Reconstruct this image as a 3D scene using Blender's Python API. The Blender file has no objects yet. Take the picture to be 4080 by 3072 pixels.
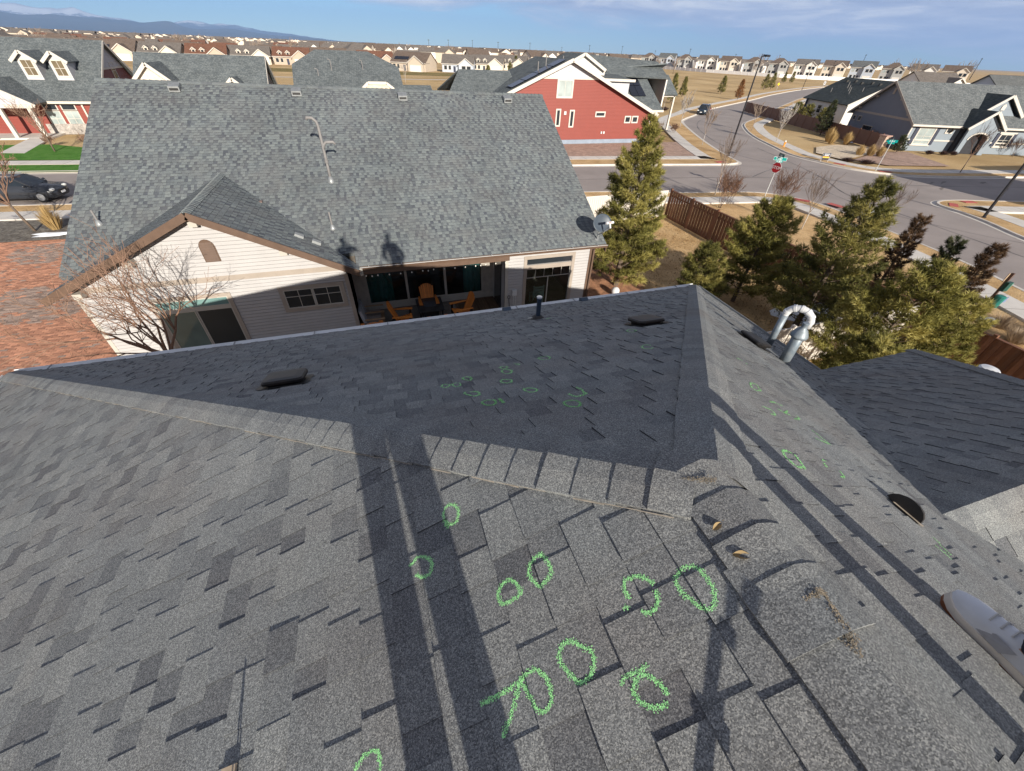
import bpy, math, random
import numpy as np
from mathutils import Vector, Matrix
random.seed(7); rng=np.random.default_rng(7)
S=bpy.context.scene; COL=S.collection; R=math.radians
# ---------------- camera ----------------
cam=bpy.data.cameras.new('camera'); camo=bpy.data.objects.new('camera',cam); COL.objects.link(camo); S.camera=camo
cam.sensor_width=36; cam.lens=36*1580/4080; cam.clip_start=.05; cam.clip_end=200000
CR=Vector((.95299,-.30118,.03327)); CU=Vector((.17083,.62471,.76194)); CB=Vector((-.25026,-.72044,.64679))
CAM=Vector((0,0,9.0))
camo.matrix_world=Matrix(((CR.x,CU.x,CB.x,CAM.x),(CR.y,CU.y,CB.y,CAM.y),(CR.z,CU.z,CB.z,CAM.z),(0,0,0,1)))
S.render.resolution_x=1024; S.render.resolution_y=771
S.view_settings.view_transform='Standard'; S.view_settings.look='None'; S.view_settings.gamma=1; S.view_settings.exposure=.62
# ---------------- sun ----------------
SAZ,SEL=R(-4.9),R(19.6)            # direction the shadows run (from +Y) and sun height
SUNDIR=Vector((math.sin(SAZ)*math.cos(SEL),math.cos(SAZ)*math.cos(SEL),-math.sin(SEL)))
sl=bpy.data.lights.new('sun','SUN'); sl.energy=5.0; sl.angle=R(.53); sl.color=(1,.935,.83)
so=bpy.data.objects.new('sun',sl); COL.objects.link(so); so.location=(0,-40,40); so.rotation_euler=SUNDIR.to_track_quat('-Z','Y').to_euler()
# ---------------- world: sky with a cloud sheet ----------------
w=bpy.data.worlds.new('World'); S.world=w; w.use_nodes=True
nt=w.node_tree; nt.nodes.clear()
def N(t,kind,**k):
    n=t.nodes.new(kind)
    for a,b in k.items():
        if a=='inp':
            for i,val in b.items(): n.inputs[i].default_value=val
        else: setattr(n,a,b)
    return n
def mathn(t,op,a,b=None,clamp=False):
    n=t.nodes.new('ShaderNodeMath'); n.operation=op; n.use_clamp=clamp
    for i,x in enumerate((a,b)):
        if x is None: continue
        if isinstance(x,(int,float)): n.inputs[i].default_value=x
        else: t.links.new(x,n.inputs[i])
    return n.outputs[0]
def mixc(t,f,a,b,blend='MIX'):
    n=t.nodes.new('ShaderNodeMix'); n.data_type='RGBA'; n.blend_type=blend
    for i,x in ((0,f),(6,a),(7,b)):
        if isinstance(x,(int,float)): n.inputs[i].default_value=x
        elif isinstance(x,tuple): n.inputs[i].default_value=(*x[:3],1)
        else: t.links.new(x,n.inputs[i])
    return n.outputs[2]
def ramp(t,x,stops):
    n=t.nodes.new('ShaderNodeValToRGB'); e=n.color_ramp.elements
    while len(e)<len(stops): e.new(.5)
    for i,(p,c) in enumerate(stops):
        e[i].position=p; e[i].color=(*c,1) if isinstance(c,tuple) else (c,c,c,1)
    t.links.new(x,n.inputs[0]); return n.outputs[0]
sky=N(nt,'ShaderNodeTexSky',sky_type='NISHITA',sun_disc=False,sun_elevation=SEL,sun_rotation=R(180)+SAZ,altitude=1550,air_density=.75,dust_density=0,ozone_density=4.5)
tc=N(nt,'ShaderNodeTexCoord'); sx=N(nt,'ShaderNodeSeparateXYZ'); nt.links.new(tc.outputs['Generated'],sx.inputs[0])
vm=N(nt,'ShaderNodeMapping',inp={'Scale':(1,1,7)}); nt.links.new(tc.outputs['Generated'],vm.inputs[0])
def noise(t,vec,scale,detail=5,rough=.55,dist=0):
    n=N(t,'ShaderNodeTexNoise',inp={'Scale':scale,'Detail':detail,'Roughness':rough,'Distortion':dist}); t.links.new(vec,n.inputs['Vector']); return n.outputs['Fac']
n1=noise(nt,vm.outputs[0],3.2,6,.6,.5); n2=noise(nt,vm.outputs[0],9,6,.62,.6)
# the front edge of the sheet is one straight line across the sky (a great circle); it covers this side of it
dn=N(nt,'ShaderNodeVectorMath',operation='DOT_PRODUCT',inp={1:(.02947,-.0609,.99771)}); nt.links.new(tc.outputs['Generated'],dn.inputs[0])
edge=mathn(nt,'ADD',dn.outputs['Value'],mathn(nt,'MULTIPLY',mathn(nt,'SUBTRACT',n1,.52),.075))
edge=mathn(nt,'ADD',edge,mathn(nt,'MULTIPLY',mathn(nt,'SUBTRACT',n2,.5),.022))
cover=ramp(nt,mathn(nt,'MULTIPLY',mathn(nt,'ADD',edge,.010),34,True),[(0,0.),(.3,.45),(.7,.88),(1,.95)])
shade=ramp(nt,mathn(nt,'ADD',mathn(nt,'MULTIPLY',n2,.6),mathn(nt,'MULTIPLY',n1,.4)),[(.38,(4.7,5.3,7.6)),(.5,(6.4,6.9,8.8)),(.62,(10.4,10.4,11.0))])
sep=N(nt,'ShaderNodeSeparateXYZ'); nt.links.new(tc.outputs['Generated'],sep.inputs[0]); lit=ramp(nt,sep.outputs[2],[(0,1.7),(.10,1.35),(.5,.78)]); shade=mixc(nt,1.,shade,lit,'MULTIPLY')  # front-lit far clouds, greyer undersides overhead
skyb=mixc(nt,1.,sky.outputs[0],(1.75,1.85,1.72),'MULTIPLY'); skc=mixc(nt,cover,skyb,shade)
bg=N(nt,'ShaderNodeBackground',inp={'Strength':.038}); nt.links.new(skc,bg.inputs[0])
wo=N(nt,'ShaderNodeOutputWorld'); nt.links.new(bg.outputs[0],wo.inputs[0])
# ---------------- materials ----------------
MATS={}
def newmat(name):
    m=bpy.data.materials.new(name); m.use_nodes=True; t=m.node_tree; return m,t,t.nodes['Principled BSDF']
def coord(t,scale=None):
    c=t.nodes.new('ShaderNodeTexCoord'); o=c.outputs['Object']
    if scale:
        mp=N(t,'ShaderNodeMapping',inp={'Scale':scale}); t.links.new(o,mp.inputs[0]); o=mp.outputs[0]
    return o
def M(name,col,rough=.75,var=.18,scale=4,bump=0,bscale=60,tone=0,metal=0,col2=None,fine=0,fscale=120,spec=.35,stretch=None,detail=4):
    """colour with patchy wear (col2), fine grain, bump and a per-piece tone"""
    if name in MATS: return MATS[name]
    m,t,b=newmat(name); v=coord(t,stretch)
    n=noise(t,v,scale,detail,.6)
    c2=col2 or tuple(x*(1-var) for x in col); c1=col if col2 else tuple(min(1,x*(1+var)) for x in col)
    c=mixc(t,ramp(t,n,[(.3,0.),(.7,1.)]),c1,c2)
    if fine:
        f=noise(t,v,fscale,2,.7); c=mixc(t,1.,c,ramp(t,f,[(.25,1-fine),(.75,1+fine)]),'MULTIPLY')
    if tone:
        a=N(t,'ShaderNodeAttribute',attribute_name='tone'); k=mathn(t,'ADD',1-tone,mathn(t,'MULTIPLY',a.outputs['Fac'],2*tone))
        cc=N(t,'ShaderNodeCombineColor'); [t.links.new(k,cc.inputs[i]) for i in range(3)]
        c=mixc(t,1.,c,cc.outputs[0],'MULTIPLY')
    t.links.new(c,b.inputs['Base Color']); b.inputs['Roughness'].default_value=rough; b.inputs['Metallic'].default_value=metal; b.inputs['Specular IOR Level'].default_value=spec
    if bump:
        bn=N(t,'ShaderNodeBump',inp={'Strength':1.,'Distance':bump}); t.links.new(noise(t,v,bscale,3,.6),bn.inputs['Height']); t.links.new(bn.outputs[0],b.inputs['Normal'])
    MATS[name]=m; return m
def shingle_mat(name,dark,mid,light,grain=.3,gs=190,warm=(.185,.168,.158)):
    """granule speckle over a per-shingle tone"""
    if name in MATS: return MATS[name]
    m,t,b=newmat(name); v=coord(t)
    a=N(t,'ShaderNodeAttribute',attribute_name='tone'); notedge=mathn(t,'GREATER_THAN',a.outputs['Fac'],-.5)
    c=ramp(t,a.outputs['Fac'],[(0,dark),(.5,mid),(1,light)])
    patch=noise(t,v,1.1,4,.6); c=mixc(t,mathn(t,'MULTIPLY',ramp(t,patch,[(.42,0.),(.7,1.)]),.5),c,warm); big=noise(t,v,.35,5,.65); c=mixc(t,1.,c,ramp(t,big,[(.3,.86),(.7,1.12)]),'MULTIPLY')
    vo=N(t,'ShaderNodeTexVoronoi',inp={'Scale':gs}); t.links.new(v,vo.inputs['Vector'])
    sv=N(t,'ShaderNodeSeparateColor'); t.links.new(vo.outputs['Color'],sv.inputs[0])
    g2=noise(t,v,gs*.45,2,.8)
    g=mathn(t,'ADD',mathn(t,'MULTIPLY',sv.outputs[0],.6),mathn(t,'MULTIPLY',g2,.4))
    gr=ramp(t,g,[(.18,(1-1.6*grain,)*3),(.5,(.95,.95,.95)),(.66,(1+grain*.9,1+grain*.88,1+grain*.8)),(.8,(1+2.6*grain,1+2.5*grain,1+2.2*grain))])
    c=mixc(t,1.,c,gr,'MULTIPLY'); c=mixc(t,notedge,tuple(x*.45 for x in dark),c); t.links.new(c,b.inputs['Base Color']); b.inputs['Roughness'].default_value=.92; b.inputs['Specular IOR Level'].default_value=.15
    bn=N(t,'ShaderNodeBump',inp={'Strength':.7,'Distance':.002}); t.links.new(g,bn.inputs['Height']); t.links.new(bn.outputs[0],b.inputs['Normal'])
    MATS[name]=m; return m
def courses_mat(name,dark,light,pitch=.5,exp=.143,warm=None):
    """shingle courses for roofs too far off to pick the tabs apart"""
    if name in MATS: return MATS[name]
    m,t,b=newmat(name); c0=t.nodes.new('ShaderNodeTexCoord'); s=N(t,'ShaderNodeSeparateXYZ'); t.links.new(c0.outputs['Object'],s.inputs[0])
    al=mathn(t,'ADD',s.outputs[0],mathn(t,'MULTIPLY',s.outputs[1],.77)); up=mathn(t,'DIVIDE',s.outputs[2],math.sin(math.atan(pitch)))
    cb=N(t,'ShaderNodeCombineXYZ'); t.links.new(al,cb.inputs[0]); t.links.new(up,cb.inputs[1])
    br=N(t,'ShaderNodeTexBrick',offset=.37,squash=.6,squash_frequency=3,inp={'Color1':(*dark,1),'Color2':(*light,1),'Mortar':(*[x*.55 for x in dark],1),'Scale':1.,'Mortar Size':.012,'Bias':.1,'Brick Width':.26,'Row Height':exp}); t.links.new(cb.outputs[0],br.inputs['Vector'])
    n=noise(t,c0.outputs['Object'],.8,4,.6); c=mixc(t,1.,br.outputs['Color'],ramp(t,n,[(.3,.86),(.7,1.12)]),'MULTIPLY')
    if warm: c=mixc(t,.3,c,warm)
    t.links.new(c,b.inputs['Base Color']); b.inputs['Roughness'].default_value=.92; b.inputs['Specular IOR Level'].default_value=.15
    MATS[name]=m; return m
def siding_mat(name,col,step=.14,var=.1,rough=.6):
    """lapped boards on walls too far off to pick apart"""
    if name in MATS: return MATS[name]
    m,t,b=newmat(name); c0=t.nodes.new('ShaderNodeTexCoord'); s=N(t,'ShaderNodeSeparateXYZ'); t.links.new(c0.outputs['Object'],s.inputs[0])
    fr=mathn(t,'FRACT',mathn(t,'DIVIDE',s.outputs[2],step))
    bn=N(t,'ShaderNodeBump',inp={'Strength':1.,'Distance':.014}); t.links.new(mathn(t,'SUBTRACT',1.,fr),bn.inputs['Height']); t.links.new(bn.outputs[0],b.inputs['Normal'])
    n=noise(t,c0.outputs['Object'],1.2,4,.6); c=mixc(t,n,tuple(x*(1-var) for x in col),tuple(min(1,x*(1+var)) for x in col))
    t.links.new(c,b.inputs['Base Color']); b.inputs['Roughness'].default_value=rough; MATS[name]=m; return m
def glass_mat(name,col=(.02,.025,.03),rough=.06):
    if name in MATS: return MATS[name]
    m,t,b=newmat(name); v=coord(t); n=noise(t,v,.9,3,.5); c=mixc(t,n,tuple(x*.5 for x in col),tuple(x*1.7 for x in col)); t.links.new(c,b.inputs['Base Color'])
    b.inputs['Roughness'].default_value=rough; b.inputs['Specular IOR Level'].default_value=.6
    bn=N(t,'ShaderNodeBump',inp={'Strength':.4,'Distance':.01}); t.links.new(noise(t,v,1.7,2,.5),bn.inputs['Height']); t.links.new(bn.outputs[0],b.inputs['Normal']); MATS[name]=m; return m
# ---------------- mesh helpers ----------------
class MB:
    def __init__(s): s.v=[]; s.f=[]; s.t=[]
    def add(s,vs,fs,tone=.5):
        o=len(s.v); s.v.extend([tuple(x) for x in vs]); s.f.extend([tuple(i+o for i in f) for f in fs]); s.t.extend([tone]*len(fs)); return s
    def box(s,x0,x1,y0,y1,z0,z1,tone=.5):
        return s.add([(x0,y0,z0),(x1,y0,z0),(x1,y1,z0),(x0,y1,z0),(x0,y0,z1),(x1,y0,z1),(x1,y1,z1),(x0,y1,z1)],[(3,2,1,0),(4,5,6,7),(0,1,5,4),(1,2,6,5),(2,3,7,6),(3,0,4,7)],tone)
    def bar(s,a,b,wd,th,up=(0,0,1),tone=.5):
        a=Vector(a);b=Vector(b);d=(b-a).normalized();u=Vector(up); sd=d.cross(u)
        if sd.length<1e-4: sd=d.cross(Vector((1,0,0)))
        sd.normalize(); u=sd.cross(d); sd=sd*wd/2; u=u*th/2
        return s.add([a-sd-u,a+sd-u,a+sd+u,a-sd+u,b-sd-u,b+sd-u,b+sd+u,b-sd+u],[(3,2,1,0),(4,5,6,7),(0,1,5,4),(1,2,6,5),(2,3,7,6),(3,0,4,7)],tone)
    def prism(s,pts,vec,tone=.5):
        n=len(pts); p=[Vector(x) for x in pts]; q=[x+Vector(vec) for x in p]
        nrm=Vector((0,0,0))
        for i in range(n): nrm+=p[i].cross(p[(i+1)%n])
        fl=nrm.dot(Vector(vec))>0
        f=[tuple(range(n))[::-1] if fl else tuple(range(n)), tuple(range(n,2*n)) if fl else tuple(range(n,2*n))[::-1]]
        for i in range(n):
            j=(i+1)%n; f.append((i,j,n+j,n+i) if fl else (j,i,n+i,n+j))
        return s.add(p+q,f,tone)
    def tube(s,pts,rad,n=7,tone=.5,cap=True):
        pts=[Vector(p) for p in pts]; m=len(pts)
        if isinstance(rad,(int,float)): rad=[rad]*m
        vs=[];fs=[]; ref=None
        for i,p in enumerate(pts):
            d=(pts[min(i+1,m-1)]-pts[max(i-1,0)]); d=d.normalized() if d.length>1e-9 else Vector((0,0,1))
            if ref is None: ref=Vector((1,0,0)) if abs(d.x)<.9 else Vector((0,1,0))
            a=(ref-d*ref.dot(d)).normalized(); b=d.cross(a); ref=a
            for k in range(n):
                an=2*math.pi*k/n; vs.append(p+(a*math.cos(an)+b*math.sin(an))*rad[i])
        for i in range(m-1):
            for k in range(n):
                k2=(k+1)%n; fs.append((i*n+k,i*n+k2,(i+1)*n+k2,(i+1)*n+k))
        if cap: fs.append(tuple(range(n))[::-1]); fs.append(tuple(range((m-1)*n,m*n)))
        return s.add(vs,fs,tone)
    def lathe(s,prof,c=(0,0,0),n=16,axis=None,tone=.5):
        c=Vector(c); z=Vector(axis).normalized() if axis else Vector((0,0,1)); x=Vector((1,0,0)) if abs(z.x)<.9 else Vector((0,1,0)); x=(x-z*x.dot(z)).normalized(); y=z.cross(x)
        vs=[];fs=[]; m=len(prof)
        for r,h in prof:
            for k in range(n):
                an=2*math.pi*k/n; vs.append(c+z*h+(x*math.cos(an)+y*math.sin(an))*max(r,1e-4))
        for i in range(m-1):
            for k in range(n):
                k2=(k+1)%n; fs.append((i*n+k,i*n+k2,(i+1)*n+k2,(i+1)*n+k))
        fs.append(tuple(range(n))[::-1]); fs.append(tuple(range((m-1)*n,m*n)))
        return s.add(vs,fs,tone)
    def ell(s,c,r,n=8,m=5,tone=.5,jit=0):
        c=Vector(c); vs=[];fs=[]
        for i in range(m+1):
            th=math.pi*i/m
            for k in range(n):
                ph=2*math.pi*k/n; j=1+random.uniform(-jit,jit)
                vs.append((c.x+r[0]*math.sin(th)*math.cos(ph)*j,c.y+r[1]*math.sin(th)*math.sin(ph)*j,c.z+r[2]*math.cos(th)*j))
        for i in range(m):
            for k in range(n):
                k2=(k+1)%n; fs.append((i*n+k,(i+1)*n+k,(i+1)*n+k2,i*n+k2))
        return s.add(vs,fs,tone)
    def mesh(s,name,mat,smooth=False):
        me=bpy.data.meshes.new(name); me.from_pydata(s.v,[],s.f)
        if mat: me.materials.append(mat)
        a=me.attributes.new('tone','FLOAT','FACE'); a.data.foreach_set('value',s.t)
        if smooth: me.polygons.foreach_set('use_smooth',[True]*len(s.f))
        me.update(); return me
    def build(s,name,mat,parent=None,smooth=False,**kw):
        return obj(name,s.mesh(name,mat,smooth),parent,**kw)
def obj(name,me,parent=None,label=None,cat=None,group=None,kind=None):
    o=bpy.data.objects.new(name,me); COL.objects.link(o)
    if parent is not None:
        o.parent=parent
        if parent.type=='EMPTY' and parent.get('_w'): o.location=-parent.location
    return tag(o,label,cat,group,kind)
def tag(o,label=None,cat=None,group=None,kind=None):
    for k,x in (('label',label),('category',cat),('group',group),('kind',kind)):
        if x: o[k]=x
    return o
def thing(name,loc,label,cat,group=None,rz=0,world=True):
    """an Empty at the thing's base; world=True: its parts are given in world coordinates"""
    o=bpy.data.objects.new(name,None); COL.objects.link(o); o.empty_display_size=.2; o.location=loc
    if rz: o.rotation_euler=(0,0,rz); world=False
    if world: o['_w']=1
    return tag(o,label,cat,group)
def dup(o,loc,rz=None,scale=None,label=None,parent=None,mat=None):
    c=o.copy(); COL.objects.link(c)
    if parent is not None: c.parent=parent
    else:
        c.location=loc
        if rz is not None: c.rotation_euler=(0,0,rz)
        if scale is not None: c.scale=(scale,)*3 if isinstance(scale,(int,float)) else scale
        if label: c['label']=label
    for ch in list(o.children): dup(ch,None,parent=c)
    return c
def proj(p):
    d=Vector(p)-CAM; z=-d.dot(CB)
    if z<.05: return None
    return (.5+d.dot(CR)/z*1580/4080, .5-d.dot(CU)/z*1580/3072, z)
def inframe(p,m=.02):
    q=proj(p); return q is not None and -m<q[0]<1+m and -m<q[1]<1+m
def clip(poly,a,b):
    """keep the part of a 2-d polygon left of the line a->b"""
    o=[]; n=len(poly)
    def sd(p): return (b[0]-a[0])*(p[1]-a[1])-(b[1]-a[1])*(p[0]-a[0])
    for i in range(n):
        p,q=poly[i],poly[(i+1)%n]; sp,sq=sd(p),sd(q)
        if sp>=0: o.append(p)
        if (sp>=0)!=(sq>=0):
            k=sp/(sp-sq); o.append((p[0]+k*(q[0]-p[0]),p[1]+k*(q[1]-p[1])))
    return o
# ================= ground, roads, pavements =================
def grassmat(name,c1,c2,c3,sc=.5):
    m,t,b=newmat(name); v=coord(t); n=noise(t,v,sc,8,.65); f=noise(t,v,14,4,.7); g=noise(t,v,.035,4,.6)
    c=ramp(t,n,[(.3,c1),(.5,c2),(.72,c3)]); c=mixc(t,1.,c,ramp(t,f,[(.25,.62),(.75,1.3)]),'MULTIPLY'); c=mixc(t,1.,c,ramp(t,g,[(.3,.8),(.7,1.15)]),'MULTIPLY'); t.links.new(c,b.inputs['Base Color']); b.inputs['Roughness'].default_value=.95; b.inputs['Specular IOR Level'].default_value=.1
    bn=N(t,'ShaderNodeBump',inp={'Strength':1.,'Distance':.05}); t.links.new(f,bn.inputs['Height']); t.links.new(bn.outputs[0],b.inputs['Normal']); MATS[name]=m; return m
dry=grassmat('dry_winter_grass',(.40,.245,.11),(.58,.385,.195),(.68,.48,.26)); fieldm=grassmat('tan_prairie_field',(.37,.245,.115),(.50,.35,.18),(.58,.43,.235),.06); green=grassmat('green_lawn',(.06,.16,.025),(.085,.215,.035),(.13,.25,.06),1.2)
asph=M('asphalt',(.285,.245,.225),.9,.13,.25,bump=.004,bscale=90,fine=.14,fscale=40,detail=6); conc=M('concrete',(.58,.54,.49),.85,.1,.8,fine=.08,fscale=25); kerbm=M('kerb_concrete',(.57,.52,.46),.85,.12,1.2)
gravel=M('pink_brown_gravel',(.36,.245,.19),.95,.25,1.5,bump=.03,bscale=14,fine=.45,fscale=16); mulch=M('pale_stone_chips',(.55,.45,.33),.95,.25,1.2,bump=.04,bscale=9,fine=.5,fscale=9)
def sheet(name,pts,z,mat,th=0,kind='structure',**k):
    m=MB()
    if th: m.prism([(x,y,z-th) for x,y in pts],(0,0,th))
    else:
        ar=sum(pts[i][0]*pts[(i+1)%len(pts)][1]-pts[(i+1)%len(pts)][0]*pts[i][1] for i in range(len(pts))); m.add([(x,y,z) for x,y in (pts if ar>0 else pts[::-1])],[tuple(range(len(pts)))])
    return m.build(name,mat,None,kind=kind,**k)
# one ground sheet out to the horizon (the far edge curves away below eye level by itself)
gm=MB(); NX=40; ext=60000
def gc_(i): u=2*i/NX-1; return math.copysign(abs(u)**4.2*ext,u)
vs=[(gc_(i)+20,gc_(j)+60,-.03) for j in range(NX+1) for i in range(NX+1)]
gm.add(vs,[(j*(NX+1)+i,j*(NX+1)+i+1,(j+1)*(NX+1)+i+1,(j+1)*(NX+1)+i) for j in range(NX) for i in range(NX)]); gm.build('ground',fieldm,None,kind='structure')
def smoothline(pts,k=6):
    P=[Vector((*p,0)) for p in pts]; Q=[]
    for i in range(len(P)-1):
        p0=P[max(i-1,0)];p1=P[i];p2=P[i+1];p3=P[min(i+2,len(P)-1)]
        for j in range(k):
            t=j/k; Q.append(.5*((2*p1)+(p2-p0)*t+(2*p0-5*p1+4*p2-p3)*t*t+(3*p1-p0-3*p2+p3)*t**3))
    Q.append(P[-1]); return [(q.x,q.y) for q in Q]
# kerb lines
KN=smoothline([(-70,49.3),(-22.8,45.1),(20.2,41.3),(34.0,39.7),(38.2,39.3),(40.3,40.2),(41.4,43),(43.9,49.3),(48.5,59),(54.7,70.6),(58.6,75),(64.5,80),(76,90),(108.5,112.5),(141,135.7),(200,172),(330,240)])   # north-west block
KS=smoothline([(-70,40.4),(-20,36.1),(16.7,32.6),(25,30.9),(31.2,30.0),(33.8,28.6),(35.2,26.2),(35.3,23.6),(34.7,19),(33.8,14),(32.6,10.3),(30,3),(26,-8),(20,-24)])  # our block
KE=smoothline([(95,15.2),(70,19.2),(54.4,22.8),(49.5,24.1),(46.9,24.2),(45.4,23.2),(44.9,21),(44.1,18.8),(42.4,15.4),(39.5,7.5),(36,-4),(30,-20)])   # south-east block
KF=smoothline([(110,21.5),(68.2,28.6),(58,30.5),(53.5,32.2),(51.1,35),(50.3,38.9),(50.4,43.5),(52.6,48.6),(56,55.6),(60.5,62.5),(66.5,69.5),(76,76.5),(88,86),(112,104),(145,127.5),(204,163),(334,229)])   # blue house block
sheet('road',KN+KF[::-1]+KE+KS[::-1],.004,asph)
# tar-sealed cracks
tar=M('black_tar_seal',(.05,.045,.045),.6,.2,5)
def strip(name,pts,wd,z,mat,kind='structure',jit=0,**k):
    L=[];Rr=[]
    for i,p in enumerate(pts):
        a=Vector(pts[max(i-1,0)]);b=Vector(pts[min(i+1,len(pts)-1)]); d=(b-a).normalized(); n=Vector((-d.y,d.x)); w_=wd*(1+random.uniform(-jit,jit))/2; p=Vector(p); L.append((*(p+n*w_),z)); Rr.append((*(p-n*w_),z))
    n=len(pts); return MB().add(Rr+L,[(i,i+1,n+i+1,n+i) for i in range(n-1)]).build(name,mat,None,kind=kind,**k)
strip('road_crack_seal',smoothline([(49.8,48),(47,40),(44,33),(40.5,27),(39.5,20),(38.5,12)],8),.10,.009,tar,jit=.5)
strip('road_crack_seal',smoothline([(-30,40.5),(0,38),(25,35.8),(40,33.5),(52,28.5),(75,23.5)],8),.07,.009,tar,jit=.6)
strip('road_crack_seal',smoothline([(45,46),(47.5,54),(54,66),(62,75),(75,84)],8),.09,.0085,tar,jit=.6)
strip('road_crack_seal',smoothline([(36.5,34.5),(43,37.5),(49.5,37)],8),.06,.0085,tar,jit=.6)
strip('road_crack_seal',smoothline([(42.8,14),(40.2,18),(38.6,24),(40,30)],8),.05,.0085,tar,jit=.6)
for i in range(26):
    x=random.uniform(-20,68); y=random.uniform(0,1)*7+(33.2-.088*x if x<36 else 24-.1*(x-45) if x>52 else 28); a=random.uniform(-.6,.6); L=random.uniform(.6,2.4)
    strip('road_stain',smoothline([(x,y),(x+L*.5*math.cos(a)+random.uniform(-.2,.2),y+L*.5*math.sin(a)),(x+L*math.cos(a),y+L*math.sin(a))],4),random.uniform(.05,.35),.0072+i*.00004,M('oil_stain',(.17,.145,.13),.9,.2,3),jit=.7)
def ribbon(line,off0,off1,z0,z1,name,mat,kind='structure',seg=None):
    """a slab along a kerb line between two offsets (positive = to the left of travel)"""
    def off(o):
        q=[]
        for i,p in enumerate(line):
            a=Vector(line[max(i-1,0)]);b=Vector(line[min(i+1,len(line)-1)]); d=(b-a).normalized(); q.append(Vector(p)+Vector((-d.y,d.x))*o)
        return q
    A_,B_=off(off0),off(off1); m=MB(); n=len(line)
    for i in range(n-1):
        if seg and not seg(i): continue
        a,b,c,d=A_[i],A_[i+1],B_[i+1],B_[i]
        m.add([(a.x,a.y,z1),(b.x,b.y,z1),(c.x,c.y,z1),(d.x,d.y,z1),(a.x,a.y,z0),(b.x,b.y,z0),(c.x,c.y,z0),(d.x,d.y,z0)],[(0,1,2,3),(4,5,1,0),(6,7,3,2)] if (b-a).cross(d-a)>0 else [(3,2,1,0),(0,1,5,4),(2,3,7,6)])
    return m.build(name,mat,None,kind=kind)
def side(ln,inside):
    i=len(ln)//2; a=Vector(ln[i]);d=(Vector(ln[i+1])-a); return 1 if d.cross(Vector(inside)-a)>0 else -1
for ln,ins,ver in ((KN,(20,60),2.9),(KS,(20,20),1.9),(KE,(60,10),2.2),(KF,(80,50),1.9)):
    s_=side(ln,ins)
    ribbon(ln,0,s_*.42,-.02,.012,'gutter_pan',kerbm); ribbon(ln,s_*.40,s_*.58,-.02,.13,'kerb',kerbm)
    ribbon(ln,s_*.58,s_*ver,-.02,.115,'grass_verge',dry); ribbon(ln,s_*ver,s_*(ver+1.6),-.02,.13,'pavement',conc)
    # slab joints
    m=MB()
    acc=0
    for i in range(len(ln)-1):
        a=Vector(ln[i]);b=Vector(ln[i+1]); L=(b-a).length; d=(b-a)/L; nn=Vector((-d.y,d.x))*s_; x=(-acc)%1.6
        while x<L:
            p=a+d*x; q0=p+nn*ver;q1=p+nn*(ver+1.6)
            if inframe((p.x,p.y,0),.05) and p.length<110: m.bar((q0.x,q0.y,.131),(q1.x,q1.y,.131),.03,.003)
            x+=1.6
        acc+=L
    m.build('pavement_joints',M('joint_dirt',(.22,.19,.16),.9),None,kind='structure')
# ground of the lots near the camera
sheet('lawn',[(9,6),(19.9,6),(19.9,31),(9,31)],.03,dry); sheet('lawn',[(20.1,2),(30,8),(31.5,14),(32,22),(30.5,27.3),(24,28.3),(20.1,28.9)],.028,dry)
sheet('gravel_bed',[(18.5,45.9),(37.4,44.2),(38.6,46),(41.5,52.8),(37,53),(18.5,53.2)],.09,gravel)
sheet('gravel_bed',[(55,39.5),(66.5,43.5),(68,46.5),(64.5,48.5),(59.3,47.3),(55.3,43.8)],.09,mulch); sheet('gravel_bed',[(58,36.2),(66,34.6),(70.5,42.8),(66,43.4),(56.5,39.5)],.086,gravel)
sheet('bark_bed',[(8.4,6.5),(11.8,6.5),(12.3,19.5),(8.4,19.5)],.05,M('red_bark_mulch',(.40,.20,.11),.95,.4,3,bump=.03,bscale=25,fine=.4,fscale=25))
sheet('footpath',smoothline([(-60,166),(0,170),(40,174),(90,190)],5)+smoothline([(90,192.5),(40,176.5),(0,172.5),(-60,168.5)],5),.0,conc)
sheet('mown_strip',[(-60,200),(40,196),(70,215),(40,219),(-60,224)],-.01,grassmat('greener_field',(.17,.14,.05),(.23,.18,.07),(.3,.22,.1),.1))
# courtyard of red and brown pavers left of the white house
sheet('courtyard_bed',[(-34,9),(-9.3,9),(-9.3,29.2),(-34,29.2)],.0,M('paver_sand',(.40,.31,.24),.95,.2,3))
pvm=M('clay_pavers',(.50,.245,.15),.85,.12,2.5,fine=.12,fscale=30,tone=.32,col2=(.42,.20,.125))
pvb=M('brown_pavers',(.31,.225,.18),.85,.15,2.5,fine=.12,fscale=30,tone=.3)
pts_=[]; rd=random.Random(5)
y=10.5; row=0
while y<28.8:
    x=-33.5+(row%2)*.12
    while x<-9.35:
        c=(x+.11,y+.055,.03); pj=proj(c)
        if pj and -.01<pj[0]<.2 and .2<pj[1]<.55:
            k=math.sin(x*.9+1.3*math.sin(y*.55))+.9*math.sin(y*1.1+x*.35); brn=rd.random()<(.85 if k<-.75 else .06)
            pts_.append((1/((Vector(c)-CAM).length**2),x,y,rd.random(),brn,rd.uniform(-.003,.004)))
        x+=.232
    y+=.117; row+=1
pts_.sort(reverse=True); pc=bpy.data.objects['courtyard_bed']
def paver(m,x,y,t,dz): m.box(x,x+.222,y,y+.107,.002,.03+dz,t)
for wt,x,y,t,b,dz in pts_[:290]:
    m=MB(); paver(m,x,y,t,dz); m.build('paver',pvb if b else pvm,pc)
for bb,mm in ((True,pvb),(False,pvm)):
    m=MB()
    for wt,x,y,t,b,dz in pts_[290:]:
        if b==bb: paver(m,x,y,t,dz)
    m.build('paver_field',mm,pc,kind='stuff')
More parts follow.
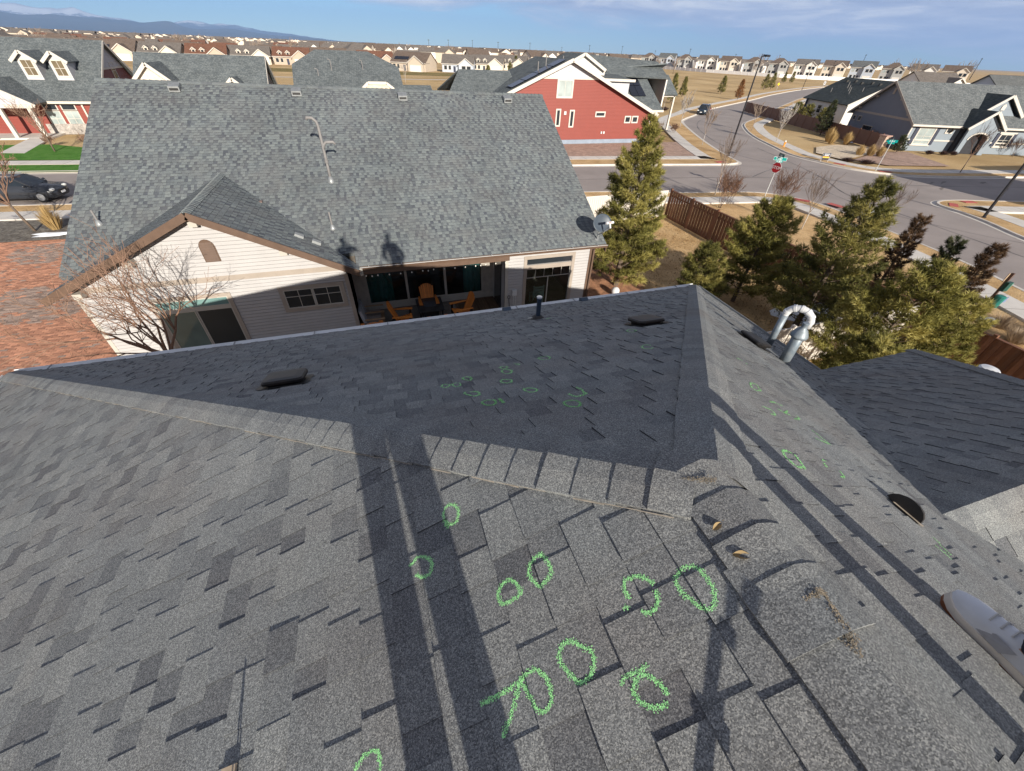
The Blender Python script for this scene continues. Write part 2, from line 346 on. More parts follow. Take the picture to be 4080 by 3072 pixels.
# planting bed and lawns beyond the courtyard
sheet('planting_bed',[(-33,29.2),(-15.5,28.6),(-16.5,32.6),(-33,34)],.06,M('dark_rock_bed',(.10,.085,.07),.9,.5,2,bump=.04,bscale=8,fine=.6,fscale=7,col2=(.2,.18,.15)))
sheet('lawn',[(-60,53.0),(-20,49.6),(-24,54.5),(-30,58),(-60,58)],.12,green); sheet('lawn',[(-60,48.45),(-20,45.05),(-20,47.7),(-60,51.2)],.118,green)
snow=M('old_snow',(.78,.80,.83),.6,.06,3,bump=.02,bscale=6)
def snowpatch(x,y,rx,ry,label,n=22,z=.05):
    m=MB(); c=(x,y,z+.06); ring=[]
    for i in range(n):
        a=2*math.pi*i/n; k=1+.28*math.sin(a*3+x)+random.uniform(-.15,.15); ring.append((x+rx*k*math.cos(a),y+ry*k*math.sin(a),z-.02)); 
    mid=[((p[0]+x)/2+random.uniform(-.03,.03),(p[1]+y)/2,z+.045+random.uniform(0,.02)) for p in ring]
    m.add(ring+mid+[c],[(i,(i+1)%n,n+(i+1)%n,n+i) for i in range(n)]+[(n+i,n+(i+1)%n,2*n) for i in range(n)])
    m.build('snow_patch',snow,None,smooth=True,label=label,cat='snow',group='patches of old snow')
snowpatch(38.0,22.6,.9,.35,'small snow patch on the verge below the street corner',z=.13); snowpatch(18.4,11.2,1.6,1.2,'snow patch under the pines by the brown fence'); snowpatch(19,9.4,.8,.6,'small snow patch where the white fence meets the brown fence'); snowpatch(-17.6,29.6,1.3,.3,'strip of snow along the rock bed beyond the paver courtyard',z=.08); snowpatch(69.8,50.5,1.5,.5,'snow patch at the foot of the brown fence across the street'); snowpatch(26.4,8.6,.5,.4,'small snow heap beside the waste station')
# red tactile pads at the ramps
pad=M('red_tactile_pad',(.42,.10,.085),.8,.15,6,bump=.006,bscale=60)
def tactile(x,y,rz,label):
    t=thing('tactile_pad',(x,y,.135),label,'tactile pad','red pads at the kerb ramps',world=False); t.rotation_euler=(0,0,rz); MB().box(-.6,.6,-.3,.3,-.01,.012).build('pad_plate',pad,t); m=MB()
    for i in range(10):
        for j in range(5): m.lathe([(.022,0),(.016,.006)],(-.54+i*.12,-.24+j*.12,.012),6)
    m.build('studs',pad,t,kind='stuff')
tactile(37.6,40.6,.1,'red pad on the ramp beside the lamp post corner'); tactile(34.2,26.4,-.9,'red pad on the ramp beside the stop sign'); tactile(35.9,24.6,-1.4,'red pad on the ramp below the young tree'); tactile(51.9,37.6,1.9,'red pad on the ramp beside the yard sign'); tactile(53.8,33.6,2.6,'red pad on the ramp beside the far street name post'); tactile(46.9,22.6,.6,'red pad on the ramp of the right-hand corner'); tactile(49.5,23.0,-.2,'red pad on the top edge of the right-hand corner')
# ================= roofs of single shingles =================
def shingle_plane(o,sd,td,poly,exp,seed,store,wr=(.10,.26),hb=(.0055,.0115),tones=None):
    """lay courses of laminated shingles (thick tabs and thin gaps) on a convex polygon given in (s,t); returns a height lookup"""
    rd=random.Random(seed); o=Vector(o); sd=Vector(sd); td=Vector(td); n=sd.cross(td).normalized()
    s0=min(p[0] for p in poly); s1=max(p[0] for p in poly); t1=max(p[1] for p in poly)
    rows=[]
    for i in range(int(t1/exp)+1):
        t0=i*exp; s=s0-rd.uniform(0,.3); row=[]; thick=rd.random()<.5
        while s<s1:
            wd=rd.uniform(*wr)*(1. if thick else .8); e=min(s+wd,s1)
            q=[(s,t0),(e,t0),(e,t0+exp),(s,t0+exp)]
            for a,b in zip(poly,poly[1:]+poly[:1]): 
                q=clip(q,a,b)
                if len(q)<3: break
            h0=hb[1] if thick else hb[0]; h1=.0045 if thick else .0005
            tn=tones(thick,rd) if tones else min(1,max(0,rd.gauss(.62,.16) if thick else rd.gauss(.38,.18)))
            h0*=rd.uniform(.85,1.2); sk=rd.uniform(-.0015,.0015)
            if len(q)>=3:
                m=len(q); vs=[]
                for (a,b) in q:
                    h=h0+(h1-h0)*(b-t0)/exp+sk*(a-s)/wd; vs.append(o+sd*a+td*b+n*h)
                for (a,b) in q: vs.append(o+sd*a+td*b-n*.004)
                fs=[tuple(range(m))]+[(k,k+m,(k+1)%m+m,(k+1)%m) for k in range(m)]
                c=sum(vs[:m],Vector())/m; pj=proj(c); d=(c-CAM).length
                wt=0 if pj is None or not(-.02<pj[0]<1.02 and -.02<pj[1]<1.02) else wd*exp*abs(n.dot((c-CAM)/d))/d/d*min(1,m/4)
                store.append((wt,vs,fs,tn,n))
            row.append((s,e,h0,h1)); s=e; thick=not thick if rd.random()<.94 else thick
        rows.append(row)
    def height(p):
        d=Vector(p)-o; a,b=d.dot(sd),d.dot(td); i=int(b/exp)
        if 0<=i<len(rows):
            for (x,y,h0,h1) in rows[i]:
                if x<=a<=y: return h0+(h1-h0)*(b-i*exp)/exp
        return .006
    return height,n
def emit_shingles(store,mat,roof,nmax=295):
    store.sort(key=lambda x:-x[0])
    for wt,vs,fs,tn,n in store[:nmax]:
        MB().add(vs,fs[:1],tn).add(vs,fs[1:],-1).build('shingle',mat,roof)
    rest=MB()
    for wt,vs,fs,tn,n in store[nmax:]: rest.add(vs,fs[:1],tn).add(vs,fs[1:],-1)
    rest.build('shingle_courses',mat,roof,kind='stuff')
def caps(p0,p1,na,nb,mat,parent,hw=.16,exp=.145,th=.006,seed=1,lift=.011,rnd=.02):
    """bent cap shingles over a hip or ridge from p0 (butt end) to p1"""
    rd=random.Random(seed); p0=Vector(p0);p1=Vector(p1);d=(p1-p0);L=d.length;d.normalize()
    qa=d.cross(na).normalized(); qb=d.cross(nb).normalized(); up=(na+nb).normalized()
    if (qa+up*.0).z>0: qa=-qa
    if qb.z>0: qb=-qb
    if qa.dot(qb)>.9: qb=-qb
    x=0
    while x<L:
        e=min(exp*rd.uniform(.94,1.06),L-x); j=rd.uniform(-.006,.006); tn=min(1,max(0,rd.gauss(.55,.13)))
        vs=[]
        for k,(dist,lf) in enumerate(((x,lift*rd.uniform(.85,1.3)),(x+e+.03,.003))):
            c=p0+d*dist
            for (q,nn,ww) in ((qa,na,hw+j),(qa,na,hw*.42),(None,up,0),(qb,nb,hw*.42),(qb,nb,hw-j)):
                b=c+(q*ww if q is not None else Vector())+nn*((.014 if ww>hw*.6 else .021)+lf) if q is not None else c+up*(.017+lf); vs.append(b)
            for (q,nn,ww) in ((qa,na,hw+j),(qb,nb,hw-j)): vs.append(c+q*ww+nn*.001)
            vs.append(c-up*.02)
        f=[(0,1,8,7)[::-1]]; f=[]
        o=8
        for i in range(4): f.append((i,i+1,o+i+1,o+i))
        f+=[(0,o,o+5,5),(4,6,o+6,o+4),(0,5,7,6,4,3,2,1)]
        ob=MB().add(vs,f,tn).build('ridge_cap',mat,parent)
        x+=e
# ================= the house under the camera =================
shA=shingle_mat('own_shingles',(.118,.123,.132),(.198,.206,.208),(.25,.256,.25),.33,300)
white_metal=M('white_painted_metal',(.56,.56,.55),.45,.1,3,spec=.5); own_wall=M('own_wall_siding',(.55,.52,.47),.7,.08,2)
blk=M('black_plastic',(.008,.008,.009),.5,.5,9,col2=(.025,.022,.02),fine=.2)
steel=M('weathered_blue_grey_steel',(.16,.20,.24),.5,.3,9,col2=(.27,.30,.32),metal=.25,fine=.15,fscale=60)
pvc=M('white_pvc',(.62,.62,.62),.35,.06,6,spec=.5)
own=thing('house',(0,0,0),'house under the camera with dark grey shingled hip roof marked in green chalk','house')
A=Vector((-6.74,7.93,4.28)); B=Vector((7.89,7.93,4.28)); PK=Vector((1.0,.585,7.836)); YB=-5.0; RI=3.556
def up3(x,y,z): return Vector((x,y,z)).normalized()
tL=up3(7.74,0,RI); tR=up3(-6.89,0,RI); tD=up3(0,-7.345,RI)
roofm=MB()
nL=up3(-RI,0,7.74); nR=up3(RI,0,6.89); nD=up3(0,RI,7.345)
C1=Vector((-6.74,YB,4.28)); C2=Vector((7.89,YB,4.28)); PB=Vector((1.0,YB,7.836))
for poly,n in (([A,C1,PB,PK],nL),([B,PK,PB,C2],nR),([A,PK,B],nD)): roofm.prism([p-n*.004 for p in poly],-n*.09)
# wing roof to the right
ZE=4.28; WE=Vector((10.68,4.07,ZE)); WR=Vector((6.85,.55,6.5)); V1=Vector((3.40,.55,6.5)); WS=Vector((10.68,-2.97,ZE)); V2=Vector((7.5,-2.97,ZE))
nW=up3(0,2.22,3.52); nWs=up3(0,-2.22,3.52); nWe=up3(2.22,0,3.83)
for poly,n in (([Vector((7.2,4.07,ZE)),WE,WR,V1],nW),([V1,WR,WS,V2],nWs),([WR,WE,WS],nWe)): roofm.prism([p-n*.004 for p in poly],-n*.06)
roof=roofm.build('roof',shA,own)
st=[]; HF={}
def plane2(o,sd,td,pts):
    o=Vector(o); return [((p-o).dot(Vector(sd)),(p-o).dot(td)) for p in pts]
def lay(key,o,sd,td,pts,seed,**k):
    q=plane2(o,sd,td,pts)
    ar=sum(q[i][0]*q[(i+1)%len(q)][1]-q[(i+1)%len(q)][0]*q[i][1] for i in range(len(q)))
    if ar<0: q=q[::-1]
    h,n=shingle_plane(o,sd,td,q,k.pop('exp',.143),seed,st,**k)
    HF[key]=(h,Vector(o),n); return n
OWN=dict(wr=(.11,.25),tones=lambda th,rd:min(1,max(0,rd.gauss(.63,.16) if th else rd.gauss(.40,.18))))
lay('L',A,(0,-1,0),tL,[A,C1,PB,PK],11,exp=.1498,**OWN)
lay('R',C2,(0,1,0),tR,[C2,B,PK,PB],12,exp=.1498,**OWN)
lay('D',B,(-1,0,0),tD,[B,A,PK],13,exp=.1498,**OWN)
tW=up3(0,-3.52,2.22); tWs=up3(0,3.52,2.22)
lay('W',WE,(-1,0,0),tW,[WE,Vector((7.3,4.07,ZE)),V1,WR],14,exp=.1498,**OWN)
lay('S',(3,-2.97,ZE),(1,0,0),tWs,[V2,WS,WR,V1],15,exp=.1498,**OWN)
emit_shingles(st,shA,roof)
caps(A,PK+(A-PK).normalized()*.1,nL,nD,shA,roof,seed=3); caps(B,PK+(B-PK).normalized()*.1,nR,nD,shA,roof,seed=4); caps(PK+Vector((0,.10,-.012)),Vector((1.0,.17,7.836)),nL,nR,shA,roof,exp=.135,seed=5,hw=.15); caps(PB,Vector((1.0,.30,7.836)),nL,nR,shA,roof,exp=.30,seed=25,hw=.17,lift=.014)
caps(WE,WR,nW,nWe,shA,roof,seed=6); caps(WR+Vector((.1,0,0)),V1,nW,nWs,shA,roof,seed=7)
def on(key,x,y,extra=0,tabs=True):
    h,o,n=HF[key]; z=o.z-(n.x*(x-o.x)+n.y*(y-o.y))/n.z; p=Vector((x,y,z)); return p+n*((h(p) if tabs else 0)+extra)
# weathered tan edge along the lower side of the hip caps
tan=M('tan_exposed_fibre',(.36,.31,.25),.9,.3,20)
m=MB(); d=(PK-A).normalized(); q=d.cross(nL).normalized(); q=q if q.z<0 else -q
for i in range(90):
    a,b=i/90,(i+1)/90
    if random.random()<.25: continue
    pa=A+(PK-A)*a+q*(.166+random.uniform(-.004,.004))+nL*.013; pb=A+(PK-A)*b+q*(.166+random.uniform(-.004,.004))+nL*.013; m.bar(pa,pb,random.uniform(.002,.005),.002,nL)
m.build('cap_edge_fibre',tan,roof,kind='stuff')
# gutters and drip edge
m=MB()
def gutter(a,b,out,mb,wd=.1):
    a=Vector(a);b=Vector(b);out=Vector(out)
    pr=[(.0,.005),(.012,-.09),(.085,-.09),(wd,.0),(wd+.012,.0),(wd+.012,-.012),(.095,-.105),(0,-.105)]
    vs=[a+out*x+Vector((0,0,z)) for x,z in pr]+[b+out*x+Vector((0,0,z)) for x,z in pr]; n=len(pr)
    mb.add(vs,[(i,(i+1)%n,n+(i+1)%n,n+i) for i in range(n)]+[tuple(range(n))[::-1],tuple(range(n,2*n))])
gut=MB(); gutter(A+Vector((0,0,.0)),B,(0,1,0),gut,.12); gut.build('gutter',M('bright_white_gutter',(.85,.85,.84),.4,.06,3),own)
gut=MB(); gutter((7.89,7.93,ZE),(7.89,4.1,ZE),(1,0,0),gut); gut.build('gutter',M('grey_painted_metal',(.30,.31,.31),.45,.1),own)
gut=MB(); gutter((-6.74,7.93,ZE),(-6.74,YB,ZE),(-1,0,0),gut); gut.build('gutter',white_metal,own)
for i in range(10): MB().box(-6.2+i*1.5,-6.18+i*1.5,7.925,8.055,ZE+.002,ZE+.014).build('gutter_hanger',M('dull_zinc',(.3,.3,.3),.5,metal=.5),own)
m=MB(); m.box(-6.2,7.3,YB,7.4,0,4.1); m.box(7.3,10.1,-2.4,3.5,0,4.1); m.build('wall',own_wall,own)
MB().box(-6.74,7.89,7.90,7.93,ZE-.22,ZE-.04).build('fascia',white_metal,own)
# slant-back vents
def slant_vent(key,x,y,rot,wx=.36,wy=.36,h=.085,top=None):
    hh,o,n=HF[key]; c=on(key,x,y,.004,False); d=Vector((-n.x,-n.y,0)); d=(d-n*d.dot(n)).normalized(); s=d.cross(n).normalized()  # d upslope
    m=MB(); pts=[]; N2=6
    def ring(k,z):
        r=[]
        for cx,cy in ((1,1),(-1,1),(-1,-1),(1,-1)):
            for i in range(N2):
                an=math.atan2(cy,cx)-math.pi/4+i/(N2-1)*math.pi/2
                r.append((cx*(wx/2-.05)*k+.05*math.cos(an)*k, cy*(wy/2-.05)*k+.05*math.sin(an)*k))
        return [c+s*a+d*b+n*(z(b)) for a,b in r]
    base=ring(1.25,lambda b:.012); m.add(base,[tuple(range(len(base)))])
    m.build('vent_flange',blk,own)
    m=MB(); tilt=lambda z0,k:(lambda b:z0-(b/wy)*k)
    R1=[ring(.82,tilt(.015,0)),ring(.86,tilt(h*.45,.01)),ring(1.,tilt(h*.5,.03)),ring(1.02,tilt(h*.8,.035)),ring(.95,tilt(h,.035)),ring(.6,tilt(h*1.06,.03))]
    K=len(R1[0]); vs=sum(R1,[]); fs=[(i*K+j,i*K+(j+1)%K,(i+1)*K+(j+1)%K,(i+1)*K+j) for i in range(len(R1)-1) for j in range(K)]+[tuple(range((len(R1)-1)*K,len(R1)*K))]
    m.add(vs,fs); return m.build('roof_vent',top or blk,own)
bvt=M('sun_bleached_black_plastic',(.008,.008,.009),.45,.4,5,col2=(.035,.024,.018),fine=.25)
slant_vent('D',-1.12,3.46,0,.36,.34,.08,bvt); slant_vent('D',3.08,3.68,0,.36,.34,.08,bvt); slant_vent('R',5.15,3.68,0,.38,.36,.085)
# half-round hood near the valley
c=on('R',2.78,.545,.003,False); d=tR; s=Vector((0,1,0)); m=MB(); prof=[]
for i in range(5):
    th=i/4*math.pi/2; ring=[]
    for k in range(15):
        an=-math.pi*.5+k/14*math.pi; ring.append(c+(-d*math.cos(an)*.17+s*math.sin(an)*.10)*math.cos(th)+d*.09+nR*(.012+.075*math.sin(th)))
    prof.append(ring)
K=15; m.add(sum(prof,[]),[(i*K+j,i*K+j+1,(i+1)*K+j+1,(i+1)*K+j) for i in range(4) for j in range(K-1)]+[tuple(i*K for i in range(5))+tuple(i*K+K-1 for i in range(4,-1,-1))]); m.build('hood_vent',blk,own,smooth=False)
MB().add([c+d*.085+s*.05+nR*.014,c+d*.13+s*.05+nR*.014,c+d*.13-s*.12+nR*.014,c+d*.085-s*.12+nR*.014],[(0,1,2,3)]).build('hood_flashing',M('tan_flashing',(.35,.29,.22),.7,.3,15),own)
# plumbing pipe on the shaded slope
c=on('D',2.36,5.58,.0,False); p=MB().lathe([(.04,-.05),(.04,.38),(.045,.38),(.045,.42),(.03,.425)],c,14).build('vent_pipe',M('dark_blue_painted_pipe',(.035,.055,.085),.5,.3,10),own,smooth=False)
MB().lathe([(.046,.41),(.046,.432),(.03,.432)],c,14).build('pipe_rim',white_metal,p)
MB().lathe([(.13,-.06),(.11,.02),(.058,.07),(.042,.075)],c+nD*.006,16).build('pipe_boot',M('dusty_lead_boot',(.07,.065,.06),.8,.3,12),p)
MB().add([c+Vector((-.20,-.02,.055)),c+Vector((-.11,-.05,.065)),c+Vector((-.10,.03,.035)),c+Vector((-.18,.04,.03))],[(0,1,2,3)]).build('sealant_patch',M('pale_sealant',(.45,.44,.38),.7),own)
for x in (2.47,4.42):
    c=on('D',x,7.72,.004,False); m=MB(); m.prism([c+Vector((-.09,.06,-.03)),c+Vector((-.09,.06,.065)),c+Vector((-.09,-.02,.10)),c+Vector((-.09,-.10,.055))],(.18,0,0)); m.build('snow_guard',M('slate_blue_metal',(.07,.095,.13),.45,.2,8,metal=.3),own)
# flue with a conical cap and a goose-neck
c=on('R',5.51,3.33,0,False); f=MB().lathe([(.075,-.07),(.075,.47),(.06,.48)],c,20).build('flue_pipe',steel,own,smooth=True)
MB().lathe([(.112,.455),(.116,.48),(.112,.495),(.078,.565),(.042,.60),(.038,.63),(.045,.675),(.048,.68),(.036,.682)],c,20).build('flue_cap',steel,f,smooth=True)
MB().lathe([(.13,-.05),(.085,.0),(.074,.03)],c,20).build('flue_flashing',M('dull_lead',(.20,.20,.19),.6,.3,14,metal=.3),f,smooth=True)
c=on('R',6.36,4.24,0,False); a=MB().tube([c-Vector((0,0,.08)),c+Vector((0,0,.62))],.058,16).build('intake_pipe',steel,own,smooth=True)
m=MB(); hx=Vector((.50,-.86,0)).normalized(); arc=[c+Vector((0,0,.60))]
rr=.19
for i in range(13):
    an=math.pi*i/12; arc.append(c+Vector((0,0,.64))+hx*(rr-rr*math.cos(an))+Vector((0,0,1))*rr*.85*math.sin(an))
arc.append(arc[-1]-Vector((0,0,.11)))
m.tube(arc,.054,16); m.build('gooseneck',pvc,a,smooth=True)
for i in (2,5,7,9,11,13):
    dd=(arc[min(i+1,len(arc)-1)]-arc[i-1]).normalized(); MB().lathe([(.054,-.022),(.061,-.02),(.061,.02),(.054,.022)],arc[i],16,dd).build('fitting_collar',pvc,a,smooth=False)
# --- green chalk: flakes rubbed onto the granules ---
chalkm=M('green_chalk',(.42,.88,.36),.95,.12,60,spec=.1)
CHALK=[('L',0.016,[(0.778,0.386),(0.793,0.369),(0.797,0.337),(0.796,0.304),(0.782,0.275),(0.761,0.258),(0.744,0.269),(0.729,0.296),(0.716,0.327),(0.717,0.365),(0.733,0.383),(0.758,0.39),(0.778,0.386)]),
('L',0.016,[(0.571,0.382),(0.575,0.419),(0.591,0.437),(0.628,0.43),(0.647,0.409),(0.657,0.387)]),
('L',0.016,[(0.651,0.372),(0.646,0.345),(0.631,0.328),(0.606,0.32),(0.585,0.336)]),
('L',0.016,[(0.548,0.372),(0.555,0.356)]),
('L',0.016,[(0.349,0.356),(0.373,0.341),(0.393,0.317),(0.41,0.303),(0.401,0.269),(0.388,0.25),(0.367,0.241),(0.343,0.242),(0.329,0.268),(0.319,0.293),(0.312,0.318),(0.326,0.343),(0.349,0.356)]),
('L',0.016,[(0.237,0.325),(0.257,0.298),(0.262,0.261),(0.251,0.228),(0.227,0.216),(0.208,0.232),(0.2,0.262),(0.191,0.293),(0.184,0.318),(0.206,0.323),(0.237,0.325)]),
('L',0.016,[(0.538,0.21),(0.513,0.203),(0.483,0.206),(0.456,0.2),(0.449,0.19)]),
('L',0.016,[(0.541,0.111),(0.512,0.112),(0.487,0.128),(0.473,0.151),(0.472,0.171),(0.498,0.19),(0.517,0.19),(0.534,0.171),(0.547,0.146),(0.548,0.127)]),
('L',0.016,[(0.371,0.651),(0.382,0.619),(0.388,0.59),(0.377,0.561),(0.349,0.546),(0.331,0.543),(0.315,0.573),(0.309,0.606),(0.329,0.636),(0.371,0.651)]),
('L',0.016,[(0.242,0.618),(0.262,0.58),(0.264,0.555),(0.232,0.547),(0.194,0.55),(0.186,0.575),(0.193,0.6),(0.223,0.615),(0.242,0.618)]),
('L',0.016,[(-0.122,0.857),(-0.105,0.86),(-0.088,0.875),(-0.063,0.87),(-0.033,0.839),(-0.027,0.807),(-0.048,0.779),(-0.08,0.788),(-0.1,0.811)]),
('L',0.016,[(0.102,1.033),(0.122,0.992),(0.11,0.951),(0.084,0.942),(0.058,0.968),(0.057,1.01),(0.077,1.034),(0.102,1.033)]),
('L',0.016,[(0.051,0.965),(0.067,0.935)]),
('L',0.016,[(0.05,0.305),(0.096,0.306),(0.14,0.308),(0.176,0.314)]),
('L',0.016,[(0.187,0.32),(0.168,0.296),(0.148,0.266),(0.128,0.241),(0.104,0.218),(0.094,0.204)]),
('L',0.016,[(-0.372,0.297),(-0.358,0.313),(-0.335,0.321),(-0.313,0.323),(-0.295,0.319),(-0.285,0.296),(-0.285,0.267)]),
('D',0.012,[(0.305,2.361),(0.291,2.341),(0.274,2.339),(0.258,2.356),(0.249,2.388),(0.25,2.423),(0.262,2.45),(0.279,2.459),(0.297,2.447),(0.308,2.417),(0.31,2.382),(0.301,2.352)]),
('D',0.012,[(0.39,2.338),(0.376,2.32),(0.358,2.32),(0.343,2.337),(0.334,2.365),(0.336,2.396),(0.348,2.419),(0.365,2.426),(0.382,2.414),(0.393,2.387),(0.394,2.356),(0.385,2.33)]),
('D',0.012,[(0.503,2.467),(0.488,2.45),(0.469,2.45),(0.452,2.468),(0.444,2.498),(0.446,2.53),(0.459,2.553),(0.478,2.559),(0.497,2.546),(0.508,2.518),(0.509,2.485),(0.498,2.459)]),
('D',0.012,[(0.469,2.048),(0.449,2.034),(0.422,2.039),(0.397,2.061),(0.382,2.093),(0.383,2.125),(0.399,2.145),(0.426,2.147),(0.454,2.129),(0.472,2.098),(0.476,2.065),(0.463,2.041)]),
('D',0.012,[(0.52,1.796),(0.5,1.779),(0.475,1.781),(0.454,1.8),(0.443,1.831),(0.446,1.864),(0.463,1.887),(0.488,1.892),(0.512,1.877),(0.526,1.847),(0.527,1.813),(0.513,1.787)]),
('D',0.012,[(0.763,2.213),(0.744,2.197),(0.72,2.2),(0.701,2.22),(0.692,2.251),(0.697,2.283),(0.714,2.305),(0.738,2.309),(0.76,2.293),(0.772,2.264),(0.771,2.231),(0.757,2.205)]),
('D',0.012,[(0.851,2.476),(0.83,2.455),(0.806,2.456),(0.788,2.478),(0.781,2.513),(0.788,2.551),(0.807,2.579),(0.831,2.586),(0.852,2.569),(0.863,2.536),(0.86,2.497),(0.844,2.466)]),
('D',0.012,[(0.859,2.623),(0.844,2.61),(0.826,2.612),(0.812,2.629),(0.805,2.655),(0.81,2.681),(0.823,2.699),(0.841,2.702),(0.858,2.689),(0.867,2.664),(0.865,2.637),(0.854,2.617)]),
('D',0.012,[(0.847,1.904),(0.827,1.894),(0.802,1.9),(0.78,1.919),(0.77,1.945),(0.773,1.97),(0.791,1.985),(0.816,1.985),(0.84,1.969),(0.855,1.943),(0.855,1.917),(0.841,1.899)]),
('D',0.012,[(0.963,1.512),(0.937,1.497),(0.909,1.499),(0.888,1.519),(0.882,1.549),(0.892,1.581),(0.915,1.603),(0.945,1.607),(0.969,1.591),(0.98,1.562),(0.974,1.529),(0.954,1.505)]),
('D',0.012,[(1.308,2.717),(1.282,2.703),(1.253,2.711),(1.23,2.738),(1.221,2.775),(1.23,2.811),(1.253,2.833),(1.283,2.832),(1.309,2.81),(1.323,2.773),(1.319,2.736),(1.299,2.71)]),
('D',0.015,[(0.57,1.892),(0.57,1.789)]),
('D',0.01,[(0.963,2.746),(0.982,2.743),(0.996,2.723),(0.999,2.694),(0.989,2.67),(0.971,2.66),(0.953,2.668)]),
('D',0.012,[(1.095,1.81),(1.104,1.758),(1.081,1.683),(1.092,1.662),(1.008,1.645),(0.989,1.712)]),
('D',0.02,[(2.435,5.394),(2.557,5.461)]),
('D',0.012,[(2.665,3.315),(2.632,3.296),(2.604,3.302),(2.59,3.332),(2.595,3.374),(2.619,3.417),(2.652,3.444),(2.684,3.446),(2.703,3.422),(2.703,3.381),(2.684,3.337),(2.653,3.305)]),
('D',0.012,[(2.244,2.49),(2.212,2.473),(2.183,2.475),(2.166,2.496),(2.166,2.531),(2.183,2.57),(2.213,2.6),(2.247,2.612),(2.273,2.602),(2.284,2.574)]),
('R',0.012,[(3.193,2.36),(3.257,2.356),(3.248,2.297),(3.299,2.308)]),
('R',0.012,[(2.659,1.758),(2.768,1.784),(2.766,1.74),(2.705,1.674),(2.601,1.651),(2.59,1.682),(2.659,1.758)]),
('R',0.012,[(2.625,1.519),(2.734,1.543)]),
('R',0.012,[(2.739,1.528),(2.795,1.516)]),
('R',0.012,[(2.35,1.389),(2.39,1.381),(2.437,1.364),(2.398,1.307),(2.349,1.309)]),
('R',0.012,[(2.604,1.428),(2.641,1.397),(2.692,1.38),(2.752,1.359),(2.851,1.388),(2.864,1.422)]),
('R',0.012,[(2.65,1.394),(2.774,1.452)]),
('R',0.012,[(2.823,1.257),(2.81,1.183),(2.818,1.13),(2.822,1.104),(2.734,1.128),(2.683,1.139)]),
('R',0.012,[(1.872,0.885),(1.953,0.897),(1.957,0.853),(1.934,0.802),(1.905,0.77),(1.829,0.761),(1.815,0.796),(1.835,0.845),(1.872,0.885)]),
('R',0.012,[(2.285,0.877),(2.352,0.887)]),
('R',0.012,[(2.269,0.854),(2.239,0.814)]),
('R',0.012,[(2.386,0.805),(2.363,0.762),(2.307,0.751)]),
('R',0.012,[(2.664,0.357),(2.656,0.316),(2.64,0.256)]),
('R',0.012,[(2.556,0.314),(2.586,0.281),(2.577,0.235)])]
def chalk(key,wd,pts):
    h,o,n=HF[key]; m=MB(); wd*=1.15 if key=='L' else 1.7; P=[Vector((*p,0)) for p in pts]
    # smooth the hand-drawn line
    Q=[]
    for i in range(len(P)-1):
        p0=P[max(i-1,0)];p1=P[i];p2=P[i+1];p3=P[min(i+2,len(P)-1)]
        for k in range(8):
            t=k/8; Q.append(.5*((2*p1)+(p2-p0)*t+(2*p0-5*p1+4*p2-p3)*t*t+(3*p1-p0-3*p2+p3)*t**3))
    Q.append(P[-1]); near=(Vector((pts[0][0],pts[0][1],7.4))-CAM).length; sz=.0022 if near<2.6 else .0052
    den=random.uniform(.8,1.1)
    for a,b in zip(Q,Q[1:]):
        L=(b-a).length; sd=Vector((-(b-a).y,(b-a).x,0)).normalized()
        for k in range(max(1,int(L*wd/(sz*sz)*(.62 if key=='L' else .95)*den))):
            g=random.gauss(0,.36); g=max(-1,min(1,g)); p=a+(b-a)*random.random()+sd*g*wd*.62
            c=on(key,p.x,p.y,.0014); an=random.uniform(0,3); r=sz*random.uniform(.55,1.1)
            t1=n.orthogonal().normalized(); t2=n.cross(t1); e1=t1*math.cos(an)+t2*math.sin(an); e2=n.cross(e1)
            m.add([c+e1*r,c+e2*r*.8+n*.0006,c-e1*r,c-e2*r*.9],[(0,1,2,3)])
    m.build('chalk_mark',chalkm,own)
for k,wd,pts in CHALK: chalk(k,wd,pts)
# --- old adhesive and fibre where caps have been lifted ---
glue=M('old_tan_adhesive',(.27,.22,.16),.8,.35,40,col2=(.15,.125,.09),fine=.4,fscale=200)
def smear(path,wds,seed):
    rd=random.Random(seed); m=MB()
    for i in range(len(path)-1):
        p,q=path[i],path[i+1]; d=(q-p); s=Vector((-d.y,d.x,0)).normalized()
        for k in range(int(d.length*wds[i]*2/(.0026**2)*.55)):
            c=p+d*rd.random()+s*max(-1.3,min(1.3,rd.gauss(0,.55)))*wds[i]; c.z=crest(c.x,c.y).z+rd.uniform(-.002,.001); r=.0026*rd.uniform(.5,1.2); an=rd.uniform(0,3); e1=Vector((math.cos(an),math.sin(an),.2))*r; e2=Vector((-math.sin(an),math.cos(an),-.2))*r
            m.add([c+e1,c+e2,c-e1,c-e2],[(0,1,2,3)])
    m.build('adhesive_smear',glue,own)
def crest(x,y,e=.0325):
    z=7.836-(1.0-x)*.4594 if x<1.0 else 7.836-(x-1.0)*.516
    return Vector((x,y,z+e*max(.7,1-abs(x-1.0)*1.2)))
def interp(pts,k,f=crest):
    o=[]
    for i in range(len(pts)-1):
        for j in range(k): o.append(f(*[pts[i][c]+(pts[i+1][c]-pts[i][c])*j/k for c in (0,1)]))
    return o+[f(*pts[-1])]
pth=interp([(.872,.176),(.975,.179),(1.02,.18),(1.04,.173)],5); smear(pth,[.003,.004,.004,.005,.008,.008,.01,.009,.012,.012,.012,.01,.009,.006,.004,.002],1)
pth=interp([(1.022,.18),(1.008,.144),(.995,.105),(.983,.064),(.978,.026)],4); smear(pth,[.010,.007,.006,.007,.010,.014,.012,.013,.016,.014,.019,.022,.018,.012,.009,.006,.003],2)
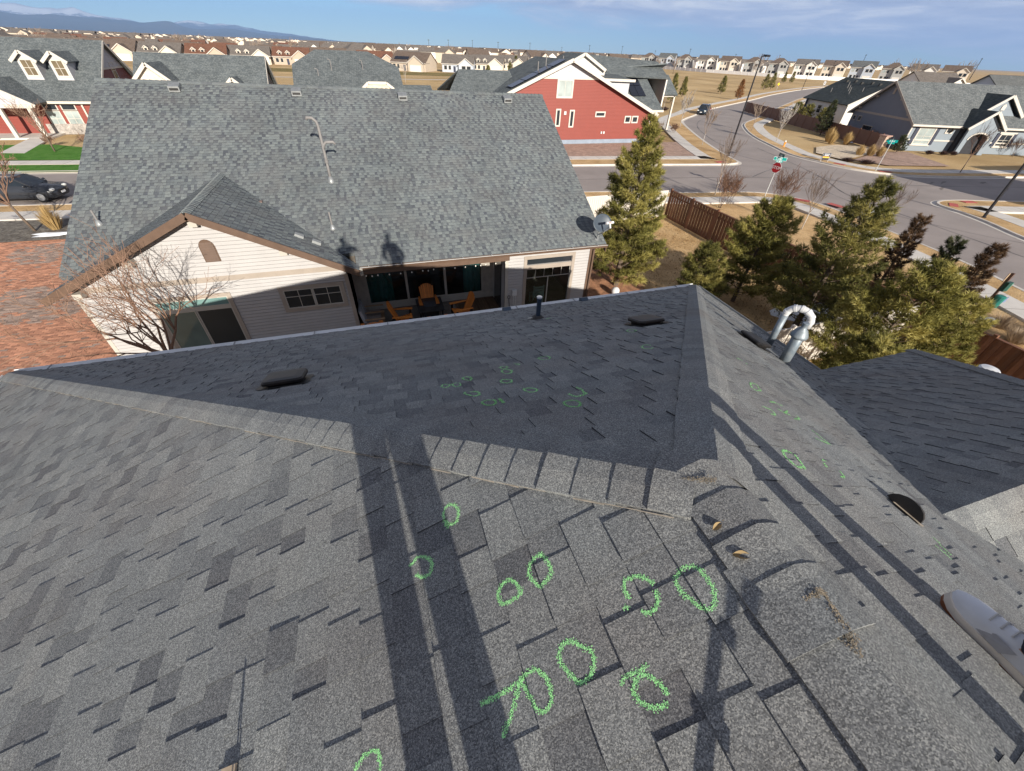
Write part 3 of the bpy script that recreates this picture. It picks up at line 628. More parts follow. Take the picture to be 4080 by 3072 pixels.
pth=interp([(.90,.65),(.94,.62),(.985,.585)],4,lambda x,y:crest(x,y,.03)-Vector((0,0,max(0,y-.585)*.5))); smear(pth,[.003,.006,.008,.008,.01,.012,.013,.010,.006],3)
# ================= loose things on the roof =================
lm=M('dry_curled_leaf',(.33,.24,.12),.8,.3,40,col2=(.22,.15,.07))
def leaf(x,y,rz,sc,label):
    t=thing('dry_leaf',crest(x,y,.026),label,'leaf','dry leaves on the ridge',world=False); t.rotation_euler=(.1,-.25,rz); t.scale=(sc,)*3
    m=MB(); n=7; vs=[]
    for i in range(n):
        u=i/(n-1); wd=math.sin(math.pi*(.08+.9*u))*.5
        for j in (-1,-.5,0,.5,1): vs.append(((u-.5)*2,j*wd,.55*abs(j)**2*wd*1.6+.35*(u-.5)**2+random.uniform(-.05,.05)))
    m.add(vs,[(i*5+j,i*5+j+1,(i+1)*5+j+1,(i+1)*5+j) for i in range(n-1) for j in range(4)])
    m.build('leaf_blade',lm,t,smooth=True); MB().tube([(.95,0,.08),(1.25,.05,.2),(1.5,.02,.32)],.03,5).build('stem',lm,t)
leaf(.90,.452,.3,.021,'small curled tan leaf at the edge of the ridge caps'); leaf(.905,.343,-.5,.027,'larger crumpled brown leaf lower on the ridge caps')
# ================= white neighbour house =================
shB=shingle_mat('pale_grey_shingles',(.08,.088,.102),(.145,.162,.168),(.19,.21,.208),.14,120,(.14,.137,.137))
nwhite=M('white_siding',(.415,.40,.392),.55,.05,2,fine=.03,fscale=40); taupe=M('taupe_trim',(.33,.28,.235),.6,.08,3); brown=M('brown_fascia',(.115,.072,.05),.45,.12,4,spec=.45)
dglass=glass_mat('dark_window_glass'); tealglass=glass_mat('teal_reflecting_glass',(.13,.22,.21)); cream=M('cream_frame',(.44,.41,.36),.5,.06)
def clear_glass(name,f=.8,tint=(.8,.85,.86)):
    m,t,b=newmat(name); g=N(t,'ShaderNodeBsdfGlossy',inp={'Roughness':.03,'Color':(.75,.8,.85,1)}); tr=N(t,'ShaderNodeBsdfTransparent',inp={'Color':(*tint,1)}); fr=N(t,'ShaderNodeFresnel',inp={'IOR':1.5})
    mx=t.nodes.new('ShaderNodeMixShader'); t.links.new(fr.outputs[0],mx.inputs[0]); t.links.new(tr.outputs[0],mx.inputs[1]); t.links.new(g.outputs[0],mx.inputs[2]); t.links.new(mx.outputs[0],t.nodes['Material Output'].inputs[0]); return m
cglass=clear_glass('clear_door_glass')
nb=thing('house',(-.5,20,0),'white sided single-storey house with grey shingled roof and covered patio facing the camera','house')
K5=.5056; nN=up3(0,-K5,1); nNb=up3(0,K5,1)
def mainz(y): return 3+K5*(y-14.25)
E1=Vector((8.8,14.25,3)); E0=Vector((-9.5,14.25,3)); RR=Vector((8.8,22.77,mainz(22.77))); RL=Vector((-9.5,23.32,mainz(23.32)))
X0=-1.0; EM=Vector((X0,14.25,3)); RM=RL+(RR-RL)*((X0+9.5)/18.3); EMb=Vector((X0,14.8,mainz(14.8))); E0b=Vector((-9.5,14.8,mainz(14.8)))
m=MB(); m.prism([p-nN*.005 for p in (EM,E1,RR,RM)],-nN*.14); m.prism([p-nN*.005 for p in (E0b,EMb,RM,RL)],-nN*.14)
BR=Vector((8.8,31,3.2)); BL=Vector((-9.5,31.6,3.2)); m.prism([RR,BR,BL,RL],(0,0,-.14))
AP=Vector((-5.2,13.9,5.17)); GL=Vector((-9.69,13.9,3.0)); GR=Vector((-.92,13.9,3.0)); AJ=Vector((-5.2,18.56,5.17))
nGL=up3(-2.17,0,4.49); nGR=up3(2.17,0,4.28)
GLb=Vector((-9.69,14.3,3.0)); GRb=Vector((-.92,14.3,3.0))
m.prism([GL-nGL*.005,AP-nGL*.005,AJ-nGL*.005,GLb-nGL*.005],-nGL*.12); m.prism([AP-nGR*.005,GR-nGR*.005,GRb-nGR*.005,AJ-nGR*.005],-nGR*.12)
nroof=m.build('roof',shB,nb)
st=[]
def toneB(th,rd): return min(1,max(0,rd.gauss(.68,.17) if th else rd.gauss(.24,.2)))
NB_=dict(tones=toneB,hb=(.006,.013),wr=(.09,.21))
lay('N',E0,(1,0,0),up3(0,1,K5),[EM,E1,RR,RM],21,**NB_); lay('N2',E0,(1,0,0),up3(0,1,K5),[E0b,EMb,RM,RL],24,**NB_)
lay('NR',GR,(0,1,0),up3(-4.28,0,2.17),[GR,GRb,AJ,AP],22,**NB_)
lay('NL',GLb,(0,-1,0),up3(4.49,0,2.17),[GL,GLb,AJ,AP],23,**NB_)
emit_shingles(st,shB,nroof)
caps(RL,RR,nN,nNb,shB,nroof,hw=.15,exp=.2,seed=8,lift=.02); caps(AP,AJ,nGL,nGR,shB,nroof,hw=.15,exp=.145,seed=9,lift=.016)
# barge boards and soffit
def rake(a,b,name,wd,th,mat,off=(0,-.025,-.09)):
    m=MB(); o=Vector(off); m.bar(a+o,b+o,th,wd,(0,0,1)); return m.build(name,mat,nb)
rake(GL,AP,'barge_board',.21,.045,brown); rake(AP,GR,'barge_board',.21,.045,brown)
m=MB(); m.prism([(-9.69,13.92,2.8),(-9.69,14.4,2.8),(-5.2,14.4,4.97),(-5.2,13.92,4.97)],(0,0,-.02)); m.prism([(-.92,13.92,2.8),(-.92,14.4,2.8),(-5.2,14.4,4.97),(-5.2,13.92,4.97)],(0,0,-.02)); m.build('soffit',brown,nb)
for x,z in ((-5.2,4.86),(-7.3,3.82),(-3.1,3.82),(-8.95,3.0)): MB().box(x-.11,x+.11,14.08,14.4,z-.16,z).build('gable_bracket',cream,nb)
MB().prism([(8.8,14.25,2.86),(8.8,22.77,7.17),(8.8,31,3.06),(8.8,31,2.86),(8.8,22.77,6.95),(8.8,14.25,2.66)],(.03,0,0)).build('barge_board',brown,nb)
# walls
W0,W1=-9.2,-1.4; FL=.12
m=MB(); m.prism([(W0,14.425,0),(W1,14.425,0),(W1,14.425,2.75),(W1,14.425,3.0),(-5.2,14.425,4.93),(W0,14.425,3.0)],(0,1.8,0)); m.box(W0,W1,16.22,30.5,0,2.85); m.box(W1,8.25,19.2,30.5,0,2.85)
m.box(-1.62,-1.4,14.42,16.2,0,2.9)
m.prism([(8.24,14.45,0),(8.24,30.5,0),(8.24,30.5,3.0),(8.24,22.8,7.0),(8.24,14.45,2.9)],(-.12,0,0))
for x0,x1,z0,z1 in ((4.5,5.42,0,2.85),(7.38,8.25,0,2.85),(5.42,7.38,2.6,2.85),(5.42,7.38,0,.15),(5.42,7.38,2.15,2.34)): m.box(x0,x1,14.42,14.5,z0,z1)
m.box(4.5,4.6,14.42,19.2,0,2.85); wall=m.build('wall',nwhite,nb)
def board(x0,x1,z0,z1,y=14.42,x0b=None,x1b=None,th=.034):
    """one lapped board: thick at the butt, thin at the top"""
    a0=x0 if x0b is None else x0b; a1=x1 if x1b is None else x1b
    z1-=.025; vs=[(x0,y-th,z0),(x1,y-th,z0),(a1,y-th*.8,z1),(a0,y-th*.8,z1),(x0,y,z0),(x1,y,z0),(a1,y,z1),(a0,y,z1)]
    MB().add(vs,[(0,1,2,3),(4,5,1,0),(1,5,6,2),(4,0,3,7),(3,2,6,7)],random.uniform(.4,.6)).build('siding_board',nwhite,wall)
z=FL; ex=.122
while z<4.9:
    def lim(zz): return (max(W0,-9.69+(zz-2.78)/.4833) if zz>2.78 else W0),(min(W1,-.92-(zz-2.78)/.507) if zz>2.78 else W1)
    a,b=lim(z); c,d2=lim(min(z+ex+.012,4.94))
    if b-a>.15: board(a,b,z,min(z+ex+.012,4.94),14.42,min(max(c,a),-5.2),max(min(d2,b),-5.2))
    z+=ex
z=FL
while z<2.8:
    if z<2.62: 
        board(4.62,5.3,z,z+ex+.012); board(7.5,8.22,z,z+ex+.012)
    else: board(4.62,8.22,z,min(2.85,z+ex+.012))
    z+=ex
def trim(x0,x1,z0,z1,y=14.37,d=.06,name='trim',mat=None,par=None): return MB().box(x0,x1,y,y+d,z0,z1).build(name,mat or taupe,par or wall)
trim(W0+.1,W1-.02,2.87,3.05,14.385,.02,'belt_board'); trim(W0-.02,W0+.1,.1,2.86,14.375,.05,'corner_board',cream); trim(-1.5,-1.37,.1,2.72,14.375,.05,'corner_board'); trim(4.5,4.62,.1,2.85,14.375,.05,'corner_board',cream); trim(8.16,8.28,.1,2.85,14.375,.05,'corner_board',brown)
def window(par,x0,x1,z0,z1,y,fr=.1,panes=(),bars=(),pm=None,fm=None,tm=None,depth=.035):
    """frame proud of the wall, panes set back in it, glazing bars"""
    f=MB()
    for a,b,c,d in ((x0,x1,z1-fr,z1),(x0,x1,z0,z0+fr),(x0,x0+fr,z0+fr,z1-fr),(x1-fr,x1,z0+fr,z1-fr)): f.box(a,b,y-depth,y+.02,c,d)
    w=f.build('window',tm or taupe,par)
    for i,(a,b,c,d) in enumerate(panes):
        p=pm[i] if isinstance(pm,(list,tuple)) else (pm or dglass)
        MB().box(a+.03,b-.03,y-.012,y-.006,c+.03,d-.03).build('pane',p,w)
        s=MB()
        for e in ((a,b,d-.035,d),(a,b,c,c+.035),(a,a+.035,c+.035,d-.035),(b-.035,b,c+.035,d-.035)): s.box(e[0],e[1],y-.028,y-.002,e[2],e[3])
        s.build('sash',fm or cream,w)
    for (a,b,c,d) in bars: MB().box(a,b,y-.022,y-.004,c,d).build('glazing_bar',fm or cream,w)
    return w
window(nb,-3.72,-1.58,1.5,2.47,14.39,.13,[(-3.59,-2.66,1.63,2.34),(-2.64,-1.71,1.63,2.34)],[(-3.135,-3.115,1.66,2.31),(-2.185,-2.165,1.66,2.31),(-3.56,-2.69,2.06,2.08),(-2.61,-1.74,2.06,2.08)])
window(nb,-7.52,-5.16,.1,2.48,14.39,.12,[(-7.4,-5.28,2.04,2.36),(-7.4,-6.38,.2,1.95),(-6.36,-5.28,.2,1.95)],[(-7.4,-5.28,1.95,2.04)],[tealglass,glass_mat('grey_green_reflection_glass',(.10,.14,.13)),glass_mat('insect_screen',(.016,.02,.022),.5)])  # grey-green and teal panes hold a reflection in their base colour
w=window(nb,5.28,7.52,.1,2.73,14.40,.13,[],[(5.41,7.39,2.16,2.34)],fm=taupe)
MB().box(5.44,7.36,14.44,14.446,2.36,2.58).build('pane',dglass,w); MB().box(5.44,7.36,14.44,14.446,.2,2.14).build('pane',cglass,w)
for i in range(6): MB().box(5.44+i*.384-.008,5.44+i*.384+.008,14.425,14.44,1.78,2.14).build('glazing_bar',cream,w)
MB().box(5.44,7.36,14.425,14.44,1.765,1.79).build('glazing_bar',cream,w); MB().box(6.38,6.42,14.42,14.44,.2,1.765).build('glazing_bar',cream,w)
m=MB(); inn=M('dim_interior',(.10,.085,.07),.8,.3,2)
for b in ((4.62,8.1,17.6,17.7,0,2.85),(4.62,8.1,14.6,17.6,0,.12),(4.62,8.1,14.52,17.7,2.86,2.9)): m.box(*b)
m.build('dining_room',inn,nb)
# arched louvre
lv=MB(); pts=[(-5.42,14.385,3.53),(-4.98,14.385,3.53)]
for i in range(9):
    an=math.pi*i/8; pts.append((-5.2+.22*math.cos(an),14.385,4.0+.24*math.sin(an)))
lv.prism(pts,(0,.02,0)); L0=lv.build('gable_louvre',brown,nb)
for i in range(8):
    z=3.57+i*.075; hw=.185 if z<4 else .185*math.sqrt(max(.05,1-((z-4)/.24)**2))
    MB().prism([(-5.2-hw,14.385,z),(-5.2-hw,14.35,z-.01),(-5.2-hw,14.385,z+.05)],(2*hw,0,0)).build('louvre_slat',brown,L0)
# covered patio
MB().box(-.93,4.62,14.22,14.40,2.70,2.97).build('patio_beam',brown,nb)
gb=MB(); gutter((-.9,14.26,2.99),(8.82,14.26,2.99),(0,-1,0),gb); gb.build('gutter',brown,nb); MB().box(-.9,8.82,14.14,14.156,2.985,2.998).build('gutter_highlight',white_metal,nb)  # white strip stands for the highlight along the gutter's top edge
for i in range(9): MB().box(-.6+i*1.12,-.585+i*1.12,14.13,14.26,2.995,3.02).build('gutter_hanger',white_metal,nb)
MB().box(-.95,-.82,14.1,14.3,2.72,2.97).build('gutter_end',cream,nb)
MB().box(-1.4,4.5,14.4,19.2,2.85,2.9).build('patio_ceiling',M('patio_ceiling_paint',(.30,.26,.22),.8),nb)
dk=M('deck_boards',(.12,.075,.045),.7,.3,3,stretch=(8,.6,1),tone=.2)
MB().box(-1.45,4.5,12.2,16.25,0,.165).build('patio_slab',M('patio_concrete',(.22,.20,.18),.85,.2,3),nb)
for i in range(15): MB().box(2.65+i*.125,2.765+i*.125,14.3,16.15,.166,.2,random.random()).build('deck_board',dk,nb)
MB().box(-1.4,4.5,16.19,16.24,.2,.42).build('door_sill',cream,nb)
m=MB()
for a,b in ((-1.4,-.95),(4.02,4.5)): m.box(a,b,16.2,16.4,.2,2.85)
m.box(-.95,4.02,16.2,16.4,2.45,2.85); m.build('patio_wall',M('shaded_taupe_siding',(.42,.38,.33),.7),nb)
for i,(a,b) in enumerate(((-.95,.72),(.68,2.36),(2.32,4.02))):
    y=16.21+.03*(i%2); s=MB()
    for e in ((a,b,2.37,2.45),(a,b,.42,.52),(a,a+.07,.52,2.37),(b-.07,b,.52,2.37)): s.box(e[0],e[1],y,y+.028,e[2],e[3])
    s=s.build('sliding_door',cream,nb); MB().box(a+.07,b-.07,y+.01,y+.016,.52,2.37).build('pane',cglass,s)
m=MB()
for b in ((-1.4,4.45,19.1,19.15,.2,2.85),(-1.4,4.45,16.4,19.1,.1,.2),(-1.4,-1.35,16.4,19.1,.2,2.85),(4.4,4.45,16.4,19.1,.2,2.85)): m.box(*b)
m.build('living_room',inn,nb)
teal=M('teal_curtain',(.055,.20,.175),.85,.15,6)
def curtain(x0,x1):
    m=MB(); n=int((x1-x0)/.03); vs=[]
    for i in range(n+1):
        x=x0+(x1-x0)*i/n; y=16.42+.03*math.sin(i*.9)+.02*math.sin(i*.37+1); vs+=[(x,y,.3),(x,y,2.4)]
    m.add(vs,[(2*i,2*i+2,2*i+3,2*i+1) for i in range(n)]); m.build('curtain',teal,nb,smooth=True)
curtain(-.9,.12); curtain(3.18,3.95)
sd=MB(); sd.box(4.47,4.5,14.9,15.9,.2,2.5); sd.build('side_door',dglass,nb)
# string lights under the beam
sl_=thing('string_lights',(1.8,14.2,2.7),'string of small white bulbs hanging under the patio beam','lights'); cord=[]
bulb=M('frosted_bulb',(.85,.82,.75),.3); xs=[-.75+i*.2 for i in range(27)]
for i,x in enumerate(xs): cord.append((x,14.2,2.69-.035*abs(math.sin(i*1.3))))
MB().tube(cord,.006,5).build('cord',blk,sl_)
for i,c in enumerate(cord):
    if i%2==0 or i%5==1: MB().ell((c[0],c[1],c[2]-.035),(.022,.022,.03),8,5).build('bulb',bulb,sl_,smooth=True)
# roof furniture of the white house
galv=M('galvanised_grey',(.30,.31,.31),.45,.2,6,metal=.45); greypipe=M('grey_painted_pipe',(.20,.19,.185),.55,.12,6)
for x,y in ((-6.8,22.78),(-2.37,22.62),(1.98,22.42),(6.87,22.32)):
    c=Vector((x,y,mainz(y))); m=MB(); m.prism([(x-.19,y-.2,c.z-.06),(x-.19,y-.22,c.z+.12),(x-.19,y+.16,c.z+.23),(x-.19,y+.25,c.z+.17)],(.38,0,0)); v_=m.build('box_vent',galv,nb)
    MB().box(x-.15,x+.15,y-.235,y-.225,c.z-.0,c.z+.07).build('vent_screen',blk,v_)
c=Vector((-1.47,18,mainz(18))); p=MB().tube([c-Vector((0,0,.1)),c+Vector((0,0,.55)),c+Vector((.0,0,1.78)),c+Vector((-.03,0,1.92)),c+Vector((-.14,0,2.02)),c+Vector((-.30,0,2.04)),c+Vector((-.34,0,1.97))],.052,12).build('flue_pipe',greypipe,nb,smooth=True)
MB().tube([c+Vector((0,0,1.05)),c+Vector((.05,0,1.22)),c+Vector((.14,0,1.29)),c+Vector((.38,0,1.29)),c+Vector((.44,0,1.22))],.05,12).build('flue_branch',greypipe,p,smooth=True)
MB().lathe([(.16,-.12),(.12,.02),(.06,.16)],c,14).build('pipe_boot',galv,p,smooth=True); MB().lathe([(.058,.62),(.07,.63),(.07,.72),(.058,.73)],c,14).build('pipe_collar',greypipe,p)
for x,y,h in ((-1.62,15.9,.55),(-8.68,16.65,.42)):
    c=Vector((x,y,mainz(y))); p=MB().lathe([(.032,-.05),(.032,h),(.02,h+.005)],c,10).build('vent_pipe',greypipe,nb); MB().lathe([(.14,-.08),(.10,.02),(.05,.11),(.034,.12)],c,12).build('pipe_boot',galv,p,smooth=True)
for x,y,z in ((-2.67,15.08,3.88),(-2.18,15.03,3.64)):
    m=MB(); m.box(-.14,.14,-.1,.1,0,.09); o=m.build('box_vent',M('pale_grey_metal',(.26,.27,.27),.5,.1),nb); o.location=o.location+Vector((x,y,z)); o.rotation_euler=(0,R(26.9),0)
MB().box(-4.0,-3.86,17.02,17.2,mainz(17.1)+.005,mainz(17.1)+.1).build('roof_flashing',M('brown_flashing',(.2,.14,.12),.6),nb)
# meter box on the right wall
mbx=MB().box(4.81,5.0,14.28,14.37,1.13,1.36).build('meter_box',white_metal,nb)
for x in (4.87,4.95): MB().tube([(x,14.33,.1),(x,14.33,1.13)],.015,8).build('conduit',white_metal,mbx)
dsp=MB(); dsp.box(8.27,8.34,14.28,14.37,.1,2.8); dsp.build('downspout',brown,nb)
# satellite dish
dc=Vector((8.36,14.15,3.90)); fw=Vector((.10,-.80,.42)).normalized()
ds=thing('satellite_dish',(8.47,14.5,3.13),'grey oval satellite dish on the roof corner of the white house','dish')
dgm=M('grey_dish_enamel',(.06,.075,.095),.45,.08,5); sx_=fw.cross(Vector((0,0,1))).normalized(); sy_=sx_.cross(fw)
m=MB(); vs=[]; NR_=7
for i in range(NR_):
    r=i/(NR_-1)
    for k in range(28):
        an=2*math.pi*k/28; vs.append(dc+sx_*(.43*r*math.cos(an))+sy_*(.34*r*math.sin(an))+fw*(.09*r*r-.05))
n0=len(vs); vs+=[x-fw*.012 for x in vs]
fs=[]
for i in range(NR_-1):
    for k in range(28):
        k2=(k+1)%28; q=(i*28+k,i*28+k2,(i+1)*28+k2,(i+1)*28+k); fs.append(q); fs.append(tuple(n0+x for x in q[::-1]))
for k in range(28): fs.append(((NR_-1)*28+k,(NR_-1)*28+(k+1)%28,n0+(NR_-1)*28+(k+1)%28,n0+(NR_-1)*28+k))
m.add(vs,fs); m.build('reflector',dgm,ds,smooth=True)
lb=dc+fw*.48-sy_*.08; m=MB(); m.tube([Vector((8.47,14.5,3.16)),Vector((8.45,14.42,3.35)),dc-sy_*.36+fw*.0,lb-sy_*.12],.022,8); m.build('arm',M('light_grey_metal',(.42,.43,.43),.45,.1,metal=.3),ds)
MB().tube([Vector((8.47,14.5,3.13)),Vector((8.44,14.42,3.5)),dc-fw*.06],.028,8).build('mast',galv,ds)
hd=MB().bar(lb-sx_*.15,lb+sx_*.15,.075,.07,fw).build('feed_horn',pvc,ds)
for k in (-.13,.13): MB().lathe([(.045,-.05),(.05,.04),(.02,.05)],lb+sx_*k,12,-fw).build('horn_cap',pvc,hd)
MB().bar(lb-sy_*.02,lb-sy_*.2,.07,.05,fw).build('horn_neck',M('pale_horn_plastic',(.55,.55,.52),.5),hd)
MB().bar(lb-sx_*.06+fw*.037,lb+sx_*.06+fw*.037,.045,.004,fw).build('red_mark',M('faded_red_print',(.65,.22,.2),.6),hd)
MB().bar((8.39,14.42,3.11),(8.55,14.6,3.19),.16,.02,(0,-.45,.9)).build('foot_plate',galv,ds)
# ================= patio furniture =================
orange=M('orange_slats',(.60,.20,.04),.5,.1,6,tone=.15); blkf=M('black_poly_frame',(.012,.012,.013),.5)
def adirondack(label,loc,rz):
    t=thing('adirondack_chair',(*loc,.2),label,'chair','orange slatted patio chairs',world=False); t.rotation_euler=(0,0,rz)
    for i in range(6): MB().bar((-.27,.28-i*.092,.37-i*.026),(.27,.28-i*.092,.37-i*.026),.082,.022,(0,.26,1),random.random()).build('seat_slat',orange,t)
    for i in range(7):
        x=(i-3)*.082; top=1.08-.10*abs((i-3)/3)**2.2; b=Vector((x*.86,-.22,.26)); e=Vector((x*1.08,-.22-.36*(top-.26)/.85,top)); MB().bar(b,e,.076,.022,(0,1,.4),random.random()).build('back_slat',orange,t)
    for s in (-1,1):
        MB().prism([(s*.27,.36,.56),(s*.41,.36,.56),(s*.42,.1,.56),(s*.38,-.42,.56),(s*.31,-.42,.56),(s*.29,0,.56)],(0,0,.025)).build('arm',orange,t)
        MB().bar((s*.33,.27,0),(s*.33,.27,.56),.10,.03,(1,0,0)).build('leg',blkf,t); MB().bar((s*.29,.32,.33),(s*.29,-.62,.03),.035,.11,(0,0,1)).build('leg',blkf,t); MB().bar((s*.33,-.36,.12),(s*.33,-.36,.56),.08,.03,(1,0,0)).build('leg',blkf,t)
    MB().bar((-.33,-.40,.52),(.33,-.40,.52),.05,.03).build('back_rail',blkf,t)
adirondack('orange slatted chair behind the black table, its back to the glass doors',(1.45,15.42),math.pi)
adirondack('orange slatted chair left of the black table facing right',(.32,14.62),-math.pi/2-.1)
adirondack('orange slatted chair right of the black table facing left',(2.66,14.62),math.pi/2+.15)
adirondack('orange slatted chair in front of the black table, only its back top showing',(1.62,13.72),.05)
adirondack('orange slatted chair at the left corner of the patio, only its back top showing',(-.88,13.85),.1)
tb=thing('fire_table',(1.45,15.1,.2),'square black patio table between the orange chairs','table')
bt=M('black_table_top',(.02,.02,.022),.28,.4,4,col2=(.05,.05,.05)); MB().box(.92,1.99,14.55,15.68,.70,.75).build('table_top',bt,tb); MB().box(1.22,1.68,14.9,15.36,.751,.775).build('burner_lid',M('dark_blue_grey_lid',(.05,.06,.075),.5,.3,8),tb)
for x in (1.0,1.9):
    for y in (14.65,15.58): MB().box(x-.035,x+.035,y-.035,y+.035,.2,.70).build('leg',blkf,tb)
MB().box(1.15,1.75,14.8,15.4,.3,.70).build('burner_box',blkf,tb)
lv_=thing('patio_sofa',(-.9,15,.2),'low wooden patio sofa with two grey cushions at the patio wall','sofa'); wd_=M('weathered_teak',(.30,.20,.12),.7,.25,5); gc=M('grey_cushion',(.30,.31,.33),.9,.15,8)
for i,(y0,y1) in enumerate(((14.45,14.95),(15.0,15.5))):
    MB().prism([(-1.22,y0,.62),(-1.10,y0,.60),(-1.22,y0,1.12),(-1.32,y0,1.12)],(0,y1-y0,0)).build('back_cushion',gc,lv_)
    MB().box(-1.12,-.55,y0,y1,.50,.60).build('seat_cushion',M('striped_grey_brown_cushion',(.24,.21,.19),.9,.4,9,stretch=(1,14,1)),lv_)
for y in (14.42,14.975,15.53): MB().box(-1.15,-.4,y-.03,y+.03,.74,.78).build('armrest',wd_,lv_)
MB().box(-1.3,-.42,14.4,15.55,.42,.49).build('frame',wd_,lv_)
for x in (-1.25,-.48):
    for y in (14.45,15.5): MB().box(x-.03,x+.03,y-.03,y+.03,.2,.42).build('leg',wd_,lv_)
shv=thing('shovel',(4.68,14.2,.1),'black handled snow shovel leaning on the white wall by the meter box','shovel')
MB().tube([(4.70,14.22,.15),(4.67,14.33,1.0)],.016,8).build('shaft',blkf,shv); MB().tube([(4.67,14.33,.98),(4.62,14.335,1.03),(4.62,14.34,1.1),(4.67,14.345,1.13),(4.72,14.34,1.1),(4.72,14.335,1.03),(4.67,14.33,.98)],.013,7).build('grip',blkf,shv); MB().bar((4.70,14.2,.12),(4.71,14.12,.5-.2),.3,.02,(0,1,.3)).build('blade',blkf,shv)
dcr=thing('dining_chair',(6.25,15.2,.12),'pale green wooden chair seen through the right-hand window','chair',world=False); pg=M('pale_green_paint',(.32,.45,.40),.6,.1)
for i in range(4): MB().box(-.24,.24,-.26,-.235,.5+i*.12,.59+i*.12).build('back_slat',pg,dcr)
MB().box(-.26,.26,-.25,.25,.42,.46).build('seat',pg,dcr)
for x in (-.23,.23):
    for y in (-.24,.22): MB().box(x-.025,x+.025,y-.025,y+.025,0,.98 if y<0 else .42).build('leg',pg,dcr)
pt=thing('plant_pot',(5.85,14.75,.12),'small green plant pot inside the right-hand window','pot',world=False); MB().lathe([(.09,0),(.12,.18),(.11,.19)],(0,0,0),12).build('pot',pg,pt); m=MB()
for i in range(26): a=random.uniform(0,6.3); m.bar((0,0,.17),(.13*math.cos(a),.13*math.sin(a),.17+random.uniform(.08,.25)),.03,.004)
m.build('leaves',M('houseplant_leaf',(.05,.13,.04),.5),pt,kind='stuff')
# ================= houses across the streets =================
slate=courses_mat('slate_grey_shingles',(.085,.098,.105),(.165,.18,.18),.6); dkshing=courses_mat('shade_dark_green_grey_shingles',(.05,.06,.06),(.095,.105,.1),.6)  # darker second mix carries the shade of slopes turned from the sun
trimw=M('white_trim',(.55,.51,.45),.5,.05); redm=siding_mat('brick_red_siding',(.225,.04,.026)); greyshake=siding_mat('pale_grey_shakes',(.50,.49,.50),.2); found=M('concrete_foundation',(.24,.28,.34),.9,.12,1.5)
bluem=siding_mat('blue_grey_stucco',(.20,.235,.27),5.,.06); bluegable=siding_mat('shade_dark_blue_grey_siding',(.145,.155,.185),.16); whiteb=siding_mat('off_white_siding',(.66,.62,.56),.16); stone=M('grey_stone_veneer',(.34,.31,.28),.9,.3,3,bump=.03,bscale=6,fine=.35,fscale=8); shutter=M('navy_shutter',(.03,.035,.06),.5)  # gable siding is darkened in its colour for the wall facing off the sun
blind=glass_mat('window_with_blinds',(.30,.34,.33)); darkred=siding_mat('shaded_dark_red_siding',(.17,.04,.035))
def slab(mb,pts,th=.16):
    p=[Vector(x) for x in pts]; n=(p[1]-p[0]).cross(p[2]-p[0]).normalized()
    if n.z<0: n=-n
    mb.prism(p,-n*th); return mb
def edge(par,pts,mat,wd=.22,th=.05,name='fascia'):
    for a,b in zip(pts,pts[1:]): MB().bar(Vector(a)-Vector((0,0,wd*.4)),Vector(b)-Vector((0,0,wd*.4)),th,wd,(0,0,1)).build(name,mat,par)
def win(par,x0,x1,z0,z1,y,nrm='y',mat=None,tm=None,bars=(1,1),fr=.1,s=-1):
    """window on a wall facing -y (nrm y) or on a wall facing x; s is the outward sign"""
    def B_(m,a,b,c,d,o0,o1):
        lo,hi=sorted((y+s*o0,y+s*o1))
        return m.box(a,b,lo,hi,c,d) if nrm=='y' else m.box(lo,hi,a,b,c,d)
    f=MB()
    for a,b,c,d in ((x0-fr,x1+fr,z1,z1+fr),(x0-fr,x1+fr,z0-fr,z0),(x0-fr,x0,z0,z1),(x1,x1+fr,z0,z1)): B_(f,a,b,c,d,-.02,.06)
    w=f.build('window',tm or trimw,par); B_(MB(),x0,x1,z0,z1,.0,.02).build('pane',mat or dglass,w)
    for i in range(1,bars[0]+1): k=x0+(x1-x0)*i/(bars[0]+1); B_(MB(),k-.02,k+.02,z0,z1,.02,.04).build('glazing_bar',tm or trimw,w)
    for i in range(1,bars[1]+1): k=z0+(z1-z0)*i/(bars[1]+1); B_(MB(),x0,x1,k-.02,k+.02,.022,.042).build('glazing_bar',tm or trimw,w)
    return w
# ---- red house with dormers at the left edge ----
h=thing('house',(-38,71,0),'red house with two white dormers and a covered porch at the left edge','house')
m=MB(); m.box(-52,-27.3,65,79.3,0,3.0); m.build('wall',redm,h); MB().prism([(-27.3,65,3.0),(-27.3,79.3,3.0),(-27.3,72,7.95)],(.02,0,0)).build('gable_wall',darkred,h); MB().prism([(-27.27,68.7,5.75),(-27.27,75.6,5.75),(-27.27,72.1,7.95)],(.03,0,0)).build('gable_shakes',greyshake,h); MB().box(-27.25,-27.2,68.5,75.8,5.6,5.78).build('belt_board',trimw,h)
MB().box(-33.1,-28.9,64.9,65.02,0,1.0).build('stone_base',stone,h)
m=MB(); slab(m,[(-52,64.5,3.05),(-26.8,64.5,3.05),(-26.8,72,8.18),(-52,72,8.18)]); slab(m,[(-52,72,8.18),(-26.8,72,8.18),(-26.8,79.8,3.05),(-52,79.8,3.05)]); rf=m.build('roof',slate,h)
edge(h,[(-33.2,64.48,3.06),(-26.8,64.48,3.06)],trimw); edge(h,[(-26.78,64.5,3.02),(-26.78,72,8.15),(-26.78,79.8,3.02)],trimw)
for x0,x1 in ((-32.4,-31.3),(-30.8,-29.66)):
    win(h,x0,x1,2.3,2.78,64.98,bars=(0,0)); win(h,x0,x1,.78,2.15,64.98,mat=blind,bars=(1,1))
win(h,72.0,72.9,4.7,6.1,-27.27,'x',s=1,bars=(0,1))
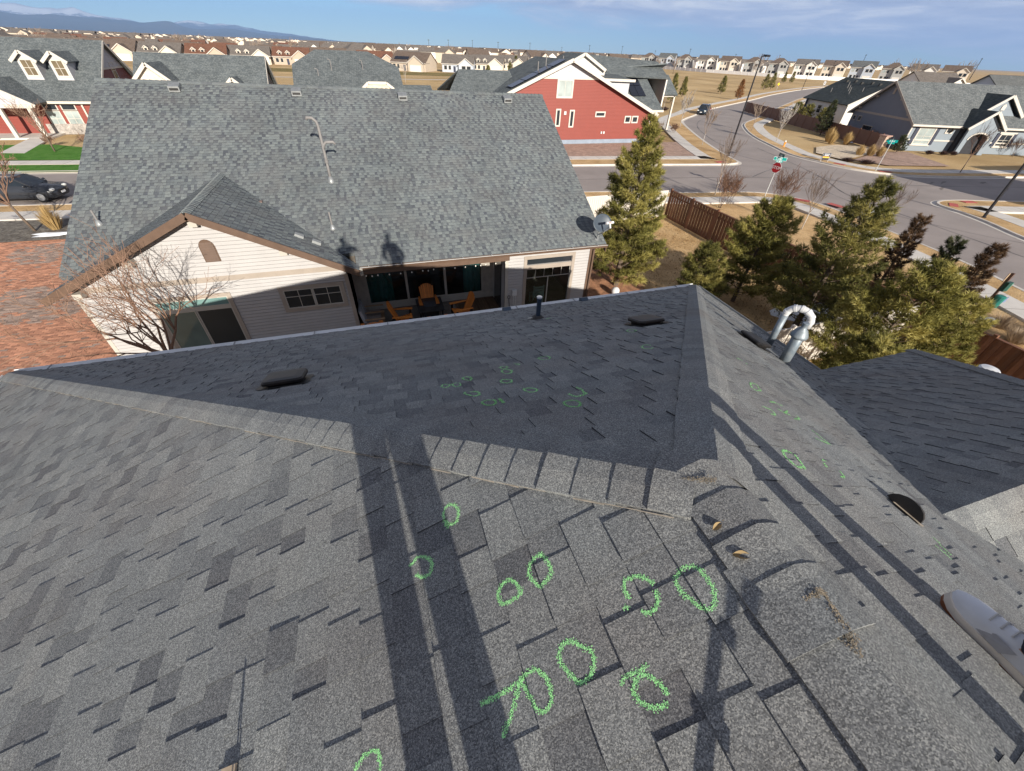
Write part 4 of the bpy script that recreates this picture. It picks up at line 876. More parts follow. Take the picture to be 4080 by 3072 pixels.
for cx in (-32.55,-29.92):
    d_=MB(); d_.prism([(cx-.72,66.9,4.75),(cx+.72,66.9,4.75),(cx+.72,66.9,6.55),(cx,66.9,7.1),(cx-.72,66.9,6.55)],(0,3.5,0)); d_=d_.build('dormer',greyshake,h); win(h,cx-.45,cx+.45,5.15,6.4,66.9,mat=glass_mat('amber_window',(.14,.11,.07)),bars=(1,1),fr=.16)
    m=MB(); slab(m,[(cx-1.05,66.5,6.36),(cx,66.5,7.2),(cx,70.8,7.2),(cx-1.05,70.8,6.36)],.1); slab(m,[(cx+1.05,66.5,6.36),(cx,66.5,7.2),(cx,70.8,7.2),(cx+1.05,70.8,6.36)],.1); m.build('dormer_roof',slate,h); edge(h,[(cx-1.1,66.46,6.38),(cx,66.46,7.24),(cx+1.1,66.46,6.38)],trimw,.26,.12)
    MB().prism([(cx-.55,66.88,6.55),(cx+.55,66.88,6.55),(cx,66.88,6.98)],(0,-.03,0)).build('dormer_gable',greyshake,h)
m=MB(); slab(m,[(-37.6,61.9,2.2),(-34.9,61.9,5.0),(-34.9,69,5.0),(-37.6,69,2.2)]); slab(m,[(-31.6,61.9,3.05),(-34.9,61.9,5.0),(-34.9,69,5.0),(-31.6,69,3.05)]); m.build('porch_roof',slate,h)
edge(h,[(-38,61.85,3.0),(-34.9,61.85,5.0),(-31.5,61.85,3.0)],trimw,.3,.1); MB().prism([(-37.6,62.3,3.0),(-32.0,62.3,3.0),(-34.9,62.3,4.75)],(0,.1,0)).build('porch_gable',greyshake,h); MB().box(-37.8,-31.9,62.1,62.45,2.7,3.0).build('porch_beam',trimw,h)
for x in (-34.75,-32.3): MB().box(x-.16,x+.16,62.12,62.44,0,2.75).build('porch_post',trimw,h)
MB().box(-38,-31.8,61.8,65,-.02,.14).build('porch_floor',conc,h); MB().box(-28.95,-28.8,64.8,64.95,0,3.0).build('downspout',trimw,h)
sheet('path',[(-33.6,61.8),(-31.8,61.8),(-30.2,53.6),(-32.2,53.9)],.128,conc,.1)
# ---- grey-roofed house behind the white house, left ----
h=thing('house',(-15.7,66,0),'cream gabled house with grey roof just beyond the white house ridge','house')
m=MB(); m.box(-21.6,-9.7,60.6,71,0,3.2); m.prism([(-9.7,60.6,3.2),(-9.7,71,3.2),(-9.7,65.7,7.1)],(-.1,0,0)); m.build('wall',siding_mat('grey_beige_siding',(.40,.37,.33)),h)
m=MB(); slab(m,[(-22.3,59.5,2.9),(-9.35,59.5,2.9),(-9.35,65.6,7.4),(-22.3,66.1,7.4)]); slab(m,[(-22.3,66.1,7.4),(-9.35,65.6,7.4),(-9.35,72,2.9),(-22.3,72.4,2.9)]); m.build('roof',slate,h); edge(h,[(-9.3,59.5,2.9),(-9.3,65.6,7.4),(-9.3,72,2.9)],trimw)
for x0,x1,xp,zb,zp,nm in ((-22.3,-17.1,-19.72,4.5,6.72,'front_gable'),(-13.6,-11.2,-12.4,4.7,5.66,'front_gable')):
    MB().prism([(x0+.2,60.4,3.0),(x1-.2,60.4,3.0),(x1-.2,60.4,zb),(xp,60.4,zp-.15),(x0+.2,60.4,zb)],(0,2,0)).build(nm,M('cream_siding',(.62,.55,.47),.6),h)
    m=MB(); slab(m,[(x0,60,zb-.05),(xp,60,zp),(xp,64.8,zp),(x0,64.8,zb-.05)],.1); slab(m,[(x1,60,zb-.05),(xp,60,zp),(xp,64.8,zp),(x1,64.8,zb-.05)],.1); m.build('gable_roof',slate,h); edge(h,[(x0,59.97,zb),(xp,59.97,zp+.03),(x1,59.97,zb)],trimw,.3,.1)
# ---- clipped-gable house behind the white house, middle ----
h=thing('house',(-.4,68,0),'house with clipped-gable grey roof behind the middle of the white house','house')
MB().box(-6.3,5.4,61.6,76,0,3.2).build('wall',siding_mat('sand_siding',(.46,.40,.32)),h)
m=MB(); slab(m,[(-6.8,60.6,3.3),(5.9,60.6,3.3),(5.9,67.3,6.7),(2.4,70,8.12),(-4,70,8.12),(-6.8,67.3,6.7)]); slab(m,[(-6.8,79.5,3.3),(5.9,79.5,3.3),(5.9,72.7,6.7),(2.4,70,8.12),(-4,70,8.12),(-6.8,72.7,6.7)]); slab(m,[(-4,70,8.12),(-6.8,67.3,6.7),(-6.8,72.7,6.7)]); slab(m,[(2.4,70,8.12),(5.9,67.3,6.7),(5.9,72.7,6.7)]); m.build('roof',slate,h)
m=MB(); slab(m,[(5.5,62.5,3.2),(10,62.5,3.2),(9.7,66.3,4.95),(5.5,66.3,4.95)]); slab(m,[(5.5,66.3,4.95),(9.7,66.3,4.95),(10,70,3.2),(5.5,70,3.2)]); m.build('wing_roof',slate,h); MB().box(5.4,9.6,63,69.5,0,3.1).build('wing_wall',siding_mat('sand_siding',(.46,.40,.32)),h)
MB().prism([(.9,60.95,4.85),(4.5,60.95,4.85),(3.6,60.95,5.45),(1.7,60.95,5.45)],(0,1.5,0)).build('clipped_gable',M('cream_gable_board',(.66,.55,.40),.6),h); edge(h,[(.7,60.9,4.8),(1.62,60.9,5.5),(3.7,60.9,5.5),(4.7,60.9,4.8)],trimw,.28,.12)
for x,z,hh in ((-2.3,6.3,.9),(1.4,6.4,.8),(-3.9,5.8,.5)):
    yy=70-(8.12-z)/.5; MB().tube([(x,yy,z-.1),(x,yy,z+hh),(x-.12,yy,z+hh+.1),(x-.3,yy,z+hh+.1)],.05,8).build('flue_pipe',greypipe,h)
# ---- red house by the street ----
h=thing('house',(24,57,0),'tall red gable-ended house beside the side street','house')
YR=53.0
w_=MB().prism([(12,YR,.55),(35.6,YR,.55),(35.6,YR,3.35),(23.8,YR,8.1),(12,YR,3.35)],(0,12,0)).build('wall',redm,h); MB().box(12.05,35.55,YR+.05,64,-.05,.55).build('foundation',found,h)
MB().prism([(20.3,YR-.04,6.75),(27.3,YR-.04,6.75),(23.8,YR-.04,8.12)],(0,.03,0)).build('gable_shakes',greyshake,h); MB().box(20.0,27.6,YR-.07,YR-.01,6.55,6.8).build('belt_board',trimw,h)
m=MB(); slab(m,[(11.4,52.4,3.2),(23.8,52.4,8.35),(23.8,65,8.35),(11.4,65,3.2)]); slab(m,[(36.2,52.4,3.2),(23.8,52.4,8.35),(23.8,65,8.35),(36.2,65,3.2)]); m.build('roof',slate,h); edge(h,[(11.3,52.36,3.25),(23.8,52.36,8.42),(36.3,52.36,3.25)],trimw,.34,.1)
win(h,22.5,24.2,4.95,6.4,YR,mat=blind,bars=(1,0),fr=.18); win(h,22.6,22.95,2.1,3.6,YR,bars=(0,0),fr=.15); win(h,24.4,24.75,2.0,3.5,YR,bars=(0,0),fr=.15); win(h,27.85,28.95,3.05,3.35,YR,bars=(0,0),fr=.14)
for x in (32.05,33.1): win(h,x,x+.62,2.4,2.9,YR,bars=(0,0),fr=.14)
MB().lathe([(.3,0),(.3,.05),(.26,.06)],(23.8,YR-.0,7.45),20,(0,-1,0)).build('round_vent',trimw,h); MB().box(23.5,23.8,YR-.08,YR,3.15,3.5).build('utility_box',white_metal,h)
for x in (28.9,29.25): MB().box(x-.09,x+.09,YR-.1,YR,1.15,1.4).build('utility_box',white_metal,h)
MB().box(35.55,35.68,YR-.12,YR,.4,3.2).build('downspout',trimw,h)
m=MB(); slab(m,[(30,55.2,3.4),(38.9,55.2,3.4),(38.9,62,7.25),(30,62,7.25)]); slab(m,[(30,62,7.25),(42.5,62,8.2),(42.5,70,4.4),(30,70,4.4)]); slab(m,[(24,59,7.0),(42.3,60.4,6.6),(42.3,64,8.3),(27.9,64,8.95)]); m.build('rear_roof',slate,h); MB().prism([(42.2,60.5,3.2),(42.2,69,3.2),(42.2,69,4.6),(42.2,64,8.1),(42.2,60.5,6.4)],(-.2,0,0)).build('gable_wall',whiteb,h); MB().box(30,38.4,56,68,0,3.6).build('rear_wall',redm,h)
edge(h,[(29.9,55.15,3.4),(38.95,55.15,3.4)],trimw); edge(h,[(24.3,57.9,7.35),(27.8,57.9,8.95),(30.9,57.9,7.4)],trimw,.3,.14)
m=MB(); slab(m,[(24.3,58,7.3),(27.8,58,8.9),(27.8,64,8.9),(24.3,64,7.3)]); slab(m,[(31.3,58,7.3),(27.8,58,8.9),(27.8,64,8.9),(31.3,64,7.3)]); m.build('upper_roof',slate,h); MB().prism([(24.6,58.3,6.5),(31,58.3,6.5),(31,58.3,7.4),(27.8,58.3,8.7),(24.6,58.3,7.4)],(0,3,0)).build('upper_gable',whiteb,h)
MB().box(29.6,33.3,55.6,59.5,3.6,6.45).build('shed_dormer',greyshake,h); m=MB(); slab(m,[(29.2,55.2,6.55),(33.7,55.2,6.5),(33.7,60,6.9),(29.2,60,6.95)],.2); m.build('dormer_roof',slate,h); edge(h,[(29.1,55.15,6.6),(33.8,55.15,6.55)],trimw,.26,.1)
solar=M('black_solar_glass',(.008,.009,.014),.12,.3,2,spec=.7)
def onr(x,y): return Vector((x,y,3.4+(y-55.2)*.566))
for i,(x0,x1,y0,y1) in enumerate(((33.9,35.0,59.2,60.9),(35.05,36.1,59.2,60.9),(36.15,37.2,59.2,60.9),(35.05,36.1,57.4,59.1),(36.15,37.2,57.4,59.1))):
    q=[onr(x0,y0),onr(x1,y0),onr(x1,y1),onr(x0,y1)]; MB().prism([p+Vector((0,-.03,.1)) for p in q],(0,-.02,.04)).build('solar_panel',solar,h)
for i in range(4):
    a=Vector((17+i*1.6,52.9,3.2+(5.6+i*1.6)*.415)); MB().prism([a+Vector((0,.5,.12)),a+Vector((1.5,.5,.12+.62)),a+Vector((1.5,2.4,.12+.62)),a+Vector((0,2.4,.12))],(-.02,0,.05)).build('solar_panel',solar,h)
m=MB(); slab(m,[(38.5,62.5,4.6),(46,62.5,4.6),(46,66,6.8),(38.5,66,6.8)]); slab(m,[(38.5,66,6.8),(46,66,6.8),(46,69.5,4.6),(38.5,69.5,4.6)]); m.build('porch_roof',slate,h); MB().prism([(45.7,63,4.5),(45.7,69,4.5),(45.7,66,6.6)],(-.1,0,0)).build('porch_gable',whiteb,h); MB().box(38.5,45.9,62.8,63,4.3,4.6).build('porch_beam',trimw,h)
for x in (43.2,45.7): MB().box(x-.12,x+.12,62.8,63.04,0,4.4).build('porch_post',trimw,h)
m=MB(); slab(m,[(10.5,57,5.0),(19,57,5.0),(19,61,6.9),(12.5,61,6.9)]); slab(m,[(12.5,61,6.9),(19,61,6.9),(19,66,4.6),(10.5,66,4.6)]); m.build('left_roof',slate,h)
for x,y,hh in ((20.6,55.0,1.0),(21.7,55.4,1.1),(25.2,58.6,.8)): z=8.35-abs(23.8-x)*.415; MB().tube([(x,y,z-.1),(x,y,z+hh)],.06,8).build('vent_pipe',greypipe,h)
# ---- blue house ----
BO=Vector((71,44.2,0)); BR_=R(-19.1)
h=thing('house',BO,'blue-grey house with arched entry and shuttered windows behind the corner sign','house',rz=BR_)
MB().box(.02,27,.02,12.9,0,3.35).build('wall',bluem,h); MB().prism([(0,0,0),(0,12.9,0),(0,12.9,3.3),(0,6.6,7.15),(0,0,3.3)],(-.04,0,0)).build('gable_wall',bluegable,h)
m=MB(); slab(m,[(-.5,-.6,3.1),(27,-.6,3.1),(27,6.5,7.4),(-.5,6.5,7.4)]); slab(m,[(-.5,6.5,7.4),(27,6.5,7.4),(27,13.5,3.1),(-.5,13.5,3.1)]); m.build('roof',courses_mat('blue_grey_shingles',(.10,.11,.115),(.2,.21,.205),.6),h)
edge(h,[(-.5,-.64,3.1),(6.3,-.64,3.1)],trimw); edge(h,[(10.8,-.64,3.1),(27,-.64,3.1)],trimw); edge(h,[(-.54,-.6,3.1),(-.54,6.5,7.4),(-.54,13.5,3.1)],taupe,.26); MB().box(-.08,-.03,.1,12.8,3.3,3.55).build('belt_board',taupe,h)
for y in (1.5,4,9,11.6): z=3.3+(3.85 if False else 0)+min(y,13-y)*.6; MB().box(-.4,-.04,y-.12,y+.12,z-.35,z-.1).build('gable_bracket',taupe,h)
MB().prism([(-.06,6.2,5.9),(-.06,6.6,5.9),(-.06,6.6,6.5),(-.06,6.4,6.65),(-.06,6.2,6.5)],(-.05,0,0)).build('gable_vent',taupe,h)
for y0,y1,z0,z1 in ((11.8,12.4,2.3,2.75),(10.5,11.1,2.3,2.8),(7.2,9.2,1.35,1.85)): win(h,y0,y1,z0,z1,-.04,'x',tm=taupe,bars=(0,0),s=-1)
for x0,x1,z0,z1,mt in ((1.25,3.3,.9,2.65,blind),(12.5,14.0,1.05,2.3,dglass)):
    win(h,x0,x1,z0,z1,.0,mat=mt,bars=(1,1),fr=.14)
    for a in (x0-.62,x1+.17): MB().box(a,a+.42,-.07,.0,z0-.1,z1+.2).build('shutter',shutter,h)
    MB().box(x0-.4,x1+.4,-.12,.0,z1+.14,z1+.32).build('lintel',trimw,h); MB().box(x0-.3,x1+.3,-.12,0,z0-.25,z0-.14).build('sill',trimw,h)
win(h,4.9,5.6,2.3,2.95,.0,bars=(0,0),fr=.14); MB().box(.03,7,-.06,.0,1.25,1.42).build('band_course',trimw,h); MB().box(10.6,26,-.06,.0,1.25,1.42).build('band_course',trimw,h); MB().box(-.06,.1,-.08,.06,0,3.1).build('corner_board',trimw,h)
# entry gable with an arch
en=[(6.6,0),(7.2,0),(7.2,1.7)]+[(8.45+1.25*math.cos(math.pi-math.pi*i/12),1.7+.75*math.sin(math.pi*i/12)) for i in range(1,12)]+[(9.7,1.7),(9.7,0),(10.4,0),(10.4,3.2),(8.5,4.6),(6.6,3.2)]
MB().prism([(x,-1.3,z) for x,z in en],(0,.3,0)).build('entry_front',bluem,h)
ar=MB()
for i in range(12):
    a0,a1=math.pi-math.pi*i/12,math.pi-math.pi*(i+1)/12; ar.bar((8.45+1.32*math.cos(a0),-1.33,1.7+.82*math.sin(a0)),(8.45+1.32*math.cos(a1),-1.33,1.7+.82*math.sin(a1)),.08,.16,(0,-1,0) if False else (math.cos((a0+a1)/2),0,math.sin((a0+a1)/2)))
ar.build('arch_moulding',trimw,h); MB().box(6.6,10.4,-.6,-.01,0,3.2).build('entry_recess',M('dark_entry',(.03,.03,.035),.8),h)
m=MB(); slab(m,[(6.1,-1.7,3.05),(8.5,-1.7,4.95),(8.5,2.2,4.95),(6.1,2.2,3.05)],.12); slab(m,[(10.9,-1.7,3.05),(8.5,-1.7,4.95),(8.5,2.2,4.95),(10.9,2.2,3.05)],.12); m.build('entry_roof',dkshing,h); edge(h,[(6.0,-1.74,3.05),(8.5,-1.74,5.0),(11,-1.74,3.05)],trimw,.3,.12)
MB().prism([(9.4,1.4,4.2),(13.9,1.4,4.2),(11.6,1.4,6.1)],(0,3,0)).build('upper_gable',bluem,h); m=MB(); slab(m,[(8.7,1.0,4.35),(11.6,1.0,6.55),(11.6,5.2,6.55),(8.7,5.2,4.35)],.12); slab(m,[(14.5,1.0,4.35),(11.6,1.0,6.55),(11.6,5.2,6.55),(14.5,5.2,4.35)],.12); m.build('upper_gable_roof',dkshing,h); edge(h,[(8.6,.96,4.35),(11.6,.96,6.6),(14.6,.96,4.35)],trimw,.3,.12)
MB().prism([(11.35,1.36,4.9),(11.85,1.36,4.9),(11.85,1.36,5.4),(11.6,1.36,5.6),(11.35,1.36,5.4)],(0,-.05,0)).build('gable_vent',trimw,h)
for x,y in ((2,5.6),(4,5.7),(6.3,5.8),(8,6)): pass
# ---- white house behind the brown fence ----
h=thing('house',BO,'white house with shade-darkened green-grey roof behind the brown fence','house',rz=BR_)
MB().prism([(7.4,26.2,0),(20.6,26.2,0),(20.6,26.2,3.3),(14,26.2,6.6),(7.4,26.2,3.3)],(0,14.2,0)).build('wall',whiteb,h)
m=MB(); slab(m,[(6.9,25.6,3.2),(14,25.6,6.85),(14,41,6.85),(6.9,41,3.2)]); slab(m,[(21.1,25.6,3.2),(14,25.6,6.85),(14,41,6.85),(21.1,41,3.2)]); m.build('roof',dkshing,h); edge(h,[(6.9,25.56,3.2),(14,25.56,6.85),(21.1,25.56,3.2)],trimw)
for y0,y1,z0,z1 in ((29,30.2,1.6,2.6),(31,31.6,2,2.6),(34,35.2,1.2,2.4)): win(h,y0,y1,z0,z1,7.4,'x',s=-1,bars=(0,1))
for i,(x,y) in enumerate(((12.6,28),(12.8,30.5),(12.5,33),(12.9,35.6),(12.7,38))): z=3.2+(x-6.9)*.514; MB().box(x-.2,x+.2,y-.2,y+.2,z-.1,z+.28).build('box_vent',blk,h)
for x,y,hh in ((9.6,31,1.0),(10.3,32.6,.9),(11,34.4,1.0),(9.4,36.5,.7),(10.6,29,.6)): z=3.2+(x-6.9)*.514; MB().tube([(x,y,z-.1),(x,y,z+hh)],.06,7).build('vent_pipe',greypipe,h)
MB().box(6.9,7.2,39.2,39.5,0,3.2).build('porch_post',shutter,h)
# ================= generic houses of the suburb =================
rb=courses_mat('brown_shingles',(.12,.088,.07),(.19,.145,.115),.5); rg=courses_mat('warm_grey_shingles',(.135,.115,.10),(.20,.175,.155),.5); rd_=courses_mat('red_brown_shingles',(.15,.07,.045),(.21,.105,.07),.5); rs=courses_mat('grey_shingles_far',(.10,.105,.105),(.17,.175,.17),.5)
def WC(n,c): return siding_mat(n,c,.2,.05)
wcs=[WC('cream_wall',(.64,.56,.46)),WC('white_wall',(.72,.69,.65)),WC('beige_wall',(.50,.42,.33)),WC('blue_grey_wall',(.42,.46,.52)),WC('tan_wall',(.42,.33,.25)),WC('grey_wall',(.36,.36,.35))]
garage=M('garage_door_panel',(.66,.63,.58),.5,.05)
def suburb_house(name,W_,D_,st_,wm,rm,label,fg=True,dormer=False,simple=False,hip=False,garage_=True,panels=False):
    """front faces -y; origin at the middle of the front wall's base"""
    h=thing(name,(0,0,0),label,'house','houses of the suburb',world=False); ze=2.9*st_+.2; zr=ze+D_*.27; a,b=-W_/2,W_/2
    if hip:
        MB().box(a,b,0,D_,0,ze).build('wall',wm,h); m=MB(); k=D_*.42
        slab(m,[(a-.5,-.5,ze-.15),(b+.5,-.5,ze-.15),(b-k,D_/2,zr),(a+k,D_/2,zr)]); slab(m,[(a-.5,D_+.5,ze-.15),(b+.5,D_+.5,ze-.15),(b-k,D_/2,zr),(a+k,D_/2,zr)]); slab(m,[(a-.5,-.5,ze-.15),(a-.5,D_+.5,ze-.15),(a+k,D_/2,zr)]); slab(m,[(b+.5,-.5,ze-.15),(b+.5,D_+.5,ze-.15),(b-k,D_/2,zr)])
    else:
        MB().prism([(a,0,0),(a,D_,0),(a,D_,ze),(a,D_/2,zr-.2),(a,0,ze)],(W_,0,0)).build('wall',wm,h); m=MB()
        slab(m,[(a-.4,-.5,ze-.15),(b+.4,-.5,ze-.15),(b+.4,D_/2,zr),(a-.4,D_/2,zr)]); slab(m,[(a-.4,D_+.5,ze-.15),(b+.4,D_+.5,ze-.15),(b+.4,D_/2,zr),(a-.4,D_/2,zr)])
    m.build('roof',rm,h)
    if fg:
        x0,x1=b-W_*.46,b-.3; zp=ze+(x1-x0)*.33
        MB().prism([(x0,-1.6,0),(x1,-1.6,0),(x1,-1.6,ze-.1),((x0+x1)/2,-1.6,zp-.15),(x0,-1.6,ze-.1)],(0,D_*.4,0)).build('front_gable',wm,h); m=MB(); xm=(x0+x1)/2; slab(m,[(x0-.35,-2,ze-.25),(xm,-2,zp),(xm,D_*.4,zp),(x0-.35,D_*.4,ze-.25)],.12); slab(m,[(x1+.35,-2,ze-.25),(xm,-2,zp),(xm,D_*.4,zp),(x1+.35,D_*.4,ze-.25)],.12); m.build('gable_roof',rm,h)
        if not simple: edge(h,[(x0-.4,-2.05,ze-.25),(xm,-2.05,zp+.03),(x1+.4,-2.05,ze-.25)],trimw,.26,.1)
    yf=-1.6 if fg else 0
    if not simple:
        def W2(x0,x1,z0,z1,y,mt=None):
            f=MB(); f.box(x0-.12,x1+.12,y-.05,y,z0-.12,z1+.12); w=f.build('window',trimw,h); MB().box(x0,x1,y-.07,y-.05,z0,z1).build('pane',mt or dglass,w)
        for s in range(st_):
            z=s*2.9+.95
            if s>0 or not garage_: W2(b-W_*.36,b-W_*.24,z,z+1.4,yf); W2(b-W_*.2,b-W_*.08,z,z+1.4,yf)
            W2(a+.9,a+2.1,z,z+1.4,0,blind if s else None); W2(a+2.9,a+3.9,z,z+1.4,0)
        if garage_: MB().box(b-W_*.4,b-W_*.08,yf-.05,yf,0,2.2).build('garage_door',garage,h)
        MB().box(a+W_*.36,a+W_*.36+1,-.06,0,.1,2.2).build('door',shutter,h); edge(h,[(a-.4,-.55,ze-.12),(b+.4,-.55,ze-.12)],trimw,.2,.06)
        if dormer:
            for x in (a+W_*.2,a+W_*.42):
                MB().prism([(x-.8,.9,ze),(x+.8,.9,ze),(x+.8,.9,ze+1.3),(x,.9,ze+1.9),(x-.8,.9,ze+1.3)],(0,3,0)).build('dormer',wm,h); m=MB(); slab(m,[(x-1.1,.6,ze+1.2),(x,.6,ze+2.05),(x,5,ze+2.05),(x-1.1,5,ze+1.2)],.1); slab(m,[(x+1.1,.6,ze+1.2),(x,.6,ze+2.05),(x,5,ze+2.05),(x+1.1,5,ze+1.2)],.1); m.build('dormer_roof',rm,h); edge(h,[(x-1.1,.55,ze+1.2),(x,.55,ze+2.08),(x+1.1,.55,ze+1.2)],trimw,.2,.08); W2(x-.45,x+.45,ze+.35,ze+1.2,.9)
        if panels:
            for i in range(4): x=a+1+i*1.7; MB().prism([(x,1.2,ze+.85),(x+1.6,1.2,ze+.85),(x+1.6,3,ze+1.82),(x,3,ze+1.82)],(0,-.03,.06)).build('solar_panel',solar,h)
    return h
PROTO=[suburb_house('bungalow',15,12,1,wcs[0],rg,'',dormer=True),suburb_house('bungalow',16,13,1,wcs[2],rb,'',dormer=False,panels=True),suburb_house('bungalow',15,12,1,wcs[4],rd_,'',dormer=True),suburb_house('bungalow',14,12,1,wcs[3],rg,'',fg=True,garage_=False),
 suburb_house('two_storey_house',12,10,2,wcs[0],rb,''),suburb_house('two_storey_house',12,10,2,wcs[1],rg,'',garage_=False),suburb_house('two_storey_house',11,10,2,wcs[5],rb,'',hip=True),suburb_house('two_storey_house',12,11,2,wcs[3],rs,'')]
FAR=[suburb_house('far_house',14,11,1,wcs[0],rg,'',simple=True),suburb_house('far_house',14,11,1,wcs[1],rb,'',simple=True),suburb_house('far_house',12,10,2,wcs[0],rb,'',simple=True),suburb_house('far_house',12,10,2,wcs[1],rg,'',simple=True),suburb_house('far_house',13,10,2,wcs[2],rg,'',simple=True,hip=True),suburb_house('far_house',14,11,1,wcs[4],rd_,'',simple=True)]
fresh=set(); ORD=['leftmost','second from the left','third from the left','fourth from the left','fifth from the left','sixth from the left','seventh from the left','sixth from the right','fifth from the right','fourth from the right','third from the right','second from the right','rightmost']
def put(p,x,y,rz,label,grp,sc=1,z=0):
    if id(p) not in fresh: fresh.add(id(p)); p.location=(x,y,z); p.rotation_euler=(0,0,rz); p.scale=(sc,)*3; p['label']=label; o=p
    else: o=dup(p,(x,y,z),rz,sc,label)
    o['group']=grp; return o
rr_=random.Random(3)
# first row beyond the field, left
xs=[-196,-178,-160,-143,-126,-109,-92,-75,-58,-41,-25,-9]; PN=[3,0,2,1,0,3,1,0,2,0,2,1]
nm_=['grey-roofed cream bungalow','brown-roofed beige bungalow','red-brown-roofed tan bungalow','blue-grey bungalow']
for i,x in enumerate(xs): put(PROTO[PN[i]],x,252+rr_.uniform(-4,4)-abs(x)*.05,rr_.uniform(-.06,.06)+(.35 if i<5 else 0),'%s, %s in the row beyond the left field'%(nm_[PN[i]],ORD[i if i<7 else i+1]),'row of bungalows beyond the left field')
for i,(k,x,y,rz,lb) in enumerate(((1,24,226,-.55,'brown bungalow with black solar panels across the field'),(2,12,238,.1,'tan bungalow with red-brown roof left of the solar-panelled one'),(3,46,226,-.3,'pale blue-grey house across the field right of the solar-panelled one'),(0,64,242,-.35,'cream bungalow with dormers at the right end of the field row'),(0,83,262,-.4,'cream bungalow behind the bushes right of the field row'),(3,2,262,0,'blue-grey bungalow half hidden above the clipped-gable roof'))): put(PROTO[k],x,y,rz,lb,'row of houses across the middle field')
# two-storey row behind the long white fence, right
RW=[(262,425),(268,404),(272,382),(279,360),(286,340),(293,321),(301,303),(311,287),(322,272),(335,260),(350,249),(367,240),(386,231)]
for i,(x,y) in enumerate(RW): put(PROTO[4+(i*3)%4 if i%5 else 6],x+15,y+11,-.75-.02*i,'two-storey house behind the long white fence, %s'%ORD[i],'two-storey houses behind the white fence',1.22)
# grey-roofed houses right behind the blue house
for i,(k,x,y,rz) in enumerate(((7,128,62,-.33),(7,152,52,-.33),(3,108,74,-.33),(6,176,60,-.3),(5,150,92,-.33),(4,182,92,-.3),(6,214,86,-.3),(5,128,44,-.33),(7,165,30,-.3),(4,205,50,-.3))): put(PROTO[k],x,y,rz,['two-storey grey-blue house','two-storey white house','two-storey cream house','low blue-grey house','two-storey hip-roofed grey house'][{7:0,5:1,4:2,3:3,6:4}[k]]+' beyond the blue house, %s'%['nearest, right','second row','left end','far right','behind the second','middle','farthest','close by','right edge','back row'][i],'houses beyond the blue house',.92)
put(PROTO[5],61,6.5,-.1,'two-storey house off the right edge that shades the side street','houses beyond the blue house',.95); put(PROTO[7],77,5,-.1,'second house off the right edge that shades the side street','houses beyond the blue house',.95)
# the rest of the suburb out to the horizon
FN=['small cream house with grey roof','small white house with brown roof','cream two-storey house with brown roof','white two-storey house with grey roof','beige hip-roofed house','tan house with red-brown roof']
cells=[]
y=292
while y<1500:
    az0,az1=-.66,.98 if y<700 else 1.4
    x=y*az0
    while x<y*az1:
        if rr_.random()<(.93 if y<600 else .85) and not (x>175 and y<470 and x<330): cells.append((y,x+rr_.uniform(-3,3),y+rr_.uniform(-6,6)))
        x+=19+y*.010
    y+=30+y*.075
cells.sort(key=lambda c:math.hypot(c[1],c[2]))
for i,(yy,x,y) in enumerate(cells[:230]):
    k=rr_.choice([0,1,2,3,4,5,0,2,2,3]) if x>-40 else rr_.choice([0,1,5,0,4,1]); put(FAR[k],x,y,rr_.choice((0,0,math.pi/2,-.3,.25,math.pi)),FN[k]+' in the distant suburb','distant suburb houses',rr_.uniform(.9,1.05))
m=[MB() for _ in FAR]; mr=MB(); mw=MB()
for (yy,x,y) in cells[230:]+[(0,rr_.uniform(-.66,1.6)*y2,y2) for y2 in [rr_.uniform(1200,3800) for _ in range(500)]]:
    W_,D_,ze=13,10,rr_.choice((3.2,5.8,5.8)); zr=ze+2.7; a=x-W_/2; fl=rr_.random()<.4
    if fl:
        mw.prism([(a,y,0),(a+W_,y,0),(a+W_,y,ze),(x,y,zr),(a,y,ze)],(0,D_,0)); mr.add([(a-.5,y-.4,ze-.1),(x,y-.4,zr+.15),(x,y+D_,zr+.15),(a-.5,y+D_,ze-.1),(a+W_+.5,y-.4,ze-.1),(a+W_+.5,y+D_,ze-.1)],[(0,1,2,3),(4,5,2,1)])
    else:
        mw.box(a,a+W_,y,y+D_,0,ze); mr.add([(a-.4,y-.5,ze),(a+W_+.4,y-.5,ze),(a+W_+.4,y+D_/2,zr+.1),(a-.4,y+D_/2,zr+.1),(a-.4,y+D_+.5,ze),(a+W_+.4,y+D_+.5,ze)],[(0,1,2,3),(3,2,5,4)])
mw.build('horizon_houses_walls',wcs[0],None,kind='stuff',label='cream walls of the houses along the horizon',cat='houses'); mr.build('horizon_houses_roofs',rg,None,kind='stuff',label='grey-brown roofs of the houses along the horizon',cat='houses')
